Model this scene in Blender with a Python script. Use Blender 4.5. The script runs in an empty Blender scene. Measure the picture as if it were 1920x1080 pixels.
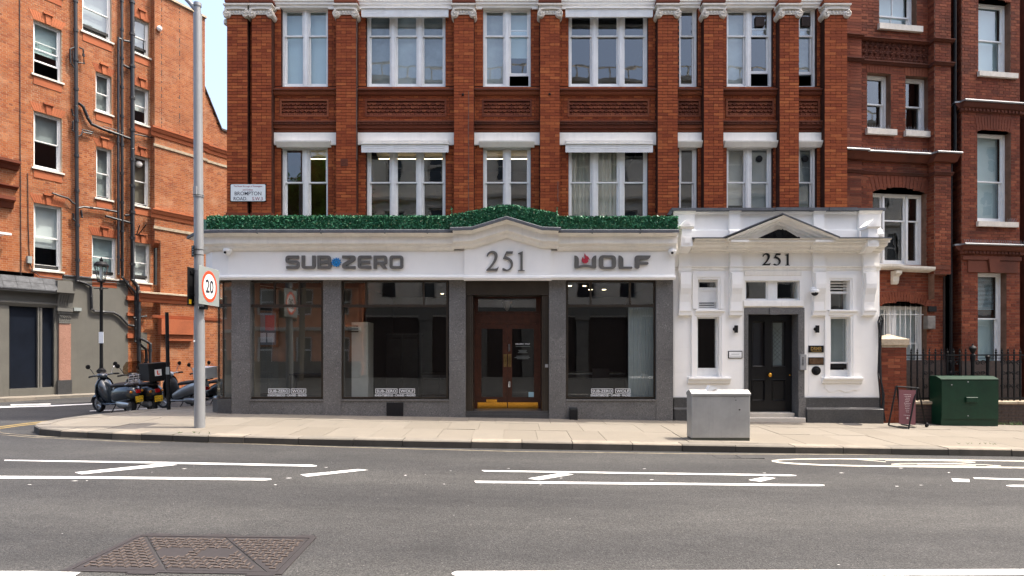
import bpy, math, random
from mathutils import Vector, Matrix
R = math.radians
rnd = random.Random(7)
sc = bpy.context.scene
COL = sc.collection

# ------------------------------------------------------------ camera, sky, sun, exposure
F, HZ, CAMZ = 1100.0, 655.0, 1.685
cam = bpy.data.cameras.new('camera'); cam.sensor_width = 36; cam.lens = F / 1920 * 36
cam.shift_y = (HZ - 540) / 1920; cam.clip_end = 3000; cam.clip_start = 0.1
cam_o = bpy.data.objects.new('camera', cam); COL.objects.link(cam_o)
cam_o.location = (0, 0, CAMZ); cam_o.rotation_euler = (R(90), 0, 0)
sc.camera = cam_o
SUN_EL, SUN_AZ = R(64), R(3.0)          # from the right, three degrees behind the facade
w = bpy.data.worlds.new('World'); sc.world = w; w.use_nodes = True
nt = w.node_tree; bg = nt.nodes['Background']
sky = nt.nodes.new('ShaderNodeTexSky'); sky.sky_type = 'NISHITA'; sky.sun_disc = False
sky.sun_elevation = SUN_EL; sky.sun_rotation = R(90) - SUN_AZ
sky.air_density = 1.0; sky.dust_density = 6.0; sky.ozone_density = 1.0
hs_ = nt.nodes.new('ShaderNodeHueSaturation'); hs_.inputs['Saturation'].default_value = 1.0
nt.links.new(sky.outputs[0], hs_.inputs['Color']); nt.links.new(hs_.outputs[0], bg.inputs[0]); bg.inputs[1].default_value = 0.15
sl = bpy.data.lights.new('sun', 'SUN'); sl.energy = 2.0; sl.angle = R(0.5); sl.color = (1.0, 0.945, 0.86)
so = bpy.data.objects.new('sun', sl); COL.objects.link(so)
sd = Vector((math.cos(SUN_EL) * math.cos(SUN_AZ), math.cos(SUN_EL) * math.sin(SUN_AZ), math.sin(SUN_EL)))
so.rotation_euler = sd.to_track_quat('Z', 'Y').to_euler(); so.location = (0, 0, 60)
sc.view_settings.view_transform = 'Standard'; sc.view_settings.look = 'None'
sc.view_settings.gamma = 1; sc.view_settings.use_curve_mapping = False
sc.view_settings.exposure = 1.78
sc.cycles.max_bounces = 8; sc.cycles.transparent_max_bounces = 12

# ------------------------------------------------------------ materials
def node_mat(name):
    m = bpy.data.materials.new(name); m.use_nodes = True
    return m, m.node_tree, m.node_tree.nodes['Principled BSDF']
def N(t, typ, **kw):
    n = t.nodes.new(typ)
    for k, v in kw.items(): setattr(n, k, v)
    return n
def ramp(t, src, stops):
    r = N(t, 'ShaderNodeValToRGB'); e = r.color_ramp.elements
    while len(e) > 1: e.remove(e[-1])
    e[0].position, e[0].color = stops[0][0], (*stops[0][1], 1)
    for p, c in stops[1:]:
        q = e.new(p); q.color = (*c, 1)
    t.links.new(src, r.inputs[0]); return r.outputs[0]
def noise(t, scale, detail=4, rough=.6, vec=None, dim='3D'):
    n = N(t, 'ShaderNodeTexNoise'); n.inputs['Scale'].default_value = scale
    n.inputs['Detail'].default_value = detail; n.inputs['Roughness'].default_value = rough
    if vec: t.links.new(vec, n.inputs['Vector'])
    return n.outputs[0]
def pos(t): return N(t, 'ShaderNodeNewGeometry').outputs['Position']
def scaled(t, vec, s):
    m = N(t, 'ShaderNodeMapping'); m.inputs['Scale'].default_value = s; t.links.new(vec, m.inputs[0]); return m.outputs[0]
def mixc(t, a, b, fac, mode='MIX'):
    m = N(t, 'ShaderNodeMix', data_type='RGBA', blend_type=mode)
    for sock, val in ((m.inputs[0], fac), (m.inputs[6], a), (m.inputs[7], b)):
        if isinstance(val, (int, float)): sock.default_value = val
        elif isinstance(val, tuple): sock.default_value = (*val, 1)
        else: t.links.new(val, sock)
    return m.outputs[2]
def math_n(t, op, a, b=0.0):
    m = N(t, 'ShaderNodeMath', operation=op)
    for i, val in enumerate((a, b)):
        if isinstance(val, (int, float)): m.inputs[i].default_value = val
        else: t.links.new(val, m.inputs[i])
    return m.outputs[0]
def bump(t, p, h, strength=.3, dist=.01):
    b = N(t, 'ShaderNodeBump'); b.inputs['Strength'].default_value = strength; b.inputs['Distance'].default_value = dist
    t.links.new(h, b.inputs['Height']); t.links.new(b.outputs[0], p.inputs['Normal'])
def plain(name, col, rough=.5, metal=0, var=.18, scale=3.0, bumpy=0, bscale=60, spec=.5, fine=0, coat=0, streak=0):
    m, t, p = node_mat(name); g = pos(t)
    n1 = noise(t, scale, 5, .65, g)
    lo = tuple(c * (1 - var) for c in col); hi = tuple(min(1, c * (1 + var * .7)) for c in col)
    c = ramp(t, n1, [(.3, lo), (.7, hi)])
    if streak:
        n3 = noise(t, 1, 5, .6, scaled(t, g, (14, 14, .9)))
        c = mixc(t, c, tuple(x * .55 for x in col), math_n(t, 'MULTIPLY', ramp(t, n3, [(.5, (0, 0, 0)), (.8, (1, 1, 1))]), streak))
    if fine:
        n2 = noise(t, 260, 2, .5, g)
        c = mixc(t, c, ramp(t, n2, [(.3, tuple(x * (1 - fine) for x in col)), (.7, tuple(min(1, x * (1 + fine)) for x in col))]), .55)
    t.links.new(c, p.inputs['Base Color'])
    p.inputs['Roughness'].default_value = rough; p.inputs['Metallic'].default_value = metal
    p.inputs['Specular IOR Level'].default_value = spec
    if coat: p.inputs['Coat Weight'].default_value = coat; p.inputs['Coat Roughness'].default_value = .08
    if bumpy: bump(t, p, noise(t, bscale, 4, .6, g), bumpy)
    return m
def brick_mat(name, stops, soot=(.03, .014, .01), sootamt=.35, pale=None, paleamt=0, rough=.85):
    m, t, p = node_mat(name); g = pos(t)
    a = N(t, 'ShaderNodeAttribute', attribute_name='tone').outputs['Fac']
    oi = N(t, 'ShaderNodeObjectInfo').outputs['Random']
    tone = math_n(t, 'FRACT', math_n(t, 'ADD', a, math_n(t, 'MULTIPLY', oi, 1.0)))
    c = ramp(t, tone, stops)
    big = noise(t, .9, 5, .65, g)
    c = mixc(t, c, soot, math_n(t, 'MULTIPLY', ramp(t, big, [(.46, (0, 0, 0)), (.72, (1, 1, 1))]), sootamt))
    if pale:
        pn = noise(t, 1.5, 6, .75, g)
        c = mixc(t, c, pale, math_n(t, 'MULTIPLY', ramp(t, pn, [(.52, (0, 0, 0)), (.7, (1, 1, 1))]), paleamt))
    f = noise(t, 45, 4, .7, g)
    c = mixc(t, c, ramp(t, f, [(.3, (.55, .55, .55)), (.7, (1.25, 1.25, 1.25))]), .5, 'MULTIPLY')
    t.links.new(c, p.inputs['Base Color']); p.inputs['Roughness'].default_value = rough
    p.inputs['Specular IOR Level'].default_value = .25
    bump(t, p, f, .35, .004)
    return m
def glass_mat(name, tint=(.92, .96, .95), base=.075, wav=.004):
    m = bpy.data.materials.new(name); m.use_nodes = True; t = m.node_tree; t.nodes.clear()
    out = N(t, 'ShaderNodeOutputMaterial'); tr = N(t, 'ShaderNodeBsdfTransparent'); gl = N(t, 'ShaderNodeBsdfGlossy')
    tr.inputs[0].default_value = (*tint, 1); gl.inputs['Roughness'].default_value = 0.01
    gl.inputs[0].default_value = (.98, 1, 1, 1)
    geo = N(t, 'ShaderNodeNewGeometry')
    d = N(t, 'ShaderNodeVectorMath', operation='DOT_PRODUCT'); t.links.new(geo.outputs['Incoming'], d.inputs[0]); t.links.new(geo.outputs['Normal'], d.inputs[1])
    c = math_n(t, 'SUBTRACT', 1, math_n(t, 'ABSOLUTE', d.outputs['Value']))
    fr = math_n(t, 'ADD', base, math_n(t, 'MULTIPLY', math_n(t, 'POWER', c, 5), 1 - base))
    mx = N(t, 'ShaderNodeMixShader'); t.links.new(fr, mx.inputs[0]); t.links.new(tr.outputs[0], mx.inputs[1]); t.links.new(gl.outputs[0], mx.inputs[2])
    b = N(t, 'ShaderNodeBump'); b.inputs['Strength'].default_value = .5; b.inputs['Distance'].default_value = wav
    t.links.new(noise(t, 1.6, 2, .4, geo.outputs['Position']), b.inputs['Height']); t.links.new(b.outputs[0], gl.inputs['Normal'])
    t.links.new(mx.outputs[0], out.inputs[0]); return m
def emit_mat(name, col, s):
    m = bpy.data.materials.new(name); m.use_nodes = True; t = m.node_tree; t.nodes.clear()
    out = N(t, 'ShaderNodeOutputMaterial'); e = N(t, 'ShaderNodeEmission'); e.inputs[0].default_value = (*col, 1); e.inputs[1].default_value = s
    t.links.new(e.outputs[0], out.inputs[0]); return m

M = {}
def worn_paint():
    m, t, p = node_mat('white_road_paint'); g = pos(t)
    c = ramp(t, noise(t, 9, 5, .7, g), [(.3, (.55, .54, .51)), (.7, (.78, .77, .74))])
    chip = noise(t, 34, 5, .75, g); lane = noise(t, 1.3, 3, .5, g)
    f = math_n(t, 'ADD', chip, math_n(t, 'MULTIPLY', math_n(t, 'SUBTRACT', lane, .5), .35))
    c = mixc(t, c, (.10, .098, .094), ramp(t, f, [(.60, (0, 0, 0)), (.66, (1, 1, 1))]))
    t.links.new(c, p.inputs['Base Color']); p.inputs['Roughness'].default_value = .8; p.inputs['Specular IOR Level'].default_value = .2
    return m
M['brick'] = brick_mat('red_brick', [(0, (.20, .041, .014)), (.3, (.25, .055, .018)), (.6, (.285, .067, .021)), (.85, (.325, .081, .025)), (1, (.375, .107, .033))], sootamt=.12)
M['mortar'] = plain('dark_mortar', (.055, .022, .015), .95, var=.3, spec=.1)
M['brick_orange'] = brick_mat('orange_brick', [(0, (.25, .072, .027)), (.25, (.30, .097, .036)), (.6, (.34, .118, .044)), (.9, (.375, .140, .054)), (1, (.20, .062, .027))], soot=(.10, .035, .02), sootamt=.35, pale=(.50, .30, .18), paleamt=.45)
M['mortar_pale'] = plain('pale_mortar', (.42, .31, .215), .95, var=.35, scale=1.2, spec=.1)
M['brick_dark'] = brick_mat('sooty_brick', [(0, (.125, .029, .014)), (.4, (.175, .042, .020)), (.8, (.22, .058, .026)), (1, (.265, .080, .038))], soot=(.03, .015, .011), sootamt=.6)
M['mortar_mid'] = plain('weathered_mortar', (.17, .10, .07), .95, var=.4, spec=.1)
M['rubbed'] = brick_mat('rubbed_brick', [(0, (.30, .082, .034)), (1, (.41, .13, .055))], sootamt=.3)
M['terracotta'] = brick_mat('terracotta', [(0, (.14, .038, .02)), (.5, (.19, .052, .025)), (1, (.25, .075, .034))], sootamt=.45)
M['terracotta_dark'] = brick_mat('dark_terracotta', [(0, (.09, .028, .017)), (1, (.16, .048, .026))], sootamt=.7)
M['white'] = plain('white_render_paint', (.86, .842, .80), .6, var=.06, scale=2.5, streak=.12, fine=.03)
M['cream'] = plain('cream_paint', (.84, .81, .745), .6, var=.08, scale=2.5, streak=.2)
M['frame_white'] = plain('white_window_paint', (.76, .76, .74), .4, var=.08, scale=5, streak=.10)
M['stone'] = plain('painted_stone', (.62, .57, .49), .7, var=.15, scale=9, bumpy=.2, bscale=40, streak=.25)
M['lead'] = plain('lead_flashing', (.085, .09, .10), .75, 0, var=.25, scale=4, streak=.3)
def granite(name, base, dark, light, rough, joints=True):
    m, t, p = node_mat(name); g = pos(t)
    v = N(t, 'ShaderNodeTexVoronoi'); v.inputs['Scale'].default_value = 52; t.links.new(g, v.inputs['Vector'])
    n = noise(t, 60, 4, .75, g)
    c = ramp(t, v.outputs['Color'], [(.1, dark), (.45, base), (.8, base), (1, light)])
    c = mixc(t, c, ramp(t, n, [(.35, dark), (.65, light)]), .35)
    c = mixc(t, c, tuple(x * .5 for x in base), math_n(t, 'MULTIPLY', ramp(t, noise(t, 1.3, 5, .6, g), [(.4, (0, 0, 0)), (.75, (1, 1, 1))]), .5))
    t.links.new(c, p.inputs['Base Color']); p.inputs['Roughness'].default_value = rough; return m
M['granite'] = granite('grey_granite', (.115, .11, .105), (.025, .025, .026), (.34, .33, .32), .38)
M['granite_dark'] = granite('dark_granite', (.05, .05, .05), (.018, .018, .02), (.13, .13, .13), .4)
M['granite_pink'] = granite('pink_granite', (.36, .18, .125), (.18, .085, .06), (.52, .34, .26), .45)
M['bronze'] = plain('dark_bronze_frame', (.045, .036, .028), .35, .5, var=.2)
M['mahogany'] = plain('mahogany', (.060, .018, .009), .35, var=.4, scale=8, spec=.35)
M['brass'] = plain('polished_brass', (.72, .36, .055), .24, 1, var=.15, scale=6)
M['black'] = plain('black_gloss_paint', (.006, .006, .007), .32, var=.2, spec=.35)
M['iron'] = plain('black_iron', (.005, .005, .0055), .6, spec=.25, var=.3, scale=12)
M['pipe'] = plain('dark_pipe_paint', (.013, .014, .017), .45, var=.4, scale=8)
M['rubber'] = plain('rubber', (.015, .015, .016), .8, var=.3)
M['plastic_black'] = plain('black_plastic', (.008, .008, .009), .55, spec=.25)
M['steel'] = plain('galvanised_steel', (.30, .305, .31), .5, .4, var=.12, scale=3, streak=.15)
M['pole'] = plain('grey_lamp_post_paint', (.245, .252, .258), .5, .1, var=.08, scale=3, streak=.2)
M['chrome'] = plain('chrome', (.7, .7, .72), .12, 1, var=.05)
M['cabinet_grey'] = plain('grey_cabinet_paint', (.38, .38, .37), .42, .35, var=.16, scale=2.2, streak=.35)
M['green'] = plain('green_cabinet_paint', (.004, .031, .015), .42, var=.25, scale=3, streak=.4, spec=.35)
M['olive_base'] = plain('olive_base', (.055, .058, .042), .7)
M['render_grey'] = plain('grey_render', (.115, .109, .092), .7, var=.12, scale=1.5, streak=.2)
M['render_dark'] = plain('dark_grey_paint', (.125, .12, .105), .6, var=.12, scale=2, streak=.15)
M['navy'] = plain('navy_panel', (.008, .011, .018), .3, var=.3, scale=2)
M['letter'] = plain('brushed_metal_letter', (.14, .135, .125), .45, .4, var=.12)
M['letter_side'] = M['letter']
M['blue'] = plain('blue_enamel', (.01, .20, .50), .4, var=.05)
M['redpaint'] = plain('red_enamel', (.42, .02, .045), .4, var=.06)
M['sign_red'] = plain('sign_red', (.80, .07, .022), .45, var=.03)
M['sign_white'] = plain('sign_white', (.82, .82, .80), .45, var=.03)
M['sign_grey'] = plain('sign_grey_back', (.26, .285, .275), .5, var=.04)
M['ink'] = plain('sign_black', (.02, .02, .035), .5)
M['maroon'] = plain('sign_maroon', (.25, .03, .05), .5)
M['plate_grey'] = plain('name_plate_enamel', (.66, .70, .71), .35, var=.05)
M['yellow_plate'] = plain('yellow_plate', (.92, .56, .01), .5, var=.05)
M['yellow'] = plain('yellow_road_paint', (.25, .18, .075), .8, var=.4, scale=20, spec=.2)
M['road_white'] = worn_paint()
M['leaf'] = brick_mat('hedge_leaf', [(0, (.018, .10, .052)), (.5, (.042, .19, .094)), (.90, (.075, .27, .135)), (.97, (.16, .36, .19)), (1, (.42, .48, .30))], soot=(.008, .04, .022), sootamt=.15, rough=.38)
M['tree_leaf'] = brick_mat('tree_leaf', [(0, (.06, .16, .02)), (.6, (.13, .30, .04)), (1, (.26, .42, .08))], soot=(.01, .03, .008), sootamt=.2, rough=.55)
M['bark'] = plain('bark', (.10, .08, .06), .9, bumpy=.5, bscale=25)
M['glass'] = glass_mat('window_glass', base=.12)
M['glass_shop'] = glass_mat('shop_glass', (.88, .91, .90), .10, .0012)
M['glass_smoke'] = glass_mat('smoked_glass', (.42, .30, .20), .06, .001)
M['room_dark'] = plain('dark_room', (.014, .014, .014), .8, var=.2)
M['room_beige'] = plain('beige_room', (.15, .13, .10), .8, var=.08)
M['room_light'] = plain('pale_room', (.55, .52, .46), .8, var=.08)
M['blind'] = plain('pale_blind', (.62, .65, .65), .75, var=.06, scale=1.2)
M['blind_blue'] = plain('blue_grey_blind', (.40, .50, .51), .75, var=.06, scale=1.2)
M['blind_grey'] = plain('grey_net', (.24, .27, .27), .8, var=.15, scale=1.0)
M['curtain'] = plain('cream_curtain', (.60, .57, .48), .8, var=.06)
M['glow'] = emit_mat('warm_lit_strip', (1, .74, .42), 1.6)
M['spot'] = emit_mat('ceiling_spot', (1, .80, .5), 3.0)
M['tail'] = plain('tail_light_red', (.45, .01, .012), .2, coat=.4)
M['amber'] = plain('amber_lens', (.7, .25, .03), .2)
M['scooter_grey'] = plain('slate_scooter_paint', (.032, .042, .052), .22, .2, var=.06, coat=.8)
M['scooter_black'] = plain('black_scooter_paint', (.006, .006, .008), .3, var=.06, coat=.6)
M['scooter_silver'] = plain('silver_scooter_paint', (.40, .42, .43), .28, .4, var=.06, coat=.5)
M['seat'] = plain('brown_black_seat', (.030, .022, .020), .6)
M['alu'] = plain('aluminium', (.48, .48, .48), .35, .8, var=.15)
M['aboard'] = plain('dusty_pink_board', (.20, .075, .085), .6, var=.06)
M['print_pale'] = plain('pale_print', (.62, .55, .53), .6)
M['brass_dark'] = plain('brown_brass_plaque', (.20, .12, .07), .3, .7, var=.4, scale=9)
M['gold'] = plain('gold_lettering', (.50, .32, .10), .4, .6)
M['white_decal'] = plain('white_decal', (.8, .8, .8), .6, var=.02)
M['plant'] = plain('weed_green', (.07, .13, .03), .7)
M['step'] = plain('stone_step', (.50, .45, .38), .8, var=.15, scale=5, fine=.15)
M['lime'] = plain('weathered_coping', (.42, .34, .24), .9, var=.3, scale=8, bumpy=.3)
M['clay'] = plain('dark_brown_brick', (.045, .03, .024), .85, var=.4, scale=14)
M['opp_stone'] = plain('opposite_stone', (.66, .61, .52), .8, var=.15, scale=1, streak=.3)
M['opp_brick'] = plain('opposite_brick', (.58, .20, .09), .85, var=.25, scale=2)
M['yellow_worn'] = plain('worn_cream_road_paint', (.19, .165, .125), .85, var=.4, scale=6, spec=.2)
M['flank'] = plain('flank_brick', (.12, .04, .02), .85, var=.3, scale=2)
M['opp_dark'] = plain('opposite_window', (.03, .035, .04), .15)
M['cover_iron'] = plain('rusty_iron_cover', (.042, .037, .037), .6, .3, var=.3, scale=14, fine=.25)
def asphalt():
    m, t, p = node_mat('asphalt'); g = pos(t)
    v = N(t, 'ShaderNodeTexVoronoi'); v.inputs['Scale'].default_value = 95; t.links.new(g, v.inputs['Vector'])
    v2 = noise(t, 55, 5, .8, g)
    c = ramp(t, v.outputs['Color'], [(0, (.018, .018, .018)), (.35, (.044, .0435, .043)), (.7, (.062, .061, .059)), (.93, (.085, .083, .079)), (1, (.21, .20, .185))])
    c = mixc(t, c, ramp(t, v2, [(.35, (.55, .55, .55)), (.65, (1.3, 1.3, 1.3))]), .8, 'MULTIPLY')
    big = noise(t, .5, 5, .6, scaled(t, g, (.45, 1.6, 1)))
    c = mixc(t, c, ramp(t, big, [(.3, (.74, .74, .75)), (.7, (1.15, 1.14, 1.12))]), 1.0, 'MULTIPLY')
    mid = noise(t, 4, 6, .75, scaled(t, g, (.4, 1, 1)))
    c = mixc(t, c, ramp(t, mid, [(.35, (.8, .8, .8)), (.65, (1.1, 1.1, 1.1))]), .8, 'MULTIPLY')
    lane = N(t, 'ShaderNodeTexWave', wave_type='BANDS', bands_direction='Y'); lane.inputs['Scale'].default_value = .17; lane.inputs['Distortion'].default_value = 1.2; lane.inputs['Detail'].default_value = 2; t.links.new(g, lane.inputs['Vector'])
    c = mixc(t, c, ramp(t, lane.outputs['Fac'], [(.2, (.86, .86, .87)), (.8, (1.08, 1.075, 1.06))]), .9, 'MULTIPLY')
    # dark worn cracks and patches
    cr = noise(t, 1.1, 7, .75, scaled(t, g, (.5, 2.4, 1)))
    c = mixc(t, c, (.035, .035, .036), math_n(t, 'MULTIPLY', ramp(t, cr, [(.66, (0, 0, 0)), (.75, (1, 1, 1))]), .55))
    t.links.new(c, p.inputs['Base Color']); p.inputs['Roughness'].default_value = .82; p.inputs['Specular IOR Level'].default_value = .3
    bump(t, p, math_n(t, 'ADD', v.outputs['Distance'], v2), .6, .006)
    return m
M['asphalt'] = asphalt()
def slab_mat(name, stops, stain, amt):
    m, t, p = node_mat(name); g = pos(t)
    oi = N(t, 'ShaderNodeObjectInfo').outputs['Random']
    c = ramp(t, oi, stops)
    c = mixc(t, c, stain, math_n(t, 'MULTIPLY', ramp(t, noise(t, 2.3, 7, .7, g), [(.42, (0, 0, 0)), (.75, (1, 1, 1))]), amt))
    f = noise(t, 130, 4, .7, g)
    c = mixc(t, c, ramp(t, f, [(.3, (.7, .7, .7)), (.7, (1.18, 1.18, 1.18))]), .6, 'MULTIPLY')
    sp = noise(t, 22, 3, .6, g)
    c = mixc(t, c, (.09, .08, .07), math_n(t, 'MULTIPLY', ramp(t, sp, [(.68, (0, 0, 0)), (.74, (1, 1, 1))]), .5))
    t.links.new(c, p.inputs['Base Color']); p.inputs['Roughness'].default_value = .85; p.inputs['Specular IOR Level'].default_value = .25
    bump(t, p, f, .25, .003); return m
M['slab'] = slab_mat('york_stone_slab', [(0, (.186, .163, .130)), (.5, (.200, .176, .141)), (1, (.214, .189, .153))], (.165, .147, .122), .45)
M['slab_joint'] = plain('sandy_joint', (.155, .135, .108), .95, var=.3, scale=8)
M['kerb_face'] = slab_mat('dirty_shaded_kerb_face', [(0, (.045, .041, .035)), (.5, (.07, .064, .054)), (1, (.10, .09, .075))], (.03, .028, .024), .6)  # kerb fronts: dirt, with their shade also put into the colour
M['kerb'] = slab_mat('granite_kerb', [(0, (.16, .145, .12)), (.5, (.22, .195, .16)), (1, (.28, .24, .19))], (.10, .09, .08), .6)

# ------------------------------------------------------------ mesh helpers
class Frame:
    """A vertical wall: u along it, d out of it, z up."""
    def __init__(s, o, dirv):
        s.o = Vector((o[0], o[1], 0)); s.t = Vector((dirv[0], dirv[1], 0)).normalized()
        s.n = Vector((s.t.y, -s.t.x, 0)); s.ang = math.atan2(s.t.y, s.t.x)
    def pt(s, u, d, z):
        p = s.o + s.t * u + s.n * d; return (p.x, p.y, z)
    def uz(s, px, py, d=0):
        rx, rz = (px - 960) / F, (HZ - py) / F
        q = s.o + s.n * d
        # ray (rx,1)*k = q + t*u
        det = rx * -s.t.y + s.t.x
        k = (q.x * -s.t.y + s.t.x * q.y) / det
        u = ((rx * k - q.x) * s.t.x + (k - q.y) * s.t.y)
        return u, CAMZ + rz * k
    def u(s, px, d=0): return s.uz(px, 0, d)[0]
    def z(s, py, d=0, px=960): return s.uz(px, py, d)[1]
    def rect(s, x0, y0, x1, y1, d=0):
        """pixel rectangle measured at its left edge -> u0,u1,z0,z1"""
        u0, zt = s.uz(x0, y0, d); _, zb = s.uz(x0, y1, d); u1 = s.u(x1, d); return u0, u1, zb, zt
class World(Frame):
    def __init__(s): super().__init__((0, 0), (1, 0))
W0 = World()
W0.pt = lambda u, d, z: (u, d, z)     # plain x, y, z

class MB:
    def __init__(s): s.v = []; s.f = []; s.t = []; s.mi = []; s.m = 0
    def face(s, pts, tone=0.0):
        i = len(s.v); s.v += [tuple(p) for p in pts]; s.f.append(tuple(range(i, i + len(pts)))); s.t.append(tone); s.mi.append(s.m)
    def mesh(s, vs, fs, tone=0.0):
        i = len(s.v); s.v += [tuple(p) for p in vs]
        for q in fs: s.f.append(tuple(i + k for k in q)); s.t.append(tone); s.mi.append(s.m)
    def box(s, fr, u0, u1, d0, d1, z0, z1, tone=0.0, ch=0):
        if u1 < u0: u0, u1 = u1, u0
        if d1 < d0: d0, d1 = d1, d0
        if z1 < z0: z0, z1 = z1, z0
        if ch:
            c = ch; a = []
            for d, e in ((d0, 0), (d1 - c, 0), (d1, c)):
                a += [fr.pt(u0 + e, d, z0 + e), fr.pt(u1 - e, d, z0 + e), fr.pt(u1 - e, d, z1 - e), fr.pt(u0 + e, d, z1 - e)]
            fs = [(3, 2, 1, 0), (8, 9, 10, 11)]
            for b in (0, 4):
                fs += [(b + k, b + (k + 1) % 4, b + 4 + (k + 1) % 4, b + 4 + k) for k in range(4)]
            s.mesh(a, fs, tone); return
        p = [fr.pt(u, d, z) for z in (z0, z1) for d in (d0, d1) for u in (u0, u1)]
        s.mesh(p, [(0, 1, 3, 2), (4, 6, 7, 5), (0, 4, 5, 1), (2, 3, 7, 6), (0, 2, 6, 4), (1, 5, 7, 3)], tone)
    def quad(s, fr, u0, u1, z0, z1, d, tone=0.0, tilt=(0, 0)):
        s.face([fr.pt(u0, d - tilt[0], z0), fr.pt(u1, d + tilt[0], z0 + 0), fr.pt(u1, d + tilt[0] + tilt[1], z1), fr.pt(u0, d - tilt[0] + tilt[1], z1)], tone)
    def sweep(s, fr, prof, path, caps=True):
        """prof (d,z) carried along path (u,zoff) in a wall's plane"""
        n = len(prof); vs = [fr.pt(u, d, z + zo) for u, zo in path for d, z in prof]
        fs = []
        for i in range(len(path) - 1):
            for k in range(n - 1): fs.append((i * n + k, (i + 1) * n + k, (i + 1) * n + k + 1, i * n + k + 1))
        if caps: fs += [tuple(range(n)), tuple(range(len(vs) - n, len(vs)))]
        s.mesh(vs, fs)
    def plan(s, prof, path, caps=True):
        """prof (d,z) carried along a plan path (x,y); d is offset to the right-hand side of travel reversed (outward = left of travel)"""
        pts = [Vector(p) for p in path]; n = len(prof); vs = []
        for i, p in enumerate(pts):
            a = (pts[i] - pts[i - 1]).normalized() if i else None
            b = (pts[i + 1] - pts[i]).normalized() if i < len(pts) - 1 else None
            a = a or b; b = b or a
            na, nb = Vector((-a.y, a.x)), Vector((-b.y, b.x)); m = (na + nb).normalized(); m = m / max(.35, m.dot(na))
            for d, z in prof: vs.append((p.x + m.x * d, p.y + m.y * d, z))
        fs = []
        for i in range(len(pts) - 1):
            for k in range(n - 1): fs.append((i * n + k, (i + 1) * n + k, (i + 1) * n + k + 1, i * n + k + 1))
        if caps: fs += [tuple(range(n)), tuple(range(len(vs) - n, len(vs)))]
        s.mesh(vs, fs)
    def tube(s, path, r, seg=8, caps=True, r1=None):
        pts = [Vector(p) for p in path]; vs = []; fs = []; n = len(pts)
        up = Vector((0, 0, 1))
        for i, p in enumerate(pts):
            a = (pts[min(i + 1, n - 1)] - pts[max(i - 1, 0)]).normalized()
            x = a.cross(up if abs(a.z) < .95 else Vector((0, 1, 0))).normalized(); y = a.cross(x)
            rr = r if r1 is None else r + (r1 - r) * i / (n - 1)
            for k in range(seg):
                th = 2 * math.pi * k / seg; q = p + x * (rr * math.cos(th)) + y * (rr * math.sin(th)); vs.append(q)
        for i in range(n - 1):
            for k in range(seg): fs.append((i * seg + k, i * seg + (k + 1) % seg, (i + 1) * seg + (k + 1) % seg, (i + 1) * seg + k))
        if caps: fs += [tuple(range(seg))[::-1], tuple(range((n - 1) * seg, n * seg))]
        s.mesh(vs, fs)
    def lathe(s, c, prof, seg=16, axis='z'):
        """prof (r,h) round a point; axis z, or a Vector"""
        ax = Vector((0, 0, 1)) if axis == 'z' else Vector(axis).normalized()
        x = ax.cross(Vector((0, 1, 0)) if abs(ax.y) < .9 else Vector((1, 0, 0))).normalized(); y = ax.cross(x); c = Vector(c)
        vs = []; fs = []
        for r, h in prof:
            for k in range(seg):
                th = 2 * math.pi * k / seg; vs.append(c + ax * h + x * (r * math.cos(th)) + y * (r * math.sin(th)))
        for i in range(len(prof) - 1):
            for k in range(seg): fs.append((i * seg + k, i * seg + (k + 1) % seg, (i + 1) * seg + (k + 1) % seg, (i + 1) * seg + k))
        fs += [tuple(range(seg))[::-1], tuple(range(len(vs) - seg, len(vs)))]
        s.mesh(vs, fs)
    def loft(s, secs, seg=14, e=2.4):
        """secs: (x, yc, zc, half width, half height) rings across x"""
        vs = []; fs = []
        for x, yc, zc, hw, hh in secs:
            for k in range(seg):
                th = 2 * math.pi * k / seg; c, n = math.cos(th), math.sin(th)
                vs.append((x, yc + hw * math.copysign(abs(c) ** (2 / e), c), zc + hh * math.copysign(abs(n) ** (2 / e), n)))
        for i in range(len(secs) - 1):
            for k in range(seg): fs.append((i * seg + k, i * seg + (k + 1) % seg, (i + 1) * seg + (k + 1) % seg, (i + 1) * seg + k))
        fs += [tuple(range(seg))[::-1], tuple(range(len(vs) - seg, len(vs)))]
        s.mesh(vs, fs)
    def prism(s, pts2, lo, hi, fn):
        """a 2-D outline given thickness; fn(a,b,h)->xyz"""
        n = len(pts2); vs = [fn(a, b, lo) for a, b in pts2] + [fn(a, b, hi) for a, b in pts2]
        s.mesh(vs, [tuple(range(n))[::-1], tuple(range(n, 2 * n))] + [(k, (k + 1) % n, n + (k + 1) % n, n + k) for k in range(n)])
    def cut(s): s.cuts = getattr(s, 'cuts', []) + [(len(s.v), len(s.f))]
    def pieces(s):
        out = []; pv = pf = 0
        for v, f in getattr(s, 'cuts', []) + [(len(s.v), len(s.f))]:
            if f > pf:
                q = MB(); q.v = s.v[pv:v]; q.f = [tuple(k - pv for k in t) for t in s.f[pf:f]]; q.t = s.t[pf:f]; q.mi = s.mi[pf:f]; out.append(q)
            pv, pf = v, f
        return out
    def data(s, name, mats, smooth=0, tones=False):
        me = bpy.data.meshes.new(name); me.from_pydata(s.v, [], s.f)
        for m in (mats if isinstance(mats, (list, tuple)) else [mats]): me.materials.append(m)
        if any(s.mi): me.polygons.foreach_set('material_index', s.mi)
        if tones:
            a = me.attributes.new('tone', 'FLOAT', 'FACE'); a.data.foreach_set('value', s.t)
        me.validate(); me.update()
        if smooth:
            me.polygons.foreach_set('use_smooth', [True] * len(me.polygons)); me.set_sharp_from_angle(angle=R(smooth))
        return me

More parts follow.
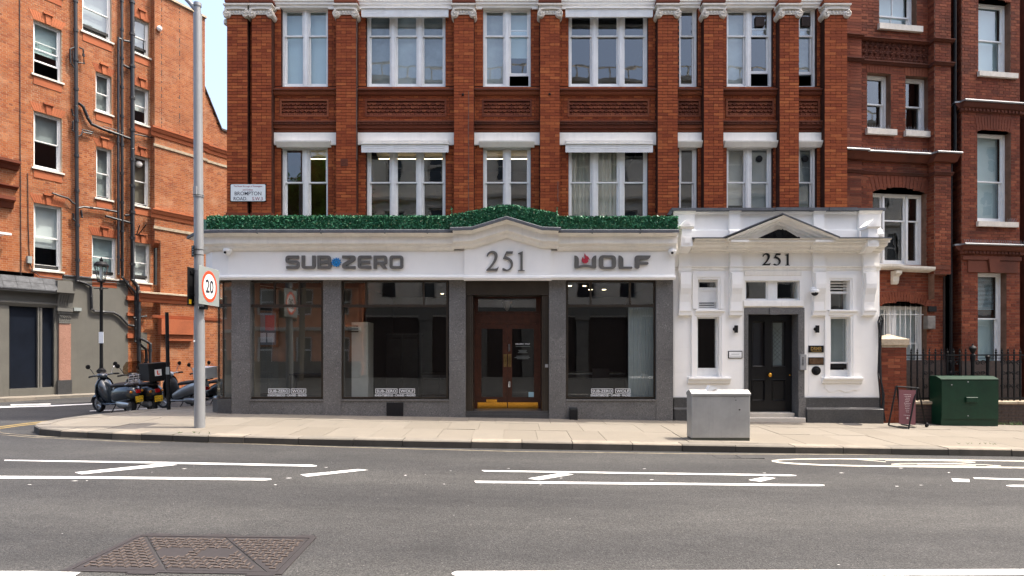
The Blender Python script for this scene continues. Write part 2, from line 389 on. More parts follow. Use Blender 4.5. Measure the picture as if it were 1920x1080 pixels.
ROOT = {}                               # world matrix of the things whose parts are given in world space
def link(name, me, parent=None):
    o = bpy.data.objects.new(name, me); COL.objects.link(o)
    if parent is not None:
        o.parent = parent
        if parent.name in ROOT: o.matrix_parent_inverse = ROOT[parent.name]
    return o
def obj(name, mb, mats, parent=None, smooth=0, tones=False, kind=None):
    o = link(name, mb.data(name, mats, smooth, tones), parent)
    if kind: o['kind'] = kind
    return o
def objs(name, mb, mats, parent=None, smooth=0, tones=False):
    return [obj(name, q, mats, parent, smooth, tones) for q in mb.pieces()]
def tag(o, label, cat=None, group=None):
    o['label'] = label
    if cat: o['category'] = cat
    if group: o['group'] = group
    return o
def thing(name, label, cat, loc=(0, 0, 0), rotz=0, group=None, world=True):
    o = bpy.data.objects.new(name, None); COL.objects.link(o); o.empty_display_size = .2
    o.location = loc; o.rotation_euler = (0, 0, rotz); tag(o, label, cat, group)
    if world: ROOT[o.name] = (Matrix.Translation(loc) @ Matrix.Rotation(rotz, 4, 'Z')).inverted()
    return o

# ---- flat shapes and lettering
def round_poly(pts, seg=5):
    """pts: (x,y[,r]) -> polygon with rounded corners"""
    out = []; n = len(pts)
    for i, p in enumerate(pts):
        r = p[2] if len(p) > 2 else 0
        if not r: out.append((p[0], p[1])); continue
        a = Vector(pts[i - 1][:2]); b = Vector(p[:2]); c = Vector(pts[(i + 1) % n][:2])
        va = (a - b); vc = (c - b); r = min(r, va.length * .5, vc.length * .5)
        s0 = b + va.normalized() * r; s1 = b + vc.normalized() * r
        for k in range(seg + 1):
            t = k / seg; q = s0 * (1 - t) ** 2 + b * 2 * t * (1 - t) + s1 * t * t; out.append((q.x, q.y))
    return out
def smooth_poly(pts, seg=4):
    """closed Catmull-Rom; a point with a third value is a sharp corner"""
    n = len(pts); out = []
    for i in range(n):
        p0, p1, p2, p3 = (pts[(i + k) % n] for k in (-1, 0, 1, 2))
        if len(p1) > 2: p0 = p1
        if len(p2) > 2: p3 = p2
        for k in range(seg):
            t = k / seg
            out.append(tuple(.5 * (2 * p1[j] + (p2[j] - p0[j]) * t + (2 * p0[j] - 5 * p1[j] + 4 * p2[j] - p3[j]) * t * t + (3 * p1[j] - p0[j] - 3 * p2[j] + p3[j]) * t ** 3) for j in (0, 1)))
    return out
def fill(polys, depth):
    """filled outlines (first outer, then holes or islands) -> mesh in x,y with z from 0 to depth"""
    cu = bpy.data.curves.new('outline', 'CURVE'); cu.dimensions = '2D'; cu.fill_mode = 'BOTH'; cu.extrude = depth / 2
    for p in polys:
        sp = cu.splines.new('POLY'); sp.points.add(len(p) - 1); sp.use_cyclic_u = True
        for i, q in enumerate(p): sp.points[i].co = (q[0], q[1], 0, 1)
    o = bpy.data.objects.new('outline', cu); me = bpy.data.meshes.new_from_object(o)
    bpy.data.objects.remove(o); bpy.data.curves.remove(cu)
    return me
def text_data(s, size, depth=.002, align='CENTER', offset=0, space=1.0):
    cu = bpy.data.curves.new('lettering', 'FONT'); cu.body = s; cu.size = size; cu.extrude = depth / 2; cu.align_x = align
    cu.offset = offset; cu.space_character = space; cu.resolution_u = 3
    o = bpy.data.objects.new('lettering', cu); me = bpy.data.meshes.new_from_object(o)
    bpy.data.objects.remove(o); bpy.data.curves.remove(cu)
    return me
def onto(me, name, mat, fr, u, z, d, parent, depth=0, sx=1, sy=1):
    """stand a flat mesh (x,y,z) on a wall frame at (u,z), front face d"""
    half = max((abs(v.co.z) for v in me.vertices), default=0)
    for v in me.vertices: v.co = fr.pt(u + v.co.x * sx, d + v.co.z - half * 0, z + v.co.y * sy)
    me.materials.clear(); me.materials.append(mat); me.name = name; me.update()
    return link(name, me, parent)
def px_shape(name, mat, polys, crop, fr, d, depth, parent):
    """outlines traced in a zoomed crop (x0,y0,scale) -> solid on the wall at d .. d+depth"""
    x0, y0, s = crop
    P = [[fr.uz(x0 + a / s, y0 + b / s, d + depth) for a, b in p] for p in polys]
    me = fill(P, depth)
    for v in me.vertices: v.co = fr.pt(v.co.x, d + depth / 2 + v.co.z, v.co.y)
    me.materials.append(mat); me.update()
    return link(name, me, parent)

# ---- brickwork
def cells(u0, u1, z0, z1, holes):
    """rect minus rects -> rects"""
    zs = sorted({z0, z1} | {min(max(h[k], z0), z1) for h in holes for k in (2, 3)}); out = []
    for a, b in zip(zs, zs[1:]):
        if b - a < 1e-5: continue
        m = (a + b) / 2; cur = u0
        for h in sorted([h for h in holes if h[2] < m < h[3] and h[1] > u0 and h[0] < u1]):
            if h[0] > cur + 1e-4: out.append((cur, h[0], a, b))
            cur = max(cur, h[1])
        if cur < u1 - 1e-4: out.append((cur, u1, a, b))
    return out
class Bricks:
    def __init__(s, course=.0755, L=.235, joint=.009, proud=.007):
        s.list = []; s.back = MB(); s.c = course; s.L = L; s.j = joint; s.p = proud
    def wall(s, fr, u0, u1, z0, z1, d, holes=(), off=0.0, zref=0.0, cols=None, rev=.16, reveal=True, clip=None):
        c, j = s.c, s.j
        if clip is None:
            for a, b, e, f in cells(u0, u1, z0, z1, holes): s.back.quad(fr, a, b, e, f, d)
        if reveal:
            for h in holes:
                a, b, e, f = max(h[0], u0), min(h[1], u1), max(h[2], z0), min(h[3], z1)
                s.back.face([fr.pt(a, d, e), fr.pt(a, d, f), fr.pt(a, d - rev, f), fr.pt(a, d - rev, e)])
                s.back.face([fr.pt(b, d, e), fr.pt(b, d, f), fr.pt(b, d - rev, f), fr.pt(b, d - rev, e)])
                s.back.face([fr.pt(a, d, f), fr.pt(b, d, f), fr.pt(b, d - rev, f), fr.pt(a, d - rev, f)])
                s.back.face([fr.pt(a, d, e), fr.pt(b, d, e), fr.pt(b, d - rev, e), fr.pt(a, d - rev, e)])
        k0 = math.floor((z0 - zref) / c + .01); k1 = math.ceil((z1 - zref) / c - .01)
        for k in range(k0, k1):
            za, zb = max(z0, zref + k * c), min(z1, zref + (k + 1) * c)
            if zb - za < .03: continue
            m = (za + zb) / 2; gaps = []; cur = u0
            for h in sorted([h for h in holes if h[2] < m < h[3] and h[1] > u0 and h[0] < u1]):
                if h[0] > cur + .02: gaps.append((cur, h[0]))
                cur = max(cur, h[1])
            if cur < u1 - .02: gaps.append((cur, u1))
            if cols:        # a pier: whole bricks across, joints breaking
                wd = (u1 - u0); n = cols; st = wd / n
                edges = [u0 + st * i for i in range(n + 1)] if k % 2 else [u0] + [u0 + st * (i + .5) for i in range(n)] + [u1]
                if k % 4 == 2: edges = [u0, u0 + st * .5, u0 + st * 1.0, u0 + st * (n - .5), u1] if n == 2 else edges
            else:
                L = s.L; edges = []; x = math.floor((u0 - off) / (1.5 * L)) * 1.5 * L + off + (.75 * L if k % 2 else 0) - 1.5 * L
                i = 0
                while x < u1 + L: edges.append(x); x += L if i % 2 == 0 else L / 2; i += 1
            for a, b in zip(edges, edges[1:]):
                for g0, g1 in gaps:
                    x0, x1 = max(a, g0), min(b, g1)
                    if x1 - x0 < .03: continue
                    if clip and not (clip((x0 + x1) / 2, m)): continue
                    s.list.append((fr, x0 + j / 2, x1 - j / 2, za + j / 2, zb - j / 2, d))
    def finish(s, bld, mat, mortar, limit=300, merged_name='brickwork'):
        obj('mortar', s.back, mortar, bld)
        def size(b):
            fr, a, e, z0, z1, d = b; p = fr.pt((a + e) / 2, d, (z0 + z1) / 2)
            if p[1] < 1: return 0
            x = 960 + F * p[0] / p[1]; y = HZ - F * (p[2] - CAMZ) / p[1]
            if not (4 < x < 1916 and 4 < y < 1076): return 0
            # apparent width: foreshortened by the wall's angle to the view ray
            v = Vector((p[0], p[1])).normalized(); n = Vector((fr.n.x, fr.n.y))
            return (e - a) * (z1 - z0) * abs(v.dot(n)) / p[1] ** 2 + rnd.random() * 1e-7
        order = sorted(range(len(s.list)), key=lambda i: -size(s.list[i]))
        top = set(order[:limit]); cache = {}; mb = MB()
        for i, (fr, a, e, z0, z1, d) in enumerate(s.list):
            w2, h2, p, b = (e - a) / 2, (z1 - z0) / 2, s.p, .0025
            q = p + rnd.uniform(-.0015, .002)
            if i in top:
                key = (round(w2, 3), round(h2, 3))
                if key not in cache:
                    m = MB(); m.box(W0, -w2, w2, 0, -p, -h2, h2)
                    cache[key] = m.data('brick', mat)
                o = link('brick', cache[key], bld); o.location = fr.pt((a + e) / 2, d, (z0 + z1) / 2); o.rotation_euler = (0, 0, fr.ang)
            else:
                vs = [fr.pt(x, dd, z) for dd, g in ((d, 0), (d + q, b)) for x, z in ((a + g, z0 + g), (e - g, z0 + g), (e - g, z1 - g), (a + g, z1 - g))]
                mb.mesh(vs, [(4, 5, 6, 7), (0, 1, 5, 4), (1, 2, 6, 5), (2, 3, 7, 6), (3, 0, 4, 7)], rnd.random())
        if mb.f: obj(merged_name, mb, mat, bld, tones=True, kind='stuff')

# ---- sash window: frame (part) > sash, glass_pane, blind (sub-parts)
def sash_window(bld, fr, u0, u1, z0, z1, d, lights=1, meet=.5, fw=.055, mull=.13, blinds=None, opened=None, name='sash_window',
                glass='glass', frame='frame_white', bottom=.10, bars=0, rise=0, weights=None):
    mb = MB(); g = .09
    w = (u1 - u0 - 2 * fw - (lights - 1) * mull); wts = weights or [1] * lights; ls = []; x = u0 + fw
    for k in range(lights):
        lw = w * wts[k] / sum(wts); ls.append((x, x + lw)); x += lw + mull
    mb.box(fr, u0, u0 + fw, d - g, d, z0, z1); mb.box(fr, u1 - fw, u1, d - g, d, z0, z1)
    mb.box(fr, u0 + fw, u1 - fw, d - g, d - .001, z1 - fw, z1); mb.box(fr, u0 + fw, u1 - fw, d - g, d + .01, z0, z0 + fw)
    for a, b in zip(ls, ls[1:]):
        mb.box(fr, a[1], b[0], d - g, d - .002, z0 + fw, z1 - fw)
        c = (a[1] + b[0]) / 2; mb.box(fr, c - .028, c + .028, d - .002, d + .016, z0 + fw, z1 - fw); mb.box(fr, a[1] + .012, a[1] + .022, d - .002, d + .006, z0 + fw, z1 - fw); mb.box(fr, b[0] - .022, b[0] - .012, d - .002, d + .006, z0 + fw, z1 - fw)
    if rise:   # segmental head filling under the arch
        n = 8; uc = (u0 + u1) / 2; hw = (u1 - u0) / 2
        arc = [(uc + hw * (2 * k / n - 1), z1 + rise * (1 - (2 * k / n - 1) ** 2)) for k in range(n + 1)]
        mb.prism([(u0, z1)] + arc[1:-1] + [(u1, z1)], d - g, d - .001, lambda a, b, h: fr.pt(a, h, b))
    wo = obj(name, mb, M[frame], bld)
    zm = z0 + (z1 - z0) * meet
    for k, (a, b) in enumerate(ls):
        op = (opened or {}).get(k, 0); s = .038; lo, hi = z0 + fw, z1 - fw
        parts = [(lo + op, zm + .02 + op * .0, d - .075, bottom), (zm - .018, hi, d - .035, .035)] if not op else [(lo + op, zm + op * .6, d - .075, bottom * .7), (zm - .018, hi, d - .035, .035)]
        for (p0, p1, dd, bt) in parts:
            m = MB(); m.box(fr, a, a + s, dd - .03, dd, p0, p1); m.box(fr, b - s, b, dd - .03, dd, p0, p1)
            m.box(fr, a + s, b - s, dd - .03, dd - .001, p0, p0 + bt); m.box(fr, a + s, b - s, dd - .03, dd - .001, p1 - .035, p1)
            for q in range(bars):
                c = a + (b - a) * (q + 1) / (bars + 1); m.box(fr, c - .012, c + .012, dd - .028, dd - .002, p0 + bt, p1 - .035)
            obj('sash', m, M[frame], wo)
            m = MB(); m.quad(fr, a + s, b - s, p0 + bt, p1 - .035, dd - .018, tilt=(rnd.uniform(-.002, .002), rnd.uniform(-.004, .004)))
            obj('glass_pane', m, M[glass], wo)
        bl = (blinds or {}).get(k, (blinds or {}).get('all'))
        if bl:
            mat, f0 = bl; m = MB(); m.box(fr, a - .03, b + .03, d - .20, d - .19, z0 + (z1 - z0) * f0, z1 + .01); obj('blind', m, M[mat], wo)
    return wo

# ------------------------------------------------------------ ground
def cl(x, a, b): return max(a, min(b, x))
def zr(x, y):
    return -.17 - .0155 * cl((y - 4.8) / 6.1, 0, 1) * cl(x, -8, 14)
def zp(x, y): return -.0155 * cl(x, -8, 14) - .04 * cl((14.4 - y) / 3.47, 0, 1)
def gp(px, py, fn=zr):
    z = -.1
    for _ in range(8):
        y = F * (CAMZ - z) / (py - HZ); x = (px - 960) / F * y; z = fn(x, y)
    return x, y, z
mb = MB()
for rad in ((900, -.45),): mb.face([(-rad[0], -rad[0], rad[1]), (rad[0], -rad[0], rad[1]), (rad[0], rad[0], rad[1]), (-rad[0], rad[0], rad[1])])
obj('ground', mb, M['asphalt'], kind='structure')
mb = MB(); nx, ny = 84, 46; x0, y0 = -42.0, -14.0
mb.mesh([(x0 + i, y0 + j, zr(x0 + i, y0 + j)) for j in range(ny + 1) for i in range(nx + 1)],
        [(j * (nx + 1) + i, j * (nx + 1) + i + 1, (j + 1) * (nx + 1) + i + 1, (j + 1) * (nx + 1) + i) for j in range(ny) for i in range(nx)])
road = obj('road', mb, M['asphalt'], kind='structure', smooth=40)

M['road_cream'] = plain('worn_cream_paint', (.50, .47, .40), .8, var=.25, scale=14, spec=.2)
def strip(mb, top, bot, up=.004, n=1):
    """sheet between two px polylines of equal length"""
    for i in range(len(top) - 1):
        k = max(1, int(abs(top[i + 1][0] - top[i][0]) / 40))
        for q in range(k):
            pts = []
            for a, s0 in ((top, q / k), (top, (q + 1) / k), (bot, (q + 1) / k), (bot, q / k)):
                x, y, z = gp(a[i][0] + (a[i + 1][0] - a[i][0]) * s0, a[i][1] + (a[i + 1][1] - a[i][1]) * s0); pts.append((x, y, z + up))
            mb.face(pts)
def mark(top, bot, mat='road_white', label=None):
    m = MB(); strip(m, top, bot); o = obj('road_marking', m, M[mat], road)
    return o
def stroke(pts, wpx, mat='road_white', up=.004):
    top = [(x, y - wpx / 2) for x, y in pts]; bot = [(x, y + wpx / 2) for x, y in pts]; return mark(top, bot, mat)
mark([(8, 862.6), (300, 866.4), (585, 871.8), (594, 873.2)], [(8, 864.0), (300, 869.4), (585, 875.2), (594, 874.4)])
mark([(140, 886), (305, 869.6)], [(153, 889.6), (333, 872)])
mark([(-40, 892.6), (200, 894), (497, 897), (509, 898.4)], [(-40, 897.6), (200, 898), (497, 901.2), (509, 899.6)])
mark([(563, 890.2), (671, 880)], [(575, 894), (691, 881.6)])
mark([(903, 882), (1200, 886.2), (1480, 890.2), (1493, 891.6)], [(908, 884.4), (1200, 888.8), (1480, 893), (1493, 892.4)])
mark([(990, 897.5), (1052, 887.3)], [(1010, 900.6), (1076, 889.8)])
mark([(889, 902), (1200, 905.2), (1535, 908.6), (1546, 909.8)], [(893, 905.8), (1200, 908.8), (1535, 911.8), (1546, 910.8)])
mark([(1403, 900.4), (1433, 894.6)], [(1426, 903.4), (1455, 896.8)])
mark([(1784, 897.5), (1817, 899)], [(1787, 903), (1818, 904.2)])
mark([(1824, 895.7), (1960, 899.4)], [(1828, 898), (1960, 902)])
mark([(1887, 910.4), (1900, 909.6), (1990, 910.2)], [(1887, 911.4), (1900, 913), (1990, 914)])
mark([(847, 1075), (856, 1071.6), (1100, 1070.8), (1920, 1067.6), (2100, 1067)], [(847, 1077), (856, 1081), (1100, 1081), (1920, 1079), (2100, 1078.6)])
mark([(-80, 1071.5), (60, 1071.5), (151, 1073.6)], [(-80, 1083), (60, 1083), (136, 1083)])
# the long speed roundel with its stretched number
stroke([(1990, 866.5), (1900, 864.6), (1760, 862.2), (1640, 861), (1560, 860.6), (1495, 861.2), (1462, 862.6), (1447, 864.4)], 1.7, 'road_cream')
stroke([(1447, 864.4), (1462, 867.4), (1490, 869.6), (1540, 872), (1600, 873.6), (1720, 875.2), (1860, 876.6), (1990, 878)], 2.4, 'road_cream')
stroke([(1608, 861.6), (1636, 864), (1661, 866.4)], 1.1, 'road_cream')
stroke([(1660, 863.6), (1740, 864), (1800, 865), (1829, 867), (1800, 868.8), (1740, 869.2)], 1.0, 'road_cream')
stroke([(1740, 869.2), (1690, 869.2), (1671, 870.6), (1690, 872.2), (1760, 873.4), (1830, 872.8)], 1.0, 'road_cream')
stroke([(1720, 870.6), (1790, 870.2), (1850, 871.8), (1877, 874), (1850, 874.6)], 0.9, 'road_cream')
# double yellow lines, worn to cream along the kerb
def ystroke(pts, wpx, mt='yellow'): return stroke(pts, wpx, mt)
ystroke([(-30, 806), (0, 800.5), (45, 794.6), (100, 788.8), (175, 783.4), (230, 779.6)], 1.6)
ystroke([(-30, 810), (0, 803.6), (40, 798), (95, 792), (165, 786.6)], 1.5)
ystroke([(-10, 807), (6, 812.4), (40, 815.6), (73, 818.2), (255, 825.6), (385, 829.6), (640, 838.6), (960, 846.6), (1340, 851.6), (1900, 853)], 1.3, 'yellow_worn')
ystroke([(-20, 810), (0, 815), (60, 820.4), (255, 829), (300, 830.6)], 1.0, 'yellow_worn')
# side road give-way lines beyond the shade
mark([(-30, 762.6), (90, 760.2), (176, 756.5)], [(-30, 765.4), (90, 762.4), (176, 758)])
mark([(20, 758.4), (95, 757)], [(20, 760), (95, 758.4)])
mark([(168, 770.4), (330, 764)], [(168, 771.2), (330, 764.6)])
# worn flecks of paint and grit
mb = MB()
for _ in range(42):
    px, py = rnd.uniform(0, 1920), rnd.choice([rnd.uniform(876, 915), rnd.uniform(876, 915), rnd.uniform(850, 1078)])
    x, y, z = gp(px, py); s = rnd.uniform(.006, .022) * (1.6 if 876 < py < 915 else .7); a = rnd.uniform(0, 3)
    mb.face([(x + s * math.cos(a + k * 1.57 + rnd.uniform(-.3, .3)) * (1.5 if k % 2 else .7), y + .5 * s * math.sin(a + k * 1.57), z + .0045) for k in range(4)])
obj('paint_flecks', mb, M['road_white'], road, kind='stuff')

# ---- kerb path, pavement and slabs
KP = [(27.0, 10.95), (9.0, 10.93), (3, 10.90), (-2.0, 10.93), (-4.0, 10.98), (-6.0, 11.10), (-7.6, 11.26), (-8.8, 11.5), (-9.7, 11.9), (-10.2, 12.5), (-10.3, 13.3), (-10.05, 14.2), (-9.45, 15.25), (-8.6, 16.7), (-5.0, 22.9), (0, 31.5)]
def inward(i):
    a = Vector(KP[max(i - 1, 0)]); b = Vector(KP[min(i + 1, len(KP) - 1)]); t = (b - a).normalized(); return Vector((t.y, -t.x))   # right of travel
KI = [Vector(p) + inward(i) * .30 for i, p in enumerate(KP)]
HALF = []
for a, b in zip(KI, KI[1:]):
    t = (b - a).normalized(); HALF.append((a, Vector((t.y, -t.x))))
def clip_poly(poly, halves):
    for a, n in halves:
        out = []
        for i, p in enumerate(poly):
            q = poly[(i + 1) % len(poly)]; dp, dq = (p - a).dot(n), (q - a).dot(n)
            if dp >= 0: out.append(p)
            if (dp < 0) != (dq < 0): out.append(p + (q - p) * (dp / (dp - dq)))
        poly = out
        if len(poly) < 3: return None
    return poly
HALF_F = [h for i, h in enumerate(HALF) if i > 3]   # the straight part is nearly level; rows start behind it
mb = MB(); n = 0
ring = [(*p, zp(*p) - .012) for p in KI] + [(16, 31.5, zp(16, 20) - .012)]
bm_pts = [(p[0], p[1]) for p in ring]
for xa in [-11 + k * 1.0 for k in range(38)]:
    for ya in [10.5 + k * 1.0 for k in range(18)]:
        if xa > 26: continue
        q = clip_poly([Vector((xa, ya)), Vector((xa + 1, ya)), Vector((xa + 1, ya + 1)), Vector((xa, ya + 1))], HALF)
        if q: mb.face([(p.x, p.y, zp(p.x, p.y) - .010) for p in q])
pave = obj('pavement', mb, M['slab_joint'], kind='structure')
rows = [(11.22, 12.42), (12.42, 13.5), (13.5, 14.55)] + [(14.55 + .9 * k, 15.45 + .9 * k) for k in range(6)]
for ri, (ya, yb) in enumerate(rows):
    x = -11 + rnd.uniform(0, .5)
    while x < 26:
        wd = rnd.choice([.62, .66, .66, .92]) if ri < 3 else .75
        xe = x + wd
        lim = 26 if ri < 3 else -7.2 + .577 * (yb - 14.4) + .4
        if x < lim:
            sk = (x * .0, 0)
            q = clip_poly([Vector((x + .0035, ya + .004)), Vector((xe - .0035, ya + .004)), Vector((xe - .0035, yb - .004)), Vector((x + .0035, yb - .004))], HALF)
            if q:
                dz = rnd.uniform(-.003, .003); tx, ty = rnd.uniform(-.003, .003), rnd.uniform(-.002, .002)
                def zz(p): return zp(p.x, p.y) + dz + tx * (p.x - x) + ty * (p.y - ya)
                m = MB(); k = len(q)
                m.mesh([(p.x, p.y, zz(p)) for p in q] + [(p.x, p.y, zz(p) - .02) for p in q], [tuple(range(k))] + [(i, (i + 1) % k, k + (i + 1) % k, k + i) for i in range(k)])
                obj('paving_slab', m, M['slab'], pave)
        x = xe
# kerb stones
seglen = 0; path = [Vector(p) for p in KP]; cum = [0]
for a, b in zip(path, path[1:]): cum.append(cum[-1] + (b - a).length)
def along(s, pts):
    for i in range(len(cum) - 1):
        if s <= cum[i + 1]:
            f = (s - cum[i]) / (cum[i + 1] - cum[i]); return pts[i] * (1 - f) + pts[i + 1] * f
    return pts[-1]
s = .2
while s < cum[-1] - 6:
    ln = rnd.uniform(.88, 1.28) if s < 32 else rnd.uniform(.5, .8)
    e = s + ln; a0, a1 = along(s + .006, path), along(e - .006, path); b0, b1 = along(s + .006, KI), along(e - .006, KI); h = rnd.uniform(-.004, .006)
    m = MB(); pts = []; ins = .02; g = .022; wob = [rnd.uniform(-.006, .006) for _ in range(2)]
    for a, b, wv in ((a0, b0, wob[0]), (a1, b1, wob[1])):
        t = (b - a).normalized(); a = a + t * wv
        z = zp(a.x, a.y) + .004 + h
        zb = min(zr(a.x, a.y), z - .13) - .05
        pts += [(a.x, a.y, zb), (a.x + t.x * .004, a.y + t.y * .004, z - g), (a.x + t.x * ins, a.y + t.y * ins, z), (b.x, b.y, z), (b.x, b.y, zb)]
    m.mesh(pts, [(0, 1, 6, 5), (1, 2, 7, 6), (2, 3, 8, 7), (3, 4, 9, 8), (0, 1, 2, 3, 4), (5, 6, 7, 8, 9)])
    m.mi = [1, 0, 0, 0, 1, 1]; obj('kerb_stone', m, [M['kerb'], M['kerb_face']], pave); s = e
# weeds along the kerb back
mb = MB()
for _ in range(40):
    px = rnd.choice([rnd.uniform(1780, 1860), rnd.uniform(330, 400), rnd.uniform(1862, 1920), rnd.uniform(1862, 1920)]); x, y, z = gp(px, 832 if px > 1500 else 812, zp)
    y += rnd.uniform(-.1, .02)
    if px > 1860: y = 14.52 + rnd.uniform(-.05, .05); x = px / F * y - 960 / F * y
    for k in range(3):
        a = rnd.uniform(0, 6.28); l = rnd.uniform(.02, .06) * (2.2 if px > 1860 else 1); mb.face([(x, y, z), (x + .012, y, z), (x + math.cos(a) * l, y + math.sin(a) * l * .6, z + rnd.uniform(.01, .05) * (2.5 if px > 1860 else 1))])
o = obj('weeds', mb, M['plant'], kind='stuff'); tag(o, 'green weeds growing along the back of the kerb and wall foot', 'weeds')

M['cover_tread'] = plain('dusty_tread', (.10, .078, .066), .6, .25, var=.3, scale=14)
# ---- iron cover in the road
c4 = [gp(127, 1070), gp(522, 1076), gp(586, 1009), gp(262, 1005)]      # bl, br, tr, tl
ctr = tuple(sum(c[k] for c in c4) / 4 for k in range(3))
cov = thing('manhole_cover', 'rusty brown slanted iron access cover with raised treads in the road', 'manhole cover', (ctr[0], ctr[1], ctr[2]))
def cv(a, b, up=0):
    bl, br, tr, tl = c4; p = [((bl[k] * (1 - a) + br[k] * a) * (1 - b) + (tl[k] * (1 - a) + tr[k] * a) * b) for k in range(3)]
    return (p[0], p[1], zr(p[0], p[1]) + up)
mb = MB()
for a0, a1, b0, b1 in ((-.02, 1.02, -.03, .02), (-.02, 1.02, .98, 1.03), (-.02, .012, .02, .98), (.988, 1.02, .02, .98), (.02, .16, 1.03, 1.07), (.38, .52, 1.03, 1.07), (.90, 1.0, 1.03, 1.08), (.30, .44, -.07, -.03), (.86, .99, -.07, -.03)):
    mb.mesh([cv(a, b, h) for h in (.001, .008) for a, b in ((a0, b0), (a1, b0), (a1, b1), (a0, b1))], [(4, 5, 6, 7), (0, 1, 5, 4), (1, 2, 6, 5), (2, 3, 7, 6), (3, 0, 4, 7)])
obj('cover_frame', mb, M['cover_iron'], cov)
plates = [[(.016, .03), (.455, .03), (.035 + .01, .97), (.016, .97)], [(.465, .03), (.93, .03), (.50, .97), (.055, .97)], [(.94, .03), (.984, .03), (.984, .97), (.51, .97)]]
def inside(a, b, pl):
    sgn = 0
    for (x1, y1), (x2, y2) in zip(pl, pl[1:] + pl[:1]):
        c = (x2 - x1) * (b - y1) - (y2 - y1) * (a - x1)
        if c < -.001: return False
    return True
allp = []
for pl in plates:
    n = len(pl); m = MB(); m.mesh([cv(a, b, .001) for a, b in pl] + [cv(a, b, .006) for a, b in pl], [tuple(range(n, 2 * n))] + [(k, (k + 1) % n, n + (k + 1) % n, n + k) for k in range(n)])
    po = obj('cover_plate', m, M['cover_iron'], cov); m = MB()
    nu, nv = 30, 13
    for i in range(nu):
        for j in range(nv):
            a, b = (i + .5) / nu, (j + .5) / nv; du, dv = (.46 / nu, .16 / nv) if (i + j) % 2 else (.14 / nu, .47 / nv)
            if .42 < b < .6 and (.28 < a < .45 or .5 < a < .66): continue
            q = [(a - du, b - dv), (a + du, b - dv), (a + du, b + dv), (a - du, b + dv)]
            if all(inside(x, y, pl) for x, y in q):
                m.mesh([cv(x, y, .006) for x, y in q] + [cv(x, y, .014) for x, y in q], [(4, 5, 6, 7), (0, 1, 5, 4), (1, 2, 6, 5), (2, 3, 7, 6), (3, 0, 4, 7)])
    obj('raised_tread', m, M['cover_tread'], po, kind='stuff')
# small covers
for (px, py, wpx, hpx, nm) in ((1383, 857, 76, 4, 'drain cover'),):
    a, b = gp(px - wpx / 2, py + hpx / 2), gp(px + wpx / 2, py - hpx / 2)
    m = MB()
    for i in range(2): m.box(W0, a[0] + i * (b[0] - a[0]) * .51, a[0] + (i * .51 + .49) * (b[0] - a[0]), a[1], b[1], a[2] - .02, a[2] + .002)
    o = obj('access_cover', m, M['asphalt']); tag(o, 'flush rectangular cover set in the tarmac near the kerb by the grey cabinet', 'access cover')
x, y, z = gp(1592, 795, zp); m = MB(); m.lathe((x, y, z), [(.28, 0), (.28, .006), (.22, .006), (.22, .003), (.02, .003)], 20)
o = obj('coal_hole_cover', m, M['cover_iron']); tag(o, 'small round iron cover in the pavement before the white porch', 'round cover')

# ------------------------------------------------------------ corner building
FM = Frame((0, 14.75), (1, 0))
M['net_dark'] = plain('dark_net_curtain', (.21, .235, .23), .85, var=.45, scale=1.6)
M['net_mid'] = plain('grey_net_curtain', (.36, .40, .40), .85, var=.3, scale=1.3)
M['cable_grey'] = plain('grey_cable', (.10, .08, .07), .7)
DG = .35                                # granite shop face
B1 = thing('corner_building', 'red brick corner building with granite shopfront below and white arched-less porch at its right end'.replace(' arched-less', ''), 'building', (0, 14.75, 0))
BR = Bricks(course=.0763, L=.245, joint=.0075)
DW, DFR = -.2, -.3                       # wall behind the pilasters, window frames
PIL = {'a': (425.5, 464), 'aa': (472, 509), 'b': (630, 668), 'c': (851, 888.5), 'd': (1012.5, 1049.5), 'e': (1233, 1271), 'f': (1319.5, 1356.5), 'g': (1461.5, 1498), 'h': (1546, 1588.5)}
PU = {k: (FM.u(a), FM.u(b)) for k, (a, b) in PIL.items()}
ZB, ZT = 3.9, FM.z(24)                   # brick zone of pilasters
for k, (a, b) in PU.items():
    BR.wall(FM, a, b, ZB, ZT, 0, cols=2, reveal=False)
    m = BR.back
    for u, sgn in ((a, 1), (b, -1)):   # pilaster flanks
        m.face([FM.pt(u, 0, ZB), FM.pt(u, -.3, ZB), FM.pt(u, -.3, ZT), FM.pt(u, 0, ZT)])
# flank bricks that show (towards the camera axis)
for k, (a, b) in PU.items():
    u = b if b < 0 else a
    fl = Frame((u, 14.75), (0, 1)) if u > 0 else Frame((u, 14.95), (0, -1))
    BR.wall(fl, 0, .2, ZB, ZT, .002, cols=1, reveal=False)
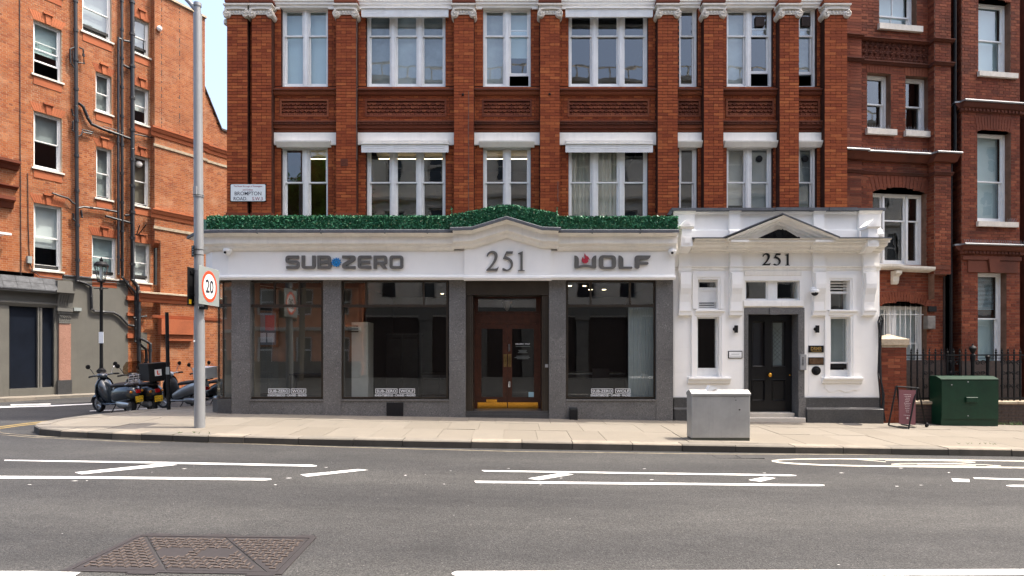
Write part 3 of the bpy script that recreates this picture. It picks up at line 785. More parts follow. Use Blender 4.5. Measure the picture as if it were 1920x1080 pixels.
# the slit between the two corner pilasters
BR.wall(FM, PU['a'][1], PU['aa'][0], ZB, ZT, -.16, cols=1, reveal=False)
BAYS = [('aa', 'b', (530, 617), 2, False), ('b', 'c', (688.5, 836), 3, True), ('c', 'd', (906, 995), 2, False), ('d', 'e', (1065.5, 1213.5), 3, True),
        ('e', 'f', (1276, 1306), 1, False), ('f', 'g', (1360, 1446), 2, False), ('g', 'h', (1499.5, 1529.5), 1, False)]
Z2T, Z2B = FM.z(15, DFR), FM.z(166, DFR); Z1T = FM.z(274, DFR); Z1B = FM.z(418, DFR)
zof = lambda y, d=DW: FM.z(y, d)
mould, lint, arch_m, dark = MB(), MB(), MB(), MB()
for bi, (p, q, (x0, x1), nl, box) in enumerate(BAYS):
    ua, ub = PU[p][1], PU[q][0]
    # pairs of slim windows keep their own spacing where a pilaster hides one jamb
    wu0, wu1 = FM.u(x0, DFR), FM.u(x1, DFR)
    if nl == 1: wu0, wu1 = ua + .09, ub - .09
    h2, h1 = (wu0, wu1, Z2B, Z2T), (wu0, wu1, Z1B, Z1T)
    zspan_t, zspan_b = zof(166), zof(248)
    hp0, hp1 = ((wu0 + .02, wu1 - .02) if nl > 1 else (wu0 - .02, wu1 + .02)); zq0, zq1 = zof(216), zof(190)
    hole_p = (hp0, hp1, zq0, zq1)
    BR.wall(FM, ua, ub, Z2B, zof(14), DW, [h2], off=ua)
    BR.wall(FM, ua, ub, zspan_b, Z2B, DW, [hole_p], off=ua + .06, rev=.05)
    BR.wall(FM, ua, ub, ZB, zof(271), DW, [h1], off=ua)
    # brick string courses
    def course(y0, y1, d, name_tone=0): BR.wall(FM, ua, ub, zof(y1, d), zof(y0, d), d, zref=zof(y1, d), off=ua, reveal=False); mould.box(FM, ua + .002, ub - .002, DW + .002, d - .004, zof(y1, d) + .002, zof(y0, d) - .002)
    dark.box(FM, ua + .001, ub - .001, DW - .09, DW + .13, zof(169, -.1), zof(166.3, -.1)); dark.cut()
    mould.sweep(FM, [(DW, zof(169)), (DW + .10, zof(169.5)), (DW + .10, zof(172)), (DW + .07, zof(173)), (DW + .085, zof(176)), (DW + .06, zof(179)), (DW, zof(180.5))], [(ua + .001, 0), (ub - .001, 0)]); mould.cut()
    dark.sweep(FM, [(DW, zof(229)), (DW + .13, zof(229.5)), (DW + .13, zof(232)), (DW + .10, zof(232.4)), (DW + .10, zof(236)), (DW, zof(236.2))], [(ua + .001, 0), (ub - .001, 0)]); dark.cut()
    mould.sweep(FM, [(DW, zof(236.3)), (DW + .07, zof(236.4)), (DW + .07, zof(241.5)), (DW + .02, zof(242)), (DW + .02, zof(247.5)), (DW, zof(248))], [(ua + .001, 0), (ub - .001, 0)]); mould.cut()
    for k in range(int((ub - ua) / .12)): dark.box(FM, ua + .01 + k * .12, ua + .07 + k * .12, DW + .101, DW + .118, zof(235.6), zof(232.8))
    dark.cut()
    # panel frame and fish-scale tiles
    fm = MB(); e = .045
    for (a, b, c, d2) in ((hp0 - e, hp1 + e, zq1, zq1 + e), (hp0 - e, hp1 + e, zq0 - e, zq0), (hp0 - e, hp0, zq0, zq1), (hp1, hp1 + e, zq0, zq1)): fm.box(FM, a, b, DW - .04, DW + .022, c, d2)
    pan = obj('scale_panel', fm, M['terracotta'], B1); fm = MB(); fm.box(FM, hp0, hp1, DW - .06, DW - .035, zq0, zq1); obj('panel_back', fm, M['terracotta_dark'], pan)
    nr = 4; hh = (zq1 - zq0) / nr; nc = max(2, round((hp1 - hp0) / (hh * 1.28))); ww = (hp1 - hp0) / nc
    tile_me = None
    for r in range(nr):
        for c in range(nc + (r % 2)):
            cu = hp0 + (c + (.5 if r % 2 == 0 else 0)) * ww; lo, hi = max(hp0 - cu, -ww / 2), min(hp1 - cu, ww / 2)
            t = MB(); zt = zq1 - r * hh; rad = hh * 1.18
            pts = [(lo * .97, zt)]; K = 6
            for k in range(K + 1):
                a = lo * .97 + (hi - lo) * .97 * k / K; f = max(0, 1 - (a / (ww / 2)) ** 2) ** .5; pts.append((a, zt - hh * .55 - rad * .45 * f))
            pts.append((hi * .97, zt))
            n = len(pts)
            vs = [FM.pt(cu + a, DW - .03 + .055 * cl((zt - b) / (hh * 1.1), 0, 1), b) for a, b in pts] + [FM.pt(cu + a, DW - .036, b) for a, b in pts]
            t.mesh(vs, [tuple(range(n))] + [(k, (k + 1) % n, n + (k + 1) % n, n + k) for k in range(n)])
            # raised pip
            t.box(FM, cu + (lo + hi) / 2 - .016, cu + (lo + hi) / 2 + .016, DW - .02, DW + .02, zt - hh * .75, zt - hh * .62)
            obj('tile', t, M['terracotta'], pan)
    # cream lintel with its splayed underside
    d1 = DW + .05
    lint.box(FM, ua + .001, ub - .001, DW - .1, d1, zof(271.5, d1), zof(248.5, d1))
    c0, c1 = (wu0 - .09, wu1 + .09)
    lint.sweep(FM, [(d1, zof(264, d1)), (d1 + .09, zof(265, d1)), (d1 + .085, zof(267.5, d1)), (d1 + .05, zof(271, d1)), (d1, zof(276, d1)), (DW - .05, zof(276, d1))], [(c0, 0), (c1, 0)]); lint.cut()
    # architrave above the upper windows
    arch_m.sweep(FM, [(DW - .1, zof(15.5)), (DW + .03, zof(15.5)), (DW + .04, zof(12)), (DW + .075, zof(11)), (DW + .08, zof(7)), (DW + .11, zof(6)), (DW + .115, zof(1)), (DW + .115, zof(-40)), (DW - .1, zof(-40))], [(ua + .001, 0), (ub - .001, 0)])
    for uu0, uu1 in ((ua, wu0 - .02), (wu1 + .02, ub)):
        arch_m.box(FM, uu0 + .002, uu1 - .002, DW - .02, DW + .05, zof(18.5), zof(15.6))
    arch_m.cut()
    # windows
    blinds2 = {0: {'all': ('blind_blue', .0)}, 1: {0: ('net_dark', 0), 1: ('net_mid', 0), 2: ('net_dark', .0)}, 2: {0: ('net_mid', .0), 1: ('blind_blue', .42)}, 3: None, 4: None, 5: {0: ('net_mid', 0)}, 6: {'all': ('net_dark', .2)}}[bi]
    op2 = {2: {1: .30}, 5: {1: .36}, 6: {0: .34}}.get(bi)
    ww2 = sash_window(B1, FM, wu0, wu1, Z2B, Z2T, DFR, nl, .70 - .04, blinds=blinds2, opened=op2, mull=.135)
    blinds1 = {5: {0: ('room_light', .25), 1: ('blind_grey', 0)}, 6: {'all': ('net_dark', 0)}}.get(bi)
    ww1 = sash_window(B1, FM, wu0, wu1, Z1B, Z1T, DFR, nl, .53, blinds=blinds1, mull=.135)
    if bi == 3:   # gathered curtains
        m = MB(); pts = []; K = 60; ca, cb = wu0 + .03, wu0 + (wu1 - wu0) * .66
        vs = []
        for k in range(K + 1):
            u = ca + (cb - ca) * k / K; dd = DFR - .26 + .035 * math.sin(k * 1.15) + .02 * math.sin(k * 2.7); vs += [FM.pt(u, dd, Z1B), FM.pt(u, dd, Z1T)]
        m.mesh(vs, [(2 * k, 2 * k + 2, 2 * k + 3, 2 * k + 1) for k in range(K)]); obj('curtain', m, M['curtain'], ww1, smooth=80)
    if bi in (5, 6):
        for wo, zz, rr in ((ww1, zof(297, DFR), .085), (ww2, zof(40, DFR), .12)):
            k = (wu0 + wu1) / 2 + ((wu1 - wu0) * .25 if nl == 2 else 0); m = MB()
            if rr > .1: m.box(FM, k - .10, k + .12, DFR - .05, DFR + .01, zz - .12, zz + .12)
            else: m.lathe(FM.pt(k, DFR - .05, zz), [(rr, 0), (rr, .03), (rr * .85, .04), (.02, .05)], 16, axis=FM.n)
            obj('extractor_fan', m, M['clay'] if rr > .1 else M['iron'], wo)
    if box:   # white blind boxes over the three-light windows
        for zt, zb in ((zof(17, -.05), zof(29, -.05)), (zof(271, -.05), zof(283.5, -.05))):
            m = MB(); a, b = wu0 - .09, wu1 + .09
            m.sweep(FM, [(DW, zb + .02), (-.06, zb + .02), (-.06, zt), (-.02, zt + .012), (-.02, zt + .03), (DW, zt + .03)], [(a, 0), (b, 0)])
            w3 = (b - a) / 3
            for k in range(3):
                for zc in (.30, .62): m.box(FM, a + w3 * k + .09, a + w3 * (k + 1) - .09, -.061, -.052, zb + .02 + (zt - zb) * zc, zb + .02 + (zt - zb) * (zc + .17))
            bo = obj('blind_box', m, M['frame_white'], B1); m = MB()
            for k in range(3):
                for zc in (.44, .76): m.box(FM, a + w3 * k + .09, a + w3 * (k + 1) - .09, -.061, -.056, zb + .02 + (zt - zb) * (zc - .05), zb + .02 + (zt - zb) * (zc + .03))
            obj('groove_shade_strip', m, M['sign_grey'], bo)  # grey strips carry the shade of the box grooves as colour
            m = MB(); K = 48; vs = []; fs = []
            for k in range(K * 2 + 1):
                u = a + (b - a) * k / (K * 2); vs += [FM.pt(u, -.065, zb + .022), FM.pt(u, -.065, zb - .012 - (.022 if k % 2 else 0))]
            m.mesh(vs, [(2 * k, 2 * k + 2, 2 * k + 3, 2 * k + 1) for k in range(K * 2)]); obj('valance', m, M['frame_white'], bo)
objs('string_course', mould, M['terracotta'], B1); objs('dark_course', dark, M['terracotta_dark'], B1); objs('lintel', lint, M['cream'], B1); objs('architrave', arch_m, M['cream'], B1)  # sill slab and lower band in a darker terracotta than the other courses
# red blocks of pilaster above the capitals, moulded base
mb = MB()
for k, (a, b) in PU.items():
    mb.box(FM, a, b, -.3, -.001, FM.z(7.5), FM.z(-60)); mb.box(FM, a - .04, b + .04, -.3, .05, FM.z(5), FM.z(1))
    mb.box(FM, a - .04, b + .04, -.19, .045, 3.75, FM.z(403)); mb.box(FM, a - .02, b + .02, -.19, .025, FM.z(403), FM.z(399)); mb.cut()
objs('pilaster_block', mb, M['terracotta'], B1)
# Ionic capitals
def capital(a, b):
    m = MB(); c = (a + b) / 2; hw = (b - a) / 2; z0, z1 = FM.z(27.5), FM.z(10)
    m.box(FM, a - .055, b + .055, -.2, .10, z1 - .04, z1); m.box(FM, a - .03, b + .03, -.2, .075, z1 - .075, z1 - .04)
    m.box(FM, a - .01, b + .01, -.2, .03, z0 - .01, z1 - .07)
    K = 10; arc = [(c - hw - .03 + (2 * hw + .06) * k / K, z1 - .10 + .022 * (1 - (2 * k / K - 1) ** 2)) for k in range(K + 1)]
    low = [(u, zz - .05) for u, zz in arc[::-1]]
    m.prism(arc + low, .0, .075, lambda u, z, h: FM.pt(u, h, z))
    for sgn in (-1, 1):
        cu, cz = c + sgn * (hw - .022), z0 - .01
        sp = []
        for k in range(26):
            th = -math.pi / 2 * 1 + k * .52; rr = .085 * (1 - k / 34); sp.append(FM.pt(cu + sgn * rr * math.cos(th), .072, cz + rr * math.sin(th) * -1))
        m.tube(sp, .017, 5); m.lathe(FM.pt(cu, -.19, cz), [(.092, 0), (.092, .235), (.075, .245)], 16, axis=FM.n)
        m.lathe(FM.pt(cu, .05, cz), [(.022, 0), (.022, .045), (.008, .05)], 8, axis=FM.n)
    for k in range(5):
        u = c + (k - 2) * hw * .30; m.lathe(FM.pt(u, .02, z0 + .035), [(.004, -.03), (.03, -.01), (.034, .02), (.02, .06), (.006, .075)], 8)
    for k in range(7):   # pierced leaf fan above the eggs
        th = R(25 + k * 21.7); m.tube([FM.pt(c + .03 * math.cos(th), .035, z0 + .10 + .02 * math.sin(th)), FM.pt(c + .13 * math.cos(th), .05, z0 + .10 + .055 * math.sin(th))], .011, 5, r1=.018)
    obj('capital', m, M['stone'], B1, smooth=40)
for k, (a, b) in PU.items(): capital(a, b)
m = MB(); m.lathe((PU['a'][0] - .05, 14.86, FM.z(38)), [(.02, -.09), (.075, -.05), (.085, 0), (.07, .06), (.02, .09)], 12); m.lathe((PU['a'][0] - .05, 14.86, FM.z(22)), [(.075, -.08), (.085, .05), (.05, .1)], 12)
obj('corner_volute', m, M['stone'], B1, smooth=40)
for px, ya, yb in ((878.5, 170, 402), (1046, 340, 378), (668.8, 24, 300)):
    m = MB(); u = FM.u(px, .01); m.tube([FM.pt(u + .006 * math.sin(k * 1.7), .012, FM.z(ya + (yb - ya) * k / 9)) for k in range(10)], .006, 4); obj('cable', m, M['cable_grey'], B1)
m = MB()
for px, y in ((868, 178), (1030.5, 177)): m.lathe(FM.pt(FM.u(px), .0, FM.z(y)), [(.03, 0), (.03, .03), (.015, .05)], 8, axis=FM.n); m.cut()
objs('wall_anchor', m, M['iron'], B1)
# small terracotta air brick on a pilaster
m = MB(); u, z = FM.uz(645.5, 305); m.box(FM, u - .09, u + .09, -.02, .012, z - .09, z + .09)
for i in range(3):
    for j in range(3): m.box(FM, u - .066 + i * .05, u - .036 + i * .05, .012, .018, z - .066 + j * .05, z - .036 + j * .05)
obj('air_brick', m, M['terracotta_dark'], B1)
BR.finish(B1, M['brick'], M['mortar'])
# body of the building: storeys above the picture, flank, roof, floors and rooms
HB = 19.8
DIRS = Vector((.5, .866)); CORN = Vector((PU['a'][0], 14.75))
def along_street(k, off=0): return CORN + DIRS * k + Vector((.866, -.5)) * off
mb = MB()
zt = FM.z(-38)
mb.box(FM, PU['a'][0], PU['h'][1], -.35, -.02, zt, HB)
far = along_street(13)
for a, b in ((CORN, far), (far, Vector((PU['h'][1], far.y))), (Vector((PU['h'][1], far.y)), Vector((PU['h'][1], 14.8)))):
    mb.face([(a.x, a.y, 4.3 if a is CORN else 0), (b.x, b.y, 4.3 if a is CORN else 0), (b.x, b.y, HB), (a.x, a.y, HB)])
mb.face([(CORN.x, CORN.y, HB), (PU['h'][1], 14.75, HB), (PU['h'][1], far.y, HB), (far.x, far.y, HB)])
sh_c = [Vector((-6.5, 15.6)), along_street(13.5) + Vector((.3, 0))]
obj('upper_storeys', mb, M['flank'], B1)
mb = MB(); xr = PU['h'][1] - .1
zf1, zf2, zf3 = 3.72, FM.z(203, -.3), 10.6
for z0, z1 in ((zf1 - .15, zf1), (zf2 - .12, zf2), (zf3, zf3 + .1)): mb.box(W0, -6.6, xr, 15.16, 20, z0, z1)
mb.box(W0, -6.6, xr, 20, 20.1, -.2, 10.6)
for u in [PU[k][0] + .25 for k in ('b', 'c', 'd', 'e', 'f', 'g')]: mb.box(W0, u - .05, u + .05, 15.2, 20, zf1, 10.6)
mb.box(W0, -6.9, -6.8, 15.2, 20, zf1, 10.6); mb.box(W0, xr, xr + .05, 14.95, 20, 0, 10.6)
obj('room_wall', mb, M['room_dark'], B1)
# warm lit cove in the first-floor rooms and a few downlights
mb = MB()
for a, b in (('aa', 'b'), ('b', 'c'), ('c', 'd')):
    mb.box(W0, PU[a][1] + .1, PU[b][0] - .05, 16.80, 16.84, FM.z(299.2, -2.1), FM.z(298.0, -2.1)); mb.cut()
objs('cove_light', mb, M['glow'], B1)
mb = MB()
for a, b in (('aa', 'b'), ('b', 'c'), ('c', 'd')): mb.box(W0, PU[a][1], PU[b][0], 16.96, 17.1, FM.z(299.4, -2.6), zf2 - .12); mb.cut()
objs('cove_bulkhead', mb, M['room_light'], B1)

# ------------------------------------------------------------ shopfront of the corner building
gz = lambda y, d=DG: FM.z(y, d)
P0, P1, P2 = Vector((FM.u(434, DG), 14.4)), Vector((-7.24, 14.45)), Vector((-7.5, 14.74))
P3 = P2 + DIRS * 6
PR = Vector((FM.u(1262, DG), 14.4))
front = [PR, P0, P1, P2, P3]
fl = lambda pts: [(d - DG, FM.z(y, d)) for d, y in pts]
FAS = [(DG - .05, 440), (.48, 470.5), (.50, 470.5), (.50, 515.5), (.56, 516.5), (.575, 520), (.54, 524.7), (.2, 525)]
COR = [(.45, 470.4), (.53, 470.2), (.60, 465), (.62, 461), (.69, 457), (.70, 456), (.70, 443), (.72, 442.5), (.80, 437.5), (.83, 436.6), (.45, 436.6)]
LEAD = [(.45, 436.3), (.87, 436.3), (.87, 431), (.84, 430), (.2, 429)]
uA, uB = FM.u(871, .5), FM.u(1033, .5)
m = MB(); m.plan(fl(FAS), front); 
m.box(FM, uA, uB, .45, .56, FM.z(524.7, .5), FM.z(462, .5))
m.sweep(FM, [(.56, FM.z(516.5, .56)), (.61, FM.z(517.2, .6)), (.62, FM.z(521, .6)), (.59, FM.z(525.6, .6)), (.5, FM.z(525.6, .6))], [(uA - .012, 0), (uB + .012, 0)])
# raised gable field over the door
m.prism([(uA, FM.z(462.5, .56)), (uB, FM.z(462.5, .56)), (FM.u(1018, .56), FM.z(458, .56)), (FM.u(950, .56), FM.z(441, .56)), (FM.u(885, .56), FM.z(458, .56))], .40, .559, lambda a, b, h: FM.pt(a, h, b))
obj('fascia', m, M['white'], B1)
# cornice broken by the gabled centre
gl, gr = FM.u(849, .8), FM.u(1047, .8)
gpath = [(gl, 0), (FM.u(885, .8), .015), (FM.u(950, .8), .265), (FM.u(1016, .8), .015), (gr, 0)]
ex = lambda pts, e: [(d + e, FM.z(y, d)) for d, y in pts]
m = MB(); m.plan(fl(COR), [Vector((gl + .004, 14.4)), P0, P1, P2, P3]); m.plan(fl(COR), [PR, Vector((gr - .004, 14.4))])
m.sweep(FM, [(d, z + .035) for d, z in ex(COR, .07)], gpath)
obj('cornice', m, M['cream'], B1)
m = MB(); m.plan(fl(LEAD), [Vector((gl + .004, 14.4)), P0, P1, P2, P3]); m.plan(fl(LEAD), [PR, Vector((gr - .004, 14.4))])
m.sweep(FM, [(d, z + .035) for d, z in ex(LEAD, .09)], [(gl - .05, -.004), (FM.u(885, .8), .012), (FM.u(950, .8), .262), (FM.u(1016, .8), .012), (gr + .05, -.004)])
for px in (480, 600, 720, 800, 1110, 1200): m.box(FM, FM.u(px, .87), FM.u(px, .87) + .02, .8, .878, FM.z(437, .87), FM.z(430, .87))
obj('lead_flashing', m, M['lead'], B1)
# granite piers and stall riser
zb = -.32; zs = gz(748.5); zfas = FM.z(525, .3)
piers = [(434, 468), (606, 639), (842, 873), (1029.5, 1061), (1230.5, 1262)]
for k, (a, b) in enumerate(piers):
    m = MB(); ua, ub = FM.u(a, DG), FM.u(b, DG); z1 = gz(675)
    m.box(FM, ua, ub, 0, DG, zb, z1 - .002); m.box(FM, ua, ub, 0, DG, z1 + .002, zfas)
    obj('granite_pier', m, M['granite'], B1)
for a, b in ((468, 606), (639, 842), (1061, 1230.5)):
    m = MB(); m.box(FM, FM.u(a, DG) + .002, FM.u(b, DG) - .002, 0, DG - .012, zb, zs); m.box(FM, FM.u(a, DG) + .002, FM.u(b, DG) - .002, .0, DG + .012, zs - .045, zs + .0)
    obj('stall_riser', m, M['granite'], B1)
def pane_q(m, fr, a, b, z0, z1, d): m.quad(fr, a, b, z0, z1, d, tilt=(rnd.uniform(-.001, .001), 0))
def shop_window(x0, x1, lights, label=None):
    d = .24; u0, u1 = FM.u(x0 - 2.5, d), FM.u(x1 + 2.5, d); z0, z1 = FM.z(748, d), zfas; zt0, zt1 = FM.z(576, d), FM.z(571, d); fw = .05
    m = MB(); m.box(FM, u0, u0 + fw, d - .07, d + .02, z0, z1); m.box(FM, u1 - fw, u1, d - .07, d + .02, z0, z1)
    m.box(FM, u0 + fw, u1 - fw, d - .07, d + .015, z0, z0 + fw); m.box(FM, u0 + fw, u1 - fw, d - .07, d + .015, z1 - fw, z1); m.box(FM, u0 + fw, u1 - fw, d - .07, d + .022, zt0, zt1)
    for a, b in zip(lights, lights[1:]): m.box(FM, FM.u(a[1], d), FM.u(b[0], d), d - .06, d + .012, zt1, z1 - fw)
    o = obj('shop_window', m, M['bronze'], B1)
    m = MB(); pane_q(m, FM, u0 + fw, u1 - fw, z0 + fw, zt0, d - .03); obj('glass_pane', m, M['glass_shop'], o)
    for a, b in lights:
        m = MB(); pane_q(m, FM, max(FM.u(a, d), u0 + fw), min(FM.u(b, d), u1 - fw), zt1, z1 - fw, d - .03); obj('glass_pane', m, M['glass_shop'], o)
    return o
SWA = shop_window(470, 604, [(470, 513), (515.5, 559), (563, 604)])
SWB = shop_window(643, 838, [(643, 684.5), (688.5, 792.5), (796, 838)])
SWC = shop_window(1064, 1227, [(1064, 1106), (1109.5, 1179.5), (1183, 1227)])
# window lettering, bottom edge
def decal(sw, xa, xb, xc, xd):
    d = .215
    for s, a, b in (('SUB-ZERO', xa, xb), ('WOLF', xc, xd)):
        u0, u1 = FM.u(a, d), FM.u(b, d); z0, z1 = FM.z(737.6, d), FM.z(728.6, d); m = MB(); e = .012
        for q in ((u0, u1, z0, z0 + e), (u0, u1, z1 - e, z1), (u0, u0 + e, z0, z1), (u1 - e, u1, z0, z1)): m.box(FM, q[0], q[1], d, d + .002, q[2], q[3])
        obj('lettering_box', m, M['white_decal'], sw)
        t = text_data(s, 1, .001, offset=.012); w = max(v.co.x for v in t.vertices) - min(v.co.x for v in t.vertices); h = max(v.co.y for v in t.vertices)
        onto(t, 'window_lettering', M['white_decal'], FM, (u0 + u1) / 2, z0 + .028, d + .001, sw, sx=(u1 - u0 - .06) / w, sy=(z1 - z0 - .056) / h)
    t = text_data('KNIGHTSBRIDGE \u2022 CANNES \u2022 MADRID', 1, .001, offset=.02); w = max(v.co.x for v in t.vertices) - min(v.co.x for v in t.vertices); h = .73
    u0, u1 = FM.u(xa - 1, d), FM.u(xd + 1, d)
    onto(t, 'window_lettering', M['white_decal'], FM, (u0 + u1) / 2, FM.z(743, d), d + .001, sw, sx=(u1 - u0) / w, sy=.052 / h)
decal(SWA, 503, 543, 545.5, 574); decal(SWB, 704, 745, 748.5, 778); decal(SWC, 1108.5, 1149.5, 1153.5, 1182)
# curved corner window
m = MB(); cw = [P0, P1, P2, P3]
m.plan([(.015, zb), (.015, zs), (-.12, zs), (-.12, zb)], cw); obj('stall_riser', m, M['granite_dark'], B1)
m = MB()
for z0, z1 in ((zs, zs + .04), (FM.z(576), FM.z(571)), (zfas - .05, zfas)): m.plan([(-.06, z0), (-.06, z1), (-.12, z1), (-.12, z0)], cw)
for p in (P1, P2): m.box(W0, p.x + .08, p.x + .11, p.y + .07, p.y + .10, zs, zfas)
o = obj('corner_window', m, M['bronze'], B1)
for a, b in zip(cw, cw[1:]):
    t = (b - a).normalized(); n = Vector((t.y, -t.x)) * .09; a, b = a + n, b + n
    for z0, z1 in ((zs + .04, FM.z(576)), (FM.z(571), zfas - .05)):
        m = MB(); m.face([(b.x, b.y, z0), (a.x, a.y, z0), (a.x, a.y, z1), (b.x, b.y, z1)]); obj('glass_pane', m, M['glass_shop'], o)
# soffit closing the shop behind the fascia, floor, walls
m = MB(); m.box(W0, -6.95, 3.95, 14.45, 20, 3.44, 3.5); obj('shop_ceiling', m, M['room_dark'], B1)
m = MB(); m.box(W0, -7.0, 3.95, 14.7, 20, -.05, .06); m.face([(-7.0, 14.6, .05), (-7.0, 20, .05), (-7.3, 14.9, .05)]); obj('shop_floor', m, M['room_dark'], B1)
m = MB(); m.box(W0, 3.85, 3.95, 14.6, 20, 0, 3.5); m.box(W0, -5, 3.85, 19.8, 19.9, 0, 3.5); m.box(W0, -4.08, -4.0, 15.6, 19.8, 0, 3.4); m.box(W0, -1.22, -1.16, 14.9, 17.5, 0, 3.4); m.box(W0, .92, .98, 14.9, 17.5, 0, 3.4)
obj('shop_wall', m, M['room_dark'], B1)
m = MB(); m.box(W0, -7.2, -4.08, 16.3, 16.38, 0.06, 3.4); obj('partition_wall', m, M['room_beige'], B1)
m = MB(); m.box(FM, FM.u(414, .1), FM.u(433, .1), -.02, .02, zs, zfas); m.box(FM, FM.u(471, .1), FM.u(477, .1), -.25, .10, zs, zfas); obj('window_lining', m, M['room_beige'], B1)
m = MB(); m.box(FM, FM.u(647, 0), FM.u(690, -.6), -1.2, -.6, .06, FM.z(604, -.6)); uq = FM.u(649, -.6)
tallc = thing('tall_cabinet', 'tall beige cabinet with slatted vent standing inside the middle shop window', 'cabinet', (FM.u(668, -.6), 15.6, .06))
obj('cabinet_body', m, M['room_light'], tallc)
m = MB()
for k in range(3): m.box(FM, FM.u(652, -.6), FM.u(672, -.6), -.6, -.585, FM.z(613 + k * 5, -.6), FM.z(610.5 + k * 5, -.6))
obj('vent_slat', m, M['room_dark'], tallc)
m = MB(); K = 30; vs = []
for k in range(K + 1):
    u = FM.u(1177, 0) + (FM.u(1227, 0) - FM.u(1177, 0)) * k / K; vs += [FM.pt(u, .06 + .01 * math.sin(k * 2.1), FM.z(744, 0)), FM.pt(u, .06 + .01 * math.sin(k * 2.1), FM.z(577, 0))]
m.mesh(vs, [(2 * k, 2 * k + 2, 2 * k + 3, 2 * k + 1) for k in range(K)]); obj('shop_blind', m, M['blind_grey'], SWC)
m = MB()
for (u, y, w_) in ((1.6, 16.2, .05), (2.0, 16.2, .05), (2.3, 17.2, .06), (2.7, 17.2, .06), (-2.2, 18.5, .05)): m.lathe((u, y, 3.43), [(w_, 0), (w_, .012)], 12); m.cut()
objs('downlight', m, M['spot'], B1)
# kitchen display deep inside the middle and right windows
M['dim_steel'] = plain('dark_steel_appliance', (.05, .05, .052), .35, .4, var=.2)
def unit(name, label, cat, x0, x1, y0, y1, z1, mat, doors, top='room_dark'):
    t = thing(name, label, cat, ((x0 + x1) / 2, y0, .06)); m = MB(); m.box(W0, x0, x1, y0, y1, .14, z1); obj('carcass', m, M[mat], t)
    m = MB(); m.box(W0, x0 + .02, x1 - .02, y0 + .05, y1, .06, .14); obj('plinth', m, M['room_dark'], t)
    m = MB(); m.box(W0, x0 - .02, x1 + .02, y0 - .03, y1, z1 + .001, z1 + .04); obj('top', m, M[top], t)
    for k in range(doors):
        a = x0 + (x1 - x0) * k / doors; b = x0 + (x1 - x0) * (k + 1) / doors; m = MB(); m.box(W0, a + .006, b - .006, y0 - .02, y0 - .001, .16, z1 - .01); d_o = obj('door', m, M[mat], t)
        m = MB(); m.tube([(a + .06, y0 - .05, z1 - .12), (b - .06, y0 - .05, z1 - .12)], .012, 6); obj('handle', m, M['chrome'], d_o)
    return t
unit('range_cooker', 'steel range cooker faintly seen inside the middle shop window', 'cooker', -2.6, -1.6, 17.0, 17.6, .95, 'dim_steel', 2, 'iron')
unit('kitchen_island', 'long dark kitchen counter faintly seen inside the right shop window', 'counter', 1.5, 3.3, 17.2, 17.9, .95, 'seat', 3, 'alu')
unit('tall_fridge', 'tall steel double fridge at the back of the middle shop window', 'fridge', -3.9, -2.9, 18.2, 18.9, 2.15, 'dim_steel', 2, 'dim_steel')
# things inside the shop windows
pic = thing('framed_picture', 'gold framed red and grey picture on the beige wall inside the left shop window', 'picture', (-6.6, 16.28, 1.7))
u0, zt_ = FM.uz(478, 583, -1.5); u1, zb_ = FM.uz(521, 650, -1.5)
m = MB()
for q in ((u0, u1, zt_ - .05, zt_), (u0, u1, zb_, zb_ + .05), (u0, u0 + .05, zb_, zt_), (u1 - .05, u1, zb_, zt_)): m.box(FM, q[0], q[1], -1.54, -1.49, q[2], q[3])
obj('frame', m, M['brass_dark'], pic)
m = MB(); m.box(FM, u0 + .05, u1 - .05, -1.54, -1.515, zb_ + .05, zt_ - .05); obj('mount', m, plain('picture_mount', (.16, .16, .17), .4), pic)
m = MB(); m.box(FM, u0 + .28, u1 - .1, -1.515, -1.51, zb_ + .45, zt_ - .12); obj('print', m, M['redpaint'], pic)
m = MB(); m.box(FM, u0 + .09, u0 + .30, -1.515, -1.51, zb_ + .12, zb_ + .38); m.box(FM, u0 + .34, u1 - .1, -1.515, -1.51, zb_ + .12, zb_ + .38); obj('print', m, M['print_pale'], pic)
tb = thing('console_table', 'small dark console table inside the left shop window', 'table', (-5.5, 15.95, .06))
m = MB(); m.box(W0, -6.0, -5.05, 15.8, 16.25, .98, 1.03); obj('table_top', m, M['seat'], tb)
for x_, y_ in ((-5.96, 15.84), (-5.1, 15.84), (-5.96, 16.2), (-5.1, 16.2)):
    m = MB(); m.box(W0, x_ - .02, x_ + .02, y_ - .02, y_ + .02, .06, .98); obj('leg', m, M['seat'], tb)
ch = thing('office_chair', 'black chair standing inside the right shop window', 'chair', (2.45, 15.9, .06))
m = MB(); m.box(W0, 2.2, 2.7, 15.7, 16.2, .5, .56, ch=0); obj('seat', m, M['seat'], ch)
m = MB(); m.box(W0, 2.22, 2.68, 16.16, 16.2, .62, 1.15); obj('backrest', m, M['seat'], ch)
for x_, y_ in ((2.24, 15.74), (2.66, 15.74), (2.24, 16.16), (2.66, 16.16)):
    m = MB(); m.box(W0, x_ - .02, x_ + .02, y_ - .02, y_ + .02, .06, .5); obj('leg', m, M['chrome'], ch)

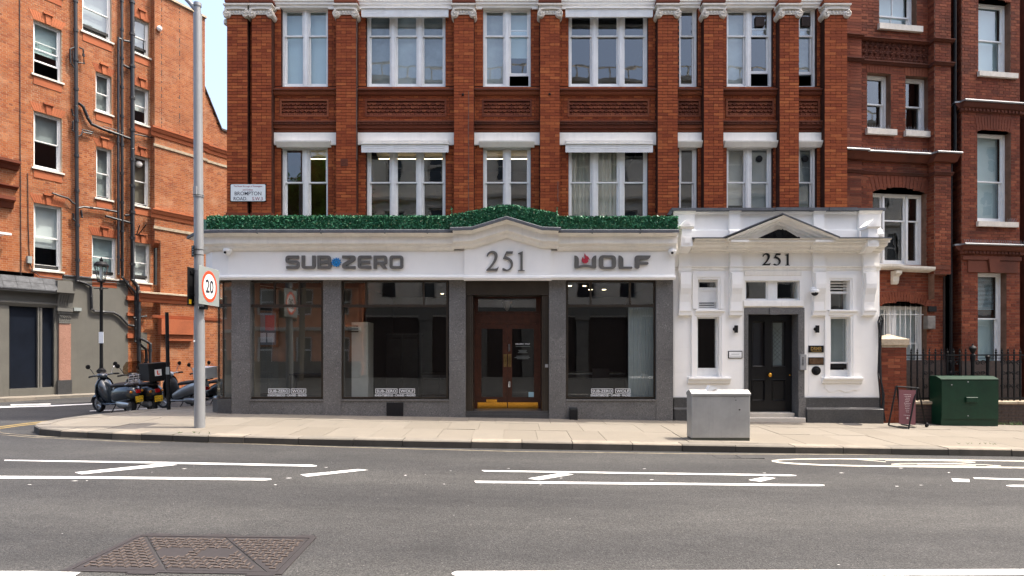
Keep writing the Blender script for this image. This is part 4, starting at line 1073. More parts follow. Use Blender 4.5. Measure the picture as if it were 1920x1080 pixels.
# recessed shop entrance
DD = -.32
uL, uR = FM.u(873, DG), FM.u(1029.5, DG); zth = FM.z(770, .2)
m = MB(); m.box(FM, uL, uR, DD + .02, .30, FM.z(553, .3), zfas + .02)
m.box(FM, uL + .001, FM.u(887, .26), DD - .1, .26, zth, FM.z(553.4, .3)); m.box(FM, FM.u(1016, .26), uR - .001, DD - .1, .26, zth, FM.z(553.4, .3))
m.box(FM, FM.u(878, .28), FM.u(882, .28), .26, .275, zth, FM.z(553.4, .3)); m.box(FM, FM.u(1021, .28), FM.u(1025, .28), .26, .275, zth, FM.z(553.4, .3))
obj('entrance_lining', m, M['bronze'], B1)
m = MB(); m.box(FM, uL + .001, uR - .001, DD - .3, .30, -.3, zth); m.box(FM, uL + .001, uR - .001, .1, .335, -.3, zth - .07); obj('entrance_step', m, M['granite_dark'], B1)
dz = lambda y: FM.z(y, DD); du = lambda x: FM.u(x, DD)
m = MB()
m.box(FM, du(884), du(896.5), DD - .06, DD, zth, dz(553)); m.box(FM, du(1005), du(1019), DD - .06, DD, zth, dz(553)); m.box(FM, du(896.5), du(1005), DD - .06, DD - .002, dz(559), dz(552))
m.box(FM, du(896.5), du(1005), DD - .06, DD + .012, dz(607), dz(584)); m.box(FM, du(894), du(1010), DD - .06, DD + .03, dz(588), dz(585))
fd = obj('door_surround', m, M['mahogany'], B1)
m = MB(); pane_q(m, FM, du(896.5), du(1005), dz(584), dz(559), DD - .03); obj('glass_pane', m, M['glass_shop'], fd)
M['brass_dull'] = plain('worn_brass', (.22, .15, .06), .35, .8, var=.5, scale=14)
def shop_door(x0, x1, g0, g1, hx):
    m = MB(); a, b, ga, gb = du(x0), du(x1), du(g0), du(g1); z0, z1, q0, q1 = zth + .004, dz(607.2), dz(746), dz(615)
    d0, d1 = DD - .05, DD - .005
    m.box(FM, a, ga, d0, d1, z0, z1); m.box(FM, gb, b, d0, d1, z0, z1); m.box(FM, ga, gb, d0, d1 - .001, z0, q0); m.box(FM, ga, gb, d0, d1 - .001, q1, z1)
    for e in (.02,):
        m.box(FM, ga, ga + e, d1 - .02, d1 + .006, q0, q1); m.box(FM, gb - e, gb, d1 - .02, d1 + .006, q0, q1); m.box(FM, ga + e, gb - e, d1 - .02, d1 + .005, q0, q0 + e); m.box(FM, ga + e, gb - e, d1 - .02, d1 + .005, q1 - e, q1)
    o = obj('shop_door', m, M['mahogany'], B1)
    m = MB(); pane_q(m, FM, ga, gb, q0, q1, DD - .03); obj('glass_pane', m, M['glass_shop'], o)
    m = MB(); m.box(FM, a + .01, b - .01, d1, d1 + .006, dz(769), dz(754.5)); obj('kick_plate', m, M['brass'], o)
    m = MB(); m.box(FM, du(hx), du(hx + 6), d1 + .001, d1 + .008, dz(688), dz(664)); c = du(hx + 3); m.tube([FM.pt(c, d1, dz(684)), FM.pt(c, d1 + .05, dz(682)), FM.pt(c, d1 + .05, dz(668)), FM.pt(c, d1, dz(666))], .012, 6); obj('door_pull', m, M['brass_dull'], o)
    return o
dl = shop_door(894.5, 951.4, 901, 944, 944.2); dr = shop_door(951.8, 1009.5, 958.6, 1002.5, 952.6)
m = MB(); m.box(FM, du(912), du(932), DD - .005, DD + .006, dz(754), dz(749)); obj('letter_plate', m, M['brass'], dl)
m = MB(); m.box(FM, du(953), du(956.5), DD - .004, DD + .02, dz(659), dz(645)); m.box(FM, du(953), du(957), DD - .004, DD + .02, dz(726), dz(715)); obj('lock', m, M['chrome'], dr)
d_ = DD - .027
for s, y, w_ in (('SUB-ZERO  WOLF', 646, 27), ('APPLIANCES', 648.6, 20)):
    if s != 'SUB-ZERO  WOLF': continue
    t = text_data(s, 1, .001, offset=.02); w0 = max(v.co.x for v in t.vertices) - min(v.co.x for v in t.vertices)
    onto(t, 'door_lettering', M['white_decal'], FM, du(980), FM.z(y, d_), d_, dr, sx=(du(980 + w_ / 2) - du(980 - w_ / 2)) / w0, sy=.045)
m = MB()
for y, a, b in ((649, 967, 994), (656.5, 972, 988), (658.8, 973, 987), (661, 971, 989), (667.5, 968, 992), (670, 965, 994), (672.4, 969, 991)): m.box(FM, du(a), du(b), d_, d_ + .001, FM.z(y + .6, d_), FM.z(y, d_))
obj('door_lettering', m, M['sign_grey'], dr)
m = MB(); m.box(FM, du(991), du(1001.5), d_, d_ + .002, FM.z(746, d_), FM.z(735, d_)); obj('door_sticker', m, plain('pale_blue_sticker', (.38, .58, .62), .6), dr)
m = MB(); m.box(FM, FM.u(1022, .27), FM.u(1028, .27), .262, .29, FM.z(689, .27), FM.z(683, .27)); obj('bell_push', m, M['steel'], B1)
m = MB(); m.lathe(FM.pt(du(950), DD - 1.2, FM.z(572, DD - 1.2)), [(.02, -.16), (.05, -.12), (.10, .02), (.14, .10), (.02, .12)], 12)
o = obj('hanging_lamp', m, M['print_pale'], smooth=40); tag(o, 'small pale hanging lamp behind the glass over the wooden shop door', 'lamp')
# dark hatch in the stall riser
m = MB(); m.box(FM, FM.u(725, DG), FM.u(756, DG), DG - .014, DG + .006, FM.z(780, DG), FM.z(755, DG)); obj('hatch', m, M['plastic_black'], B1)

# ------------------------------------------------------------ white porch (right end of the same building)
DP = .2
wz = lambda y, d=DP: FM.z(y, d); wu = lambda x, d=DP: FM.u(x, d)
def rect(x0, y0, x1, y1, d=DP): return (wu(x0, d), wu(x1, d), wz(y1, d), wz(y0, d))
H = {'lu': rect(1308, 524, 1346, 579), 'll': rect(1306, 594, 1348, 707), 'door': rect(1395.5, 577, 1508.5, 830), 'tr': rect(1397, 526, 1500, 563), 'ru': rect(1555.5, 526, 1593, 581.6), 'rl': rect(1555.5, 594, 1594, 707)}
holes = list(H.values())
m = MB(); u0, u1 = wu(1262.5), wu(1649)
for a, b, c, d in cells(u0, u1, -.4, wz(447), holes): m.quad(FM, a, b, c, d, DP)
for a, b, c, d in holes:
    for q in ([(a, c), (a, d)], [(b, c), (b, d)], [(a, d), (b, d)], [(a, c), (b, c)]): m.face([FM.pt(q[0][0], DP, q[0][1]), FM.pt(q[1][0], DP, q[1][1]), FM.pt(q[1][0], DP - .28, q[1][1]), FM.pt(q[0][0], DP - .28, q[0][1])])
m.box(FM, u1 - .05, u1, -1.5, DP - .001, -.4, wz(447)); m.box(FM, u0, u0 + .05, -.3, DP - .001, -.4, wz(447))
# faint ashlar courses: shallow raised blocks leaving fine joints
cell = [wz(745) + k * .62 for k in range(6)]
obj('porch_wall', m, M['white'], B1)
for a, b in zip(cell, cell[1:]):
    m = MB()
    for p, q, c, d in cells(u0 + .03, u1 - .03, a + .004, b - .004, [(h[0] - .10, h[1] + .10, h[2] - .12, h[3] + .06) for h in holes]):
        if q - p > .05: m.box(FM, p, q, DP, DP + .005, c, d); m.cut()
    objs('render_block', m, M['white'], B1)
# parapet with its piers and lead capping
m = MB(); dpz = .05
m.box(FM, wu(1264, .05), wu(1652, .05), -.1, dpz, wz(447, .05), wz(396, .05)); 
m.sweep(FM, [(dpz - .05, wz(430, .1)), (dpz, wz(430, .1)), (.12, wz(432, .1)), (.12, wz(447, .1)), (dpz - .05, wz(447, .1))], [(wu(1266, .05), 0), (wu(1652, .05), 0)])
for a, b in ((1262, 1302), (1367, 1387), (1525, 1544.5), (1609, 1650)):
    m.box(FM, wu(a, .1), wu(b, .1), -.1, .13, wz(447, .13), wz(396, .1)); m.sweep(FM, [(.13, wz(430, .1)), (.19, wz(434, .1)), (.19, wz(447, .1)), (.1, wz(447, .1))], [(wu(a - 1.5, .1), 0), (wu(b + 1.5, .1), 0)])
    m.sweep(FM, [(.13, wz(402, .1)), (.17, wz(399, .1)), (.19, wz(396, .1)), (.1, wz(396, .1))], [(wu(a - 1, .1), 0), (wu(b + 1, .1), 0)])
m.sweep(FM, [(.05, wz(401, .1)), (.09, wz(398.5, .1)), (.10, wz(396, .1)), (0, wz(396, .1))], [(wu(1262, .1), 0), (wu(1654, .1), 0)])
obj('parapet', m, M['white'], B1)
m = MB()
for a, b in ((1258, 1309.5), (1310, 1361.5), (1362, 1395), (1395.5, 1451), (1451.5, 1519), (1519.5, 1552), (1552.5, 1604), (1604.5, 1631), (1631.5, 1658)):
    e = rnd.uniform(-.012, .012); m.box(FM, wu(a, .15), wu(b, .15), -.2, .22 + e, wz(395.6 + rnd.uniform(-.4, .4), .15), wz(390.5 + rnd.uniform(-.5, .5), .15)); m.cut()
m.mesh([FM.pt(wu(x, .1), d, wz(y, .1)) for d in (-.05, .2) for x, y in ((1250, 404), (1259, 391), (1263, 392), (1256, 405))], [(0, 1, 2, 3), (4, 5, 6, 7), (0, 1, 5, 4), (2, 3, 7, 6)]); m.cut()
for a, b in ((1298, 1358), (1571, 1672)): m.box(FM, wu(a, .7), wu(b, .7), .1, .72, wz(447, .7), wz(445, .7)); m.cut()
m.sweep(FM, [(.1, 0), (.76, 0), (.76, .03), (.1, .03)], [(wu(1356.5, .7), wz(446.6, .7)), (wu(1465, .7), wz(402.5, .7)), (wu(1572.5, .7), wz(446.6, .7))])
objs('porch_lead', m, M['lead'], B1)
# entablature
cp = [(.18, wz(474, .2)), (.30, wz(473.5, .3)), (.31, wz(470, .3)), (.40, wz(468, .4)), (.42, wz(464, .4)), (.52, wz(460.5, .5)), (.54, wz(455.5, .5)), (.62, wz(454.5, .6)), (.62, wz(450, .6)), (.68, wz(448, .68)), (.69, wz(447.2, .68)), (.1, wz(447.2, .68))]
m = MB(); m.sweep(FM, cp, [(wu(1299, .5), 0), (wu(1668, .6), 0)])
for a, b in ((1366, 1393), (1521, 1549)): m.sweep(FM, [(d + .055, z - .004) for d, z in cp[1:9]] + [(.2, cp[8][1])], [(wu(a - 3, .4), 0), (wu(b + 3, .4), 0)])
obj('porch_cornice', m, M['cream'], B1)
# pediment: raking mouldings over a recessed field
m = MB(); ax_ = [(wu(1361, .6), wz(447.6, .6)), (wu(1465, .6), wz(405.5, .6)), (wu(1568, .6), wz(447.6, .6))]
m.sweep(FM, [(.1, -.17), (.44, -.17), (.46, -.13), (.55, -.115), (.57, -.06), (.70, -.045), (.73, .0), (.1, .0)], ax_)
m.prism([(wu(1385, .4), wz(452, .4)), (wu(1545, .4), wz(452, .4)), (wu(1465, .4), wz(414, .4))], .1, .40, lambda a, b, h: FM.pt(a, h, b))
m.box(FM, wu(1362, .6), wu(1567, .6), .3, .64, wz(453.5, .6), wz(450.6, .6))
obj('pediment', m, M['cream'], B1)
# black carved leafwork in the pediment
m = MB(); r2 = random.Random(3)
m.prism([(wu(1411, .42), wz(451.4, .42)), (wu(1507, .42), wz(451.4, .42)), (wu(1490, .42), wz(441, .42)), (wu(1474, .42), wz(431.5, .42)), (wu(1459, .42), wz(430, .42)), (wu(1436, .42), wz(440, .42))], .40, .418, lambda a, b, h: FM.pt(a, h, b))
m.lathe(FM.pt(wu(1460, .42), .41, wz(439.5, .42)), [(.10, 0), (.10, .05), (.085, .06), (.07, .04), (.02, .05)], 18, axis=FM.n)
for _ in range(90):
    px = r2.uniform(1414, 1505); top = 431 + abs(px - 1462) * .46; py = r2.uniform(min(top, 450), 451)
    a = r2.uniform(0, 6.28); c = FM.uz(px, py, .42); l = r2.uniform(.02, .05)
    m.tube([FM.pt(c[0] + l * math.cos(a + k * .9) * (1 - k * .22), .43 + .02 * r2.random(), c[1] + l * math.sin(a + k * .9) * (1 - k * .22)) for k in range(4)], .012, 5, r1=.005)
obj('carved_leafwork', m, M['iron'], B1, smooth=50)
# strings, pilaster strips, consoles, finials
m = MB(); m.sweep(FM, [(DP, wz(507)), (DP + .02, wz(506)), (DP + .03, wz(502)), (DP + .06, wz(500.5)), (DP + .06, wz(498.6)), (DP, wz(498))], [(wu(1262.5), 0), (wu(1650), 0)])
m.sweep(FM, [(DP, wz(564)), (DP + .03, wz(565)), (DP + .04, wz(569)), (DP + .045, wz(574)), (DP, wz(577))], [(wu(1394), 0), (wu(1504.5), 0)])
m.sweep(FM, [(DP, wz(508)), (DP + .035, wz(509)), (DP + .02, wz(516)), (DP - .1, wz(526.5))], [(wu(1396), 0), (wu(1502), 0)])
obj('string_moulding', m, M['cream'], B1)
def strip_(x0, x1):
    m = MB(); a, b = wu(x0, .3), wu(x1, .3); d = DP + .08
    m.box(FM, a, b, DP, d, wz(592, d), wz(470, d))
    m.sweep(FM, [(d, wz(510, d)), (d + .02, wz(507, d)), (d + .03, wz(502, d)), (d + .055, wz(500, d)), (d + .055, wz(497.5, d)), (d, wz(497, d))], [(a - .025, 0), (b + .025, 0)])
    # console: swells forward, then sinks back to its foot
    m.sweep(FM, [(d, wz(512, d)), (d + .09, wz(512, d)), (d + .10, wz(520, d)), (d + .11, wz(533, d)), (d + .10, wz(541, d)), (d + .05, wz(552, d)), (d + .015, wz(566, d)), (d + .012, wz(580, d)), (d, wz(580, d))], [(a + .01, 0), (b - .01, 0)])
    m.sweep(FM, [(d, wz(580.5, d)), (d + .05, wz(580.5, d)), (d + .05, wz(583, d)), (d + .03, wz(586, d)), (d + .02, wz(591, d)), (DP, wz(593, d))], [(a - .02, 0), (b + .02, 0)])
    return obj('console_strip', m, M['white'], B1)
for x in (1274, 1370, 1526, 1620): strip_(x, x + 21)
def finial(x0, x1):
    m = MB(); a, b = wu(x0, .6), wu(x1, .6); d0, d1 = .35, .66; c = (a + b) / 2
    m.box(FM, a, b, d0, d1, wz(462, d1), wz(440, d1)); m.box(FM, a + .02, b - .02, d0, d1 - .02, wz(440, d1), wz(426, d1))
    m.sweep(FM, [(d0, wz(428, d1)), (d1 - .02, wz(428, d1)), (d1 + .03, wz(425, d1)), (d1 + .03, wz(423.5, d1)), (d0, wz(423.5, d1))], [(a - .03, 0), (b + .03, 0)])
    m.prism([(a - .04, wz(423.4, d1)), (b + .04, wz(423.4, d1)), (c, wz(411, d1))], d0, d1 + .02, lambda p, q, h: FM.pt(p, h, q))
    m.box(FM, a + .05, b - .05, d1, d1 + .012, wz(458, d1), wz(444, d1)); m.box(FM, a + .075, b - .075, d1 + .012, d1 + .02, wz(456, d1), wz(446, d1))
    m.prism([(a + .05, wz(421.6, d1)), (b - .05, wz(421.6, d1)), (c, wz(414.5, d1))], d1 + .02, d1 + .03, lambda p, q, h: FM.pt(p, h, q))
    m.sweep(FM, [(.2, wz(473, .5)), (.4, wz(472, .5)), (d1 - .05, wz(462.2, d1)), (.2, wz(462.2, d1))], [(a + .01, 0), (b - .01, 0)])
    obj('finial', m, M['white'], B1)
finial(1276, 1297.5); finial(1624.5, 1645)
m = MB(); m.lathe(FM.pt(wu(1648, .3), .3, wz(444, .3)), [(.09, 0), (.11, .06), (.06, .16), (.03, .21), (.01, .23)], 12); obj('ball_ornament', m, M['white'], B1, smooth=40)
# window surrounds
def surround(h, cap=True, sill=False):
    a, b, c, d = h; e = .085; m = MB()
    for k, (o, t) in enumerate(((.0, .03), (.05, .05))):
        m.box(FM, a - e - o, a - o, DP, DP + t - (.0 if k else .0), c, d + e + o); m.box(FM, b + o, b + e + o, DP, DP + t, c, d + e + o); m.box(FM, a - o, b + o, DP, DP + t - .001, d + o, d + e + o)
    obj('window_surround', m, M['white'], B1)
for k in ('lu', 'll', 'ru', 'rl'): surround(H[k])
m = MB()
for a, b in ((1302, 1357), (1553, 1606)): m.sweep(FM, [(DP, wz(594)), (DP + .05, wz(591)), (DP + .06, wz(586)), (DP + .10, wz(584)), (DP + .10, wz(581.5)), (DP, wz(581.5))], [(wu(a), 0), (wu(b), 0)]); m.cut()
for a, b in ((1291, 1371), (1544, 1619)): m.sweep(FM, [(DP, wz(720)), (DP + .06, wz(718)), (DP + .08, wz(712)), (DP + .13, wz(710.5)), (DP + .13, wz(707.5)), (DP - .15, wz(705.5))], [(wu(a, .3), 0), (wu(b, .3), 0)]); m.cut()
objs('porch_sill', m, M['white'], B1)
m = MB(); uu = [wu(1546 + k * (1612 - 1546) / 24) for k in range(25)]
lowc = [wz(733 + (-3.5 if k in (0, 1, 23, 24) else 2.4 * math.sin((k - 2) / 20 * 4 * math.pi))) for k in range(25)]
m.prism([(uu[0], wz(719)), (uu[-1], wz(719))] + [(u, z) for u, z in zip(uu[::-1], lowc[::-1])], DP, DP + .022, lambda a, b, h: FM.pt(a, h, b)); obj('sill_apron', m, M['white'], B1)
# porch windows
def fixed_window(x0, y0, x1, y1, fw=.045, d=DP - .12, name='porch_window', glass='glass', back=None):
    a, b, c, e = rect(x0, y0, x1, y1, d); m = MB()
    m.box(FM, a - fw, a, d - .05, d, c - fw, e + fw); m.box(FM, b, b + fw, d - .05, d, c - fw, e + fw); m.box(FM, a, b, d - .05, d - .001, c - fw, c); m.box(FM, a, b, d - .05, d - .001, e, e + fw)
    o = obj(name, m, M['frame_white'], B1); m = MB(); pane_q(m, FM, a, b, c, e, d - .03); obj('glass_pane', m, M[glass], o)
    if back: m = MB(); m.box(FM, a - .02, b + .02, d - .10, d - .09, c - .02, e + .02); obj('blind', m, M[back], o)
    return o
fixed_window(1308.5, 597.5, 1342.5, 690); fixed_window(1558, 598, 1588, 678.5, back='blind_grey')
fixed_window(1311, 529, 1344, 539); fixed_window(1558, 551, 1588, 580)
fixed_window(1399, 529, 1436.5, 560, .06); fixed_window(1457.5, 529, 1495.5, 560, .06)
m = MB(); d = DP - .12
m.box(FM, wu(1306, d), wu(1349, d), d - .05, d - .01, wz(567, d), wz(543.5, d)); m.box(FM, wu(1306, d), wu(1349, d), d - .05, d + .01, wz(545, d), wz(541.5, d)); m.box(FM, wu(1306, d), wu(1349, d), d - .05, d - .008, wz(581, d), wz(577, d))
m.box(FM, wu(1306, d), wu(1311, d), d - .05, d - .01, wz(577, d), wz(567, d)); m.box(FM, wu(1344, d), wu(1349, d), d - .05, d - .01, wz(577, d), wz(567, d))
m.box(FM, wu(1396, d), wu(1399, d) - .03, d - .04, d + .01, wz(565, d), wz(526, d)); m.box(FM, wu(1439, d) , wu(1454.8, d), d - .04, d + .03, wz(565, d), wz(526, d))
m.box(FM, wu(1553, d), wu(1592, d), d - .04, d + .004, wz(709, d), wz(693.5, d)); m.box(FM, wu(1306, d), wu(1349, d), d - .04, d + .004, wz(709, d), wz(693.5, d))
m.box(FM, wu(1553, d), wu(1595, d), d - .04, d + .006, wz(550, d), wz(546.5, d))
obj('window_infill', m, M['frame_white'], B1)
for ys, xa, xb in (((570.5, 574.8), 1311, 1344), ((531, 536.5, 542), 1557, 1590)):
    for y in ys:
        m = MB(); m.mesh([FM.pt(u, dd, z) for u in (wu(xa, d), wu(xb, d)) for dd, z in ((d - .045, wz(y + 1.6, d)), (d + .0, wz(y - .3, d)), (d + .0, wz(y - 1.3, d)), (d - .045, wz(y + .6, d)))], [(0, 1, 5, 4), (1, 2, 6, 5), (2, 3, 7, 6), (0, 1, 2, 3), (4, 5, 6, 7)])
        obj('louvre', m, M['frame_white'], B1)
m = MB(); m.box(FM, wu(1558, d), wu(1586, d), d + .001, d + .018, wz(690.5, d), wz(682.5, d)); m.box(FM, wu(1560, d), wu(1584, d), d + .018, d + .028, wz(688.6, d), wz(684.4, d)); obj('letter_box', m, M['iron'], B1)
m = MB(); m.box(FM, wu(1264), wu(1648), -1.6, -1.55, -.3, 4.6); m.box(FM, wu(1400), wu(1405), -1.55, -.2, 0, 4.6); m.box(FM, wu(1500), wu(1505), -1.55, -.2, 0, 4.6); obj('hall_wall', m, M['room_dark'], B1)
# plinth
for a, b in ((1262.5, 1290), (1509, 1648.5)):
    m = MB(); m.box(FM, wu(a), wu(b), DP, DP + .07, wz(766, .3), wz(746, .3)); m.sweep(FM, [(DP, wz(746, .3)), (DP + .075, wz(748.5, .3)), (DP + .075, wz(749, .3)), (DP, wz(749, .3))], [(wu(a), 0), (wu(b), 0)])
    m.box(FM, wu(a) - .01, wu(b) + .02, DP, DP + .14, -.45, wz(767.5, .3)); m.sweep(FM, [(DP + .14, wz(767.5, .3)), (DP + .07, wz(764, .3)), (DP, wz(764, .3))], [(wu(a) - .01, 0), (wu(b) + .02, 0)])
    obj('plinth', m, M['granite_dark'], B1)
m = MB(); m.box(FM, wu(1290.5), wu(1394.5), DP, DP + .07, -.45, wz(746, .3)); obj('plinth', m, M['granite_dark'], B1)
# dark stone door frame, black panelled door, steps
m = MB(); dd = DP + .02; zt_ = wz(577.5, dd)
m.box(FM, wu(1395.6, dd), wu(1403, dd), -.12, dd, -.3, zt_); m.box(FM, wu(1497, dd), wu(1508.5, dd), -.12, dd, -.3, zt_); m.box(FM, wu(1403, dd), wu(1497, dd), -.12, dd - .001, wz(589, dd), zt_)
m.box(FM, wu(1496, dd), wu(1509.5, dd), dd, dd + .05, -.3, wz(745, dd)); m.box(FM, wu(1443, dd), wu(1459, dd), dd - .01, dd + .03, wz(590, dd), zt_ - .01)
m.box(FM, wu(1489, -.05), wu(1498, -.05), -.16, -.04, -.3, wz(590, -.05))
obj('door_frame', m, M['granite'], B1)
dD = -.12; ez = lambda y: FM.z(y, dD); eu = lambda x: FM.u(x, dD)
m = MB()
cols_ = [(1399, 1409.5), (1434.5, 1447.5), (1473, 1490)]; rows_ = [(585, 602), (688.5, 711.5), (752, 775)]
for a, b in cols_: m.box(FM, eu(a), eu(b), dD - .05, dD, ez(775), ez(585))
for a, b in rows_:
    for c, e in ((1409.5, 1434.5), (1447.5, 1473)): m.box(FM, eu(c), eu(e), dD - .05, dD - .0015, ez(b), ez(a))
bd = obj('front_door', m, M['black'], B1)
for c, e in ((1409.5, 1434.5), (1447.5, 1473)):
    for y0, y1, gl in ((602, 688.5, True), (711.5, 752, False)):
        m = MB(); a, b, q0, q1 = eu(c), eu(e), ez(y1), ez(y0); w_ = .04
        m.mesh([FM.pt(x, dd2, z) for g_, dd2 in ((0, dD + .012), (.012, dD + .016), (w_, dD - .03)) for x, z in ((a + g_, q0 + g_), (b - g_, q0 + g_), (b - g_, q1 - g_), (a + g_, q1 - g_))],
               [(i * 4 + k, i * 4 + (k + 1) % 4, (i + 1) * 4 + (k + 1) % 4, (i + 1) * 4 + k) for i in range(2) for k in range(4)])
        if not gl: m.quad(FM, a + w_, b - w_, q0 + w_, q1 - w_, dD - .03)
        obj('door_panel', m, M['black'], bd)
        if gl:
            m = MB(); m.quad(FM, a + w_, b - w_, q0 + w_, q1 - w_, dD - .03); obj('glass_pane', m, M['glass'], bd)
            m = MB(); m.quad(FM, a + w_, b - w_, q0 + w_, q1 - w_, dD - .12); obj('obscured_screen', m, M['blind_grey'] if c > 1440 else M['navy'], bd)
            if c > 1440:
                m = MB()
                for k in range(-8, 14):
                    for sg in (1, -1):
                        x0_, x1_ = a + w_, b - w_; zz0 = q0 + w_ + k * .11; zz1 = zz0 + sg * (x1_ - x0_) * 1.0
                        if min(zz0, zz1) > q0 + w_ and max(zz0, zz1) < q1 - w_: m.tube([FM.pt(x0_, dD - .034, zz0), FM.pt(x1_, dD - .034, zz1)], .003, 4)
                obj('wire_lattice', m, M['iron'], bd)
m = MB(); m.lathe(FM.pt(eu(1442), dD, ez(703)), [(.02, 0), (.02, .03), (.055, .04), (.06, .065), (.045, .09), (.01, .1)], 16, axis=FM.n); obj('door_knob', m, M['brass'], bd, smooth=50)
m = MB(); m.lathe(FM.pt(eu(1480.5), dD, ez(703)), [(.02, 0), (.02, .02), (.005, .025)], 10, axis=FM.n); obj('keyhole_cover', m, M['brass'], bd)
for y0, y1, d1, x1 in ((774.5, 783.2, .16, 1490), (783.6, 800, .36, 1511)):
    m = MB(); m.box(FM, wu(1391, d1), wu(x1, d1), -.3, d1, FM.z(y1, d1) - .05, FM.z(y0, d1), ch=.012); obj('door_step', m, M['step'], B1)

# ------------------------------------------------------------ signs and fittings on the corner building
def signword(name, label, crop, letters, d, depth, mat='letter', group=None):
    x0, y0, s = crop; allp = [p for _, polys, _ in letters for q in polys for p in q]
    cx = sum(p[0] for p in allp) / len(allp); cy = max(p[1] for p in allp); u, z = FM.uz(x0 + cx / s, y0 + cy / s, d)
    t = thing(name, label, 'sign', FM.pt(u, d, z), group={'shop_sign': 'metal lettering on the white fascia', 'house_number': 'numbers 251 over the doors'}.get(name))
    for nm, polys, mt in letters: px_shape(nm, M[mt or mat], polys, crop, FM, d, depth, t)
    return t
rp = round_poly
ice = [(892 + (68 if k % 2 == 0 else 45) * math.cos(k * math.pi / 12) * (1), 354 + (64 if k % 2 == 0 else 43) * math.sin(k * math.pi / 12)) for k in range(24)]
icehole = [[(892 + r * math.cos(a), 354 + r * math.sin(a)) for r, a in ((20, t - .0), (42, t - .20), (47, t), (42, t + .20))] for t in [math.pi / 6 * k + .26 for k in range(12)] if True]
icehole = [[(892 + r * math.cos(a), 354 + r * math.sin(a)) for r, a in ((17, t), (32, t - .26), (40, t), (32, t + .26))] for t in [math.pi / 4 * k + .39 for k in range(8)]]
signword('shop_sign', 'long grey metal lettering with a blue snowflake in it on the white fascia', (500, 440, 6.857), [
    ('letter', [rp([(410, 267), (410, 303), (276, 303, 6), (276, 332, 6), (418, 332, 45), (418, 438, 45), (248, 438), (248, 403), (384, 403, 8), (384, 370, 8), (240, 370, 45), (240, 267, 45)])], None),
    ('letter', [rp([(447, 267), (490, 267), (490, 403), (582, 403), (582, 267), (624, 267), (624, 438, 40), (447, 438, 40)])], None),
    ('letter', [rp([(651, 267), (820, 267, 36), (820, 347, 14), (829, 356, 6), (829, 438, 36), (651, 438)]), rp([(688, 303), (784, 303, 8), (784, 332, 8), (688, 332)]), rp([(688, 370), (790, 370, 8), (790, 403, 8), (688, 403)])], None),
    ('snowflake', [ice] + icehole, 'blue'),
    ('letter', [rp([(968, 267), (1140, 267, 40), (1140, 330, 20), (1015, 403), (1140, 403), (1140, 438), (968, 438, 40), (968, 375, 20), (1090, 303), (968, 303)])], None),
    ('letter', [rp([(1168, 267, 45), (1343, 267), (1343, 303), (1208, 303, 6), (1208, 335), (1330, 335), (1330, 370), (1208, 370), (1208, 403, 6), (1343, 403), (1343, 438), (1168, 438, 45)])], None),
    ('letter', [rp([(1372, 267), (1548, 267, 40), (1548, 375, 40), (1505, 380), (1552, 438), (1495, 438), (1445, 380), (1415, 380), (1415, 438), (1372, 438)]), rp([(1415, 303), (1510, 303, 8), (1510, 345, 8), (1415, 345)])], None),
    ('letter', [rp([(1578, 267, 40), (1755, 267, 40), (1755, 438, 40), (1578, 438, 40)]), rp([(1617, 303, 10), (1716, 303, 10), (1716, 403, 10), (1617, 403, 10)])], None)], .515, .045)
signword('shop_sign', 'short grey metal lettering with a red flame in its first letter on the white fascia', (1050, 440, 8.727), [
    ('letter', [rp([(237, 340), (275, 345, 25), (308, 385, 20), (308, 505), (415, 486, 80), (522, 505), (522, 385, 20), (555, 345, 25), (594, 340), (594, 550, 22), (545, 552, 20), (415, 518, 90), (285, 552, 20), (237, 550, 22)])], None),
    ('flame', [smooth_poly([(408, 303, 1), (425, 340), (462, 362), (488, 412, 1), (470, 398), (458, 415), (462, 440), (440, 460), (412, 464), (378, 455), (358, 425), (362, 385), (372, 360, 1), (380, 385), (395, 392), (412, 380), (405, 355), (400, 330)])], 'redpaint'),
    ('letter', [rp([(638, 336, 75), (919, 336, 75), (919, 560, 75), (638, 560, 75)]), rp([(710, 375, 25), (850, 375, 25), (850, 525, 25), (710, 525, 25)])], None),
    ('letter', [rp([(962, 340), (1000, 345, 22), (1038, 390, 20), (1038, 522), (1186, 522, 17), (1186, 557, 17), (962, 557, 24)])], None),
    ('letter', [rp([(1225, 340, 50), (1484, 340), (1475, 375, 15), (1440, 402, 15), (1310, 402), (1310, 447), (1448, 447, 20), (1448, 488, 20), (1302, 488), (1302, 557, 36), (1225, 557, 36)])], None)], .515, .045)
two = smooth_poly([(460, 702, 1), (468, 672), (490, 650), (525, 638), (562, 645), (586, 670), (590, 705), (578, 745), (545, 798), (502, 848, 1), (560, 848), (585, 842), (598, 826, 1), (604, 828, 1), (588, 873, 1), (455, 873, 1), (455, 866, 1), (510, 805), (545, 745), (553, 705), (545, 675), (522, 661), (495, 668), (470, 704, 1)])
five = smooth_poly([(775, 643, 1), (768, 672, 1), (700, 672, 1), (687, 700, 1), (730, 720), (765, 753), (775, 795), (765, 835), (735, 865), (695, 878), (660, 873), (647, 856), (655, 842), (674, 848), (700, 861), (728, 850), (746, 820), (745, 785), (725, 755), (690, 738), (654, 731, 1), (695, 643, 1)])
one = smooth_poly([(890, 641, 1), (890, 850), (895, 866, 1), (915, 871, 1), (915, 878, 1), (833, 878, 1), (833, 871, 1), (858, 864, 1), (862, 850), (862, 690, 1), (856, 679), (833, 674, 1), (833, 667, 1)])
signword('house_number', 'large grey serif number 251 on the gabled fascia over the wooden shop door', (840, 370, 6.355), [('numeral', [two], None), ('numeral', [five], None), ('numeral', [one], None)], .575, .03)
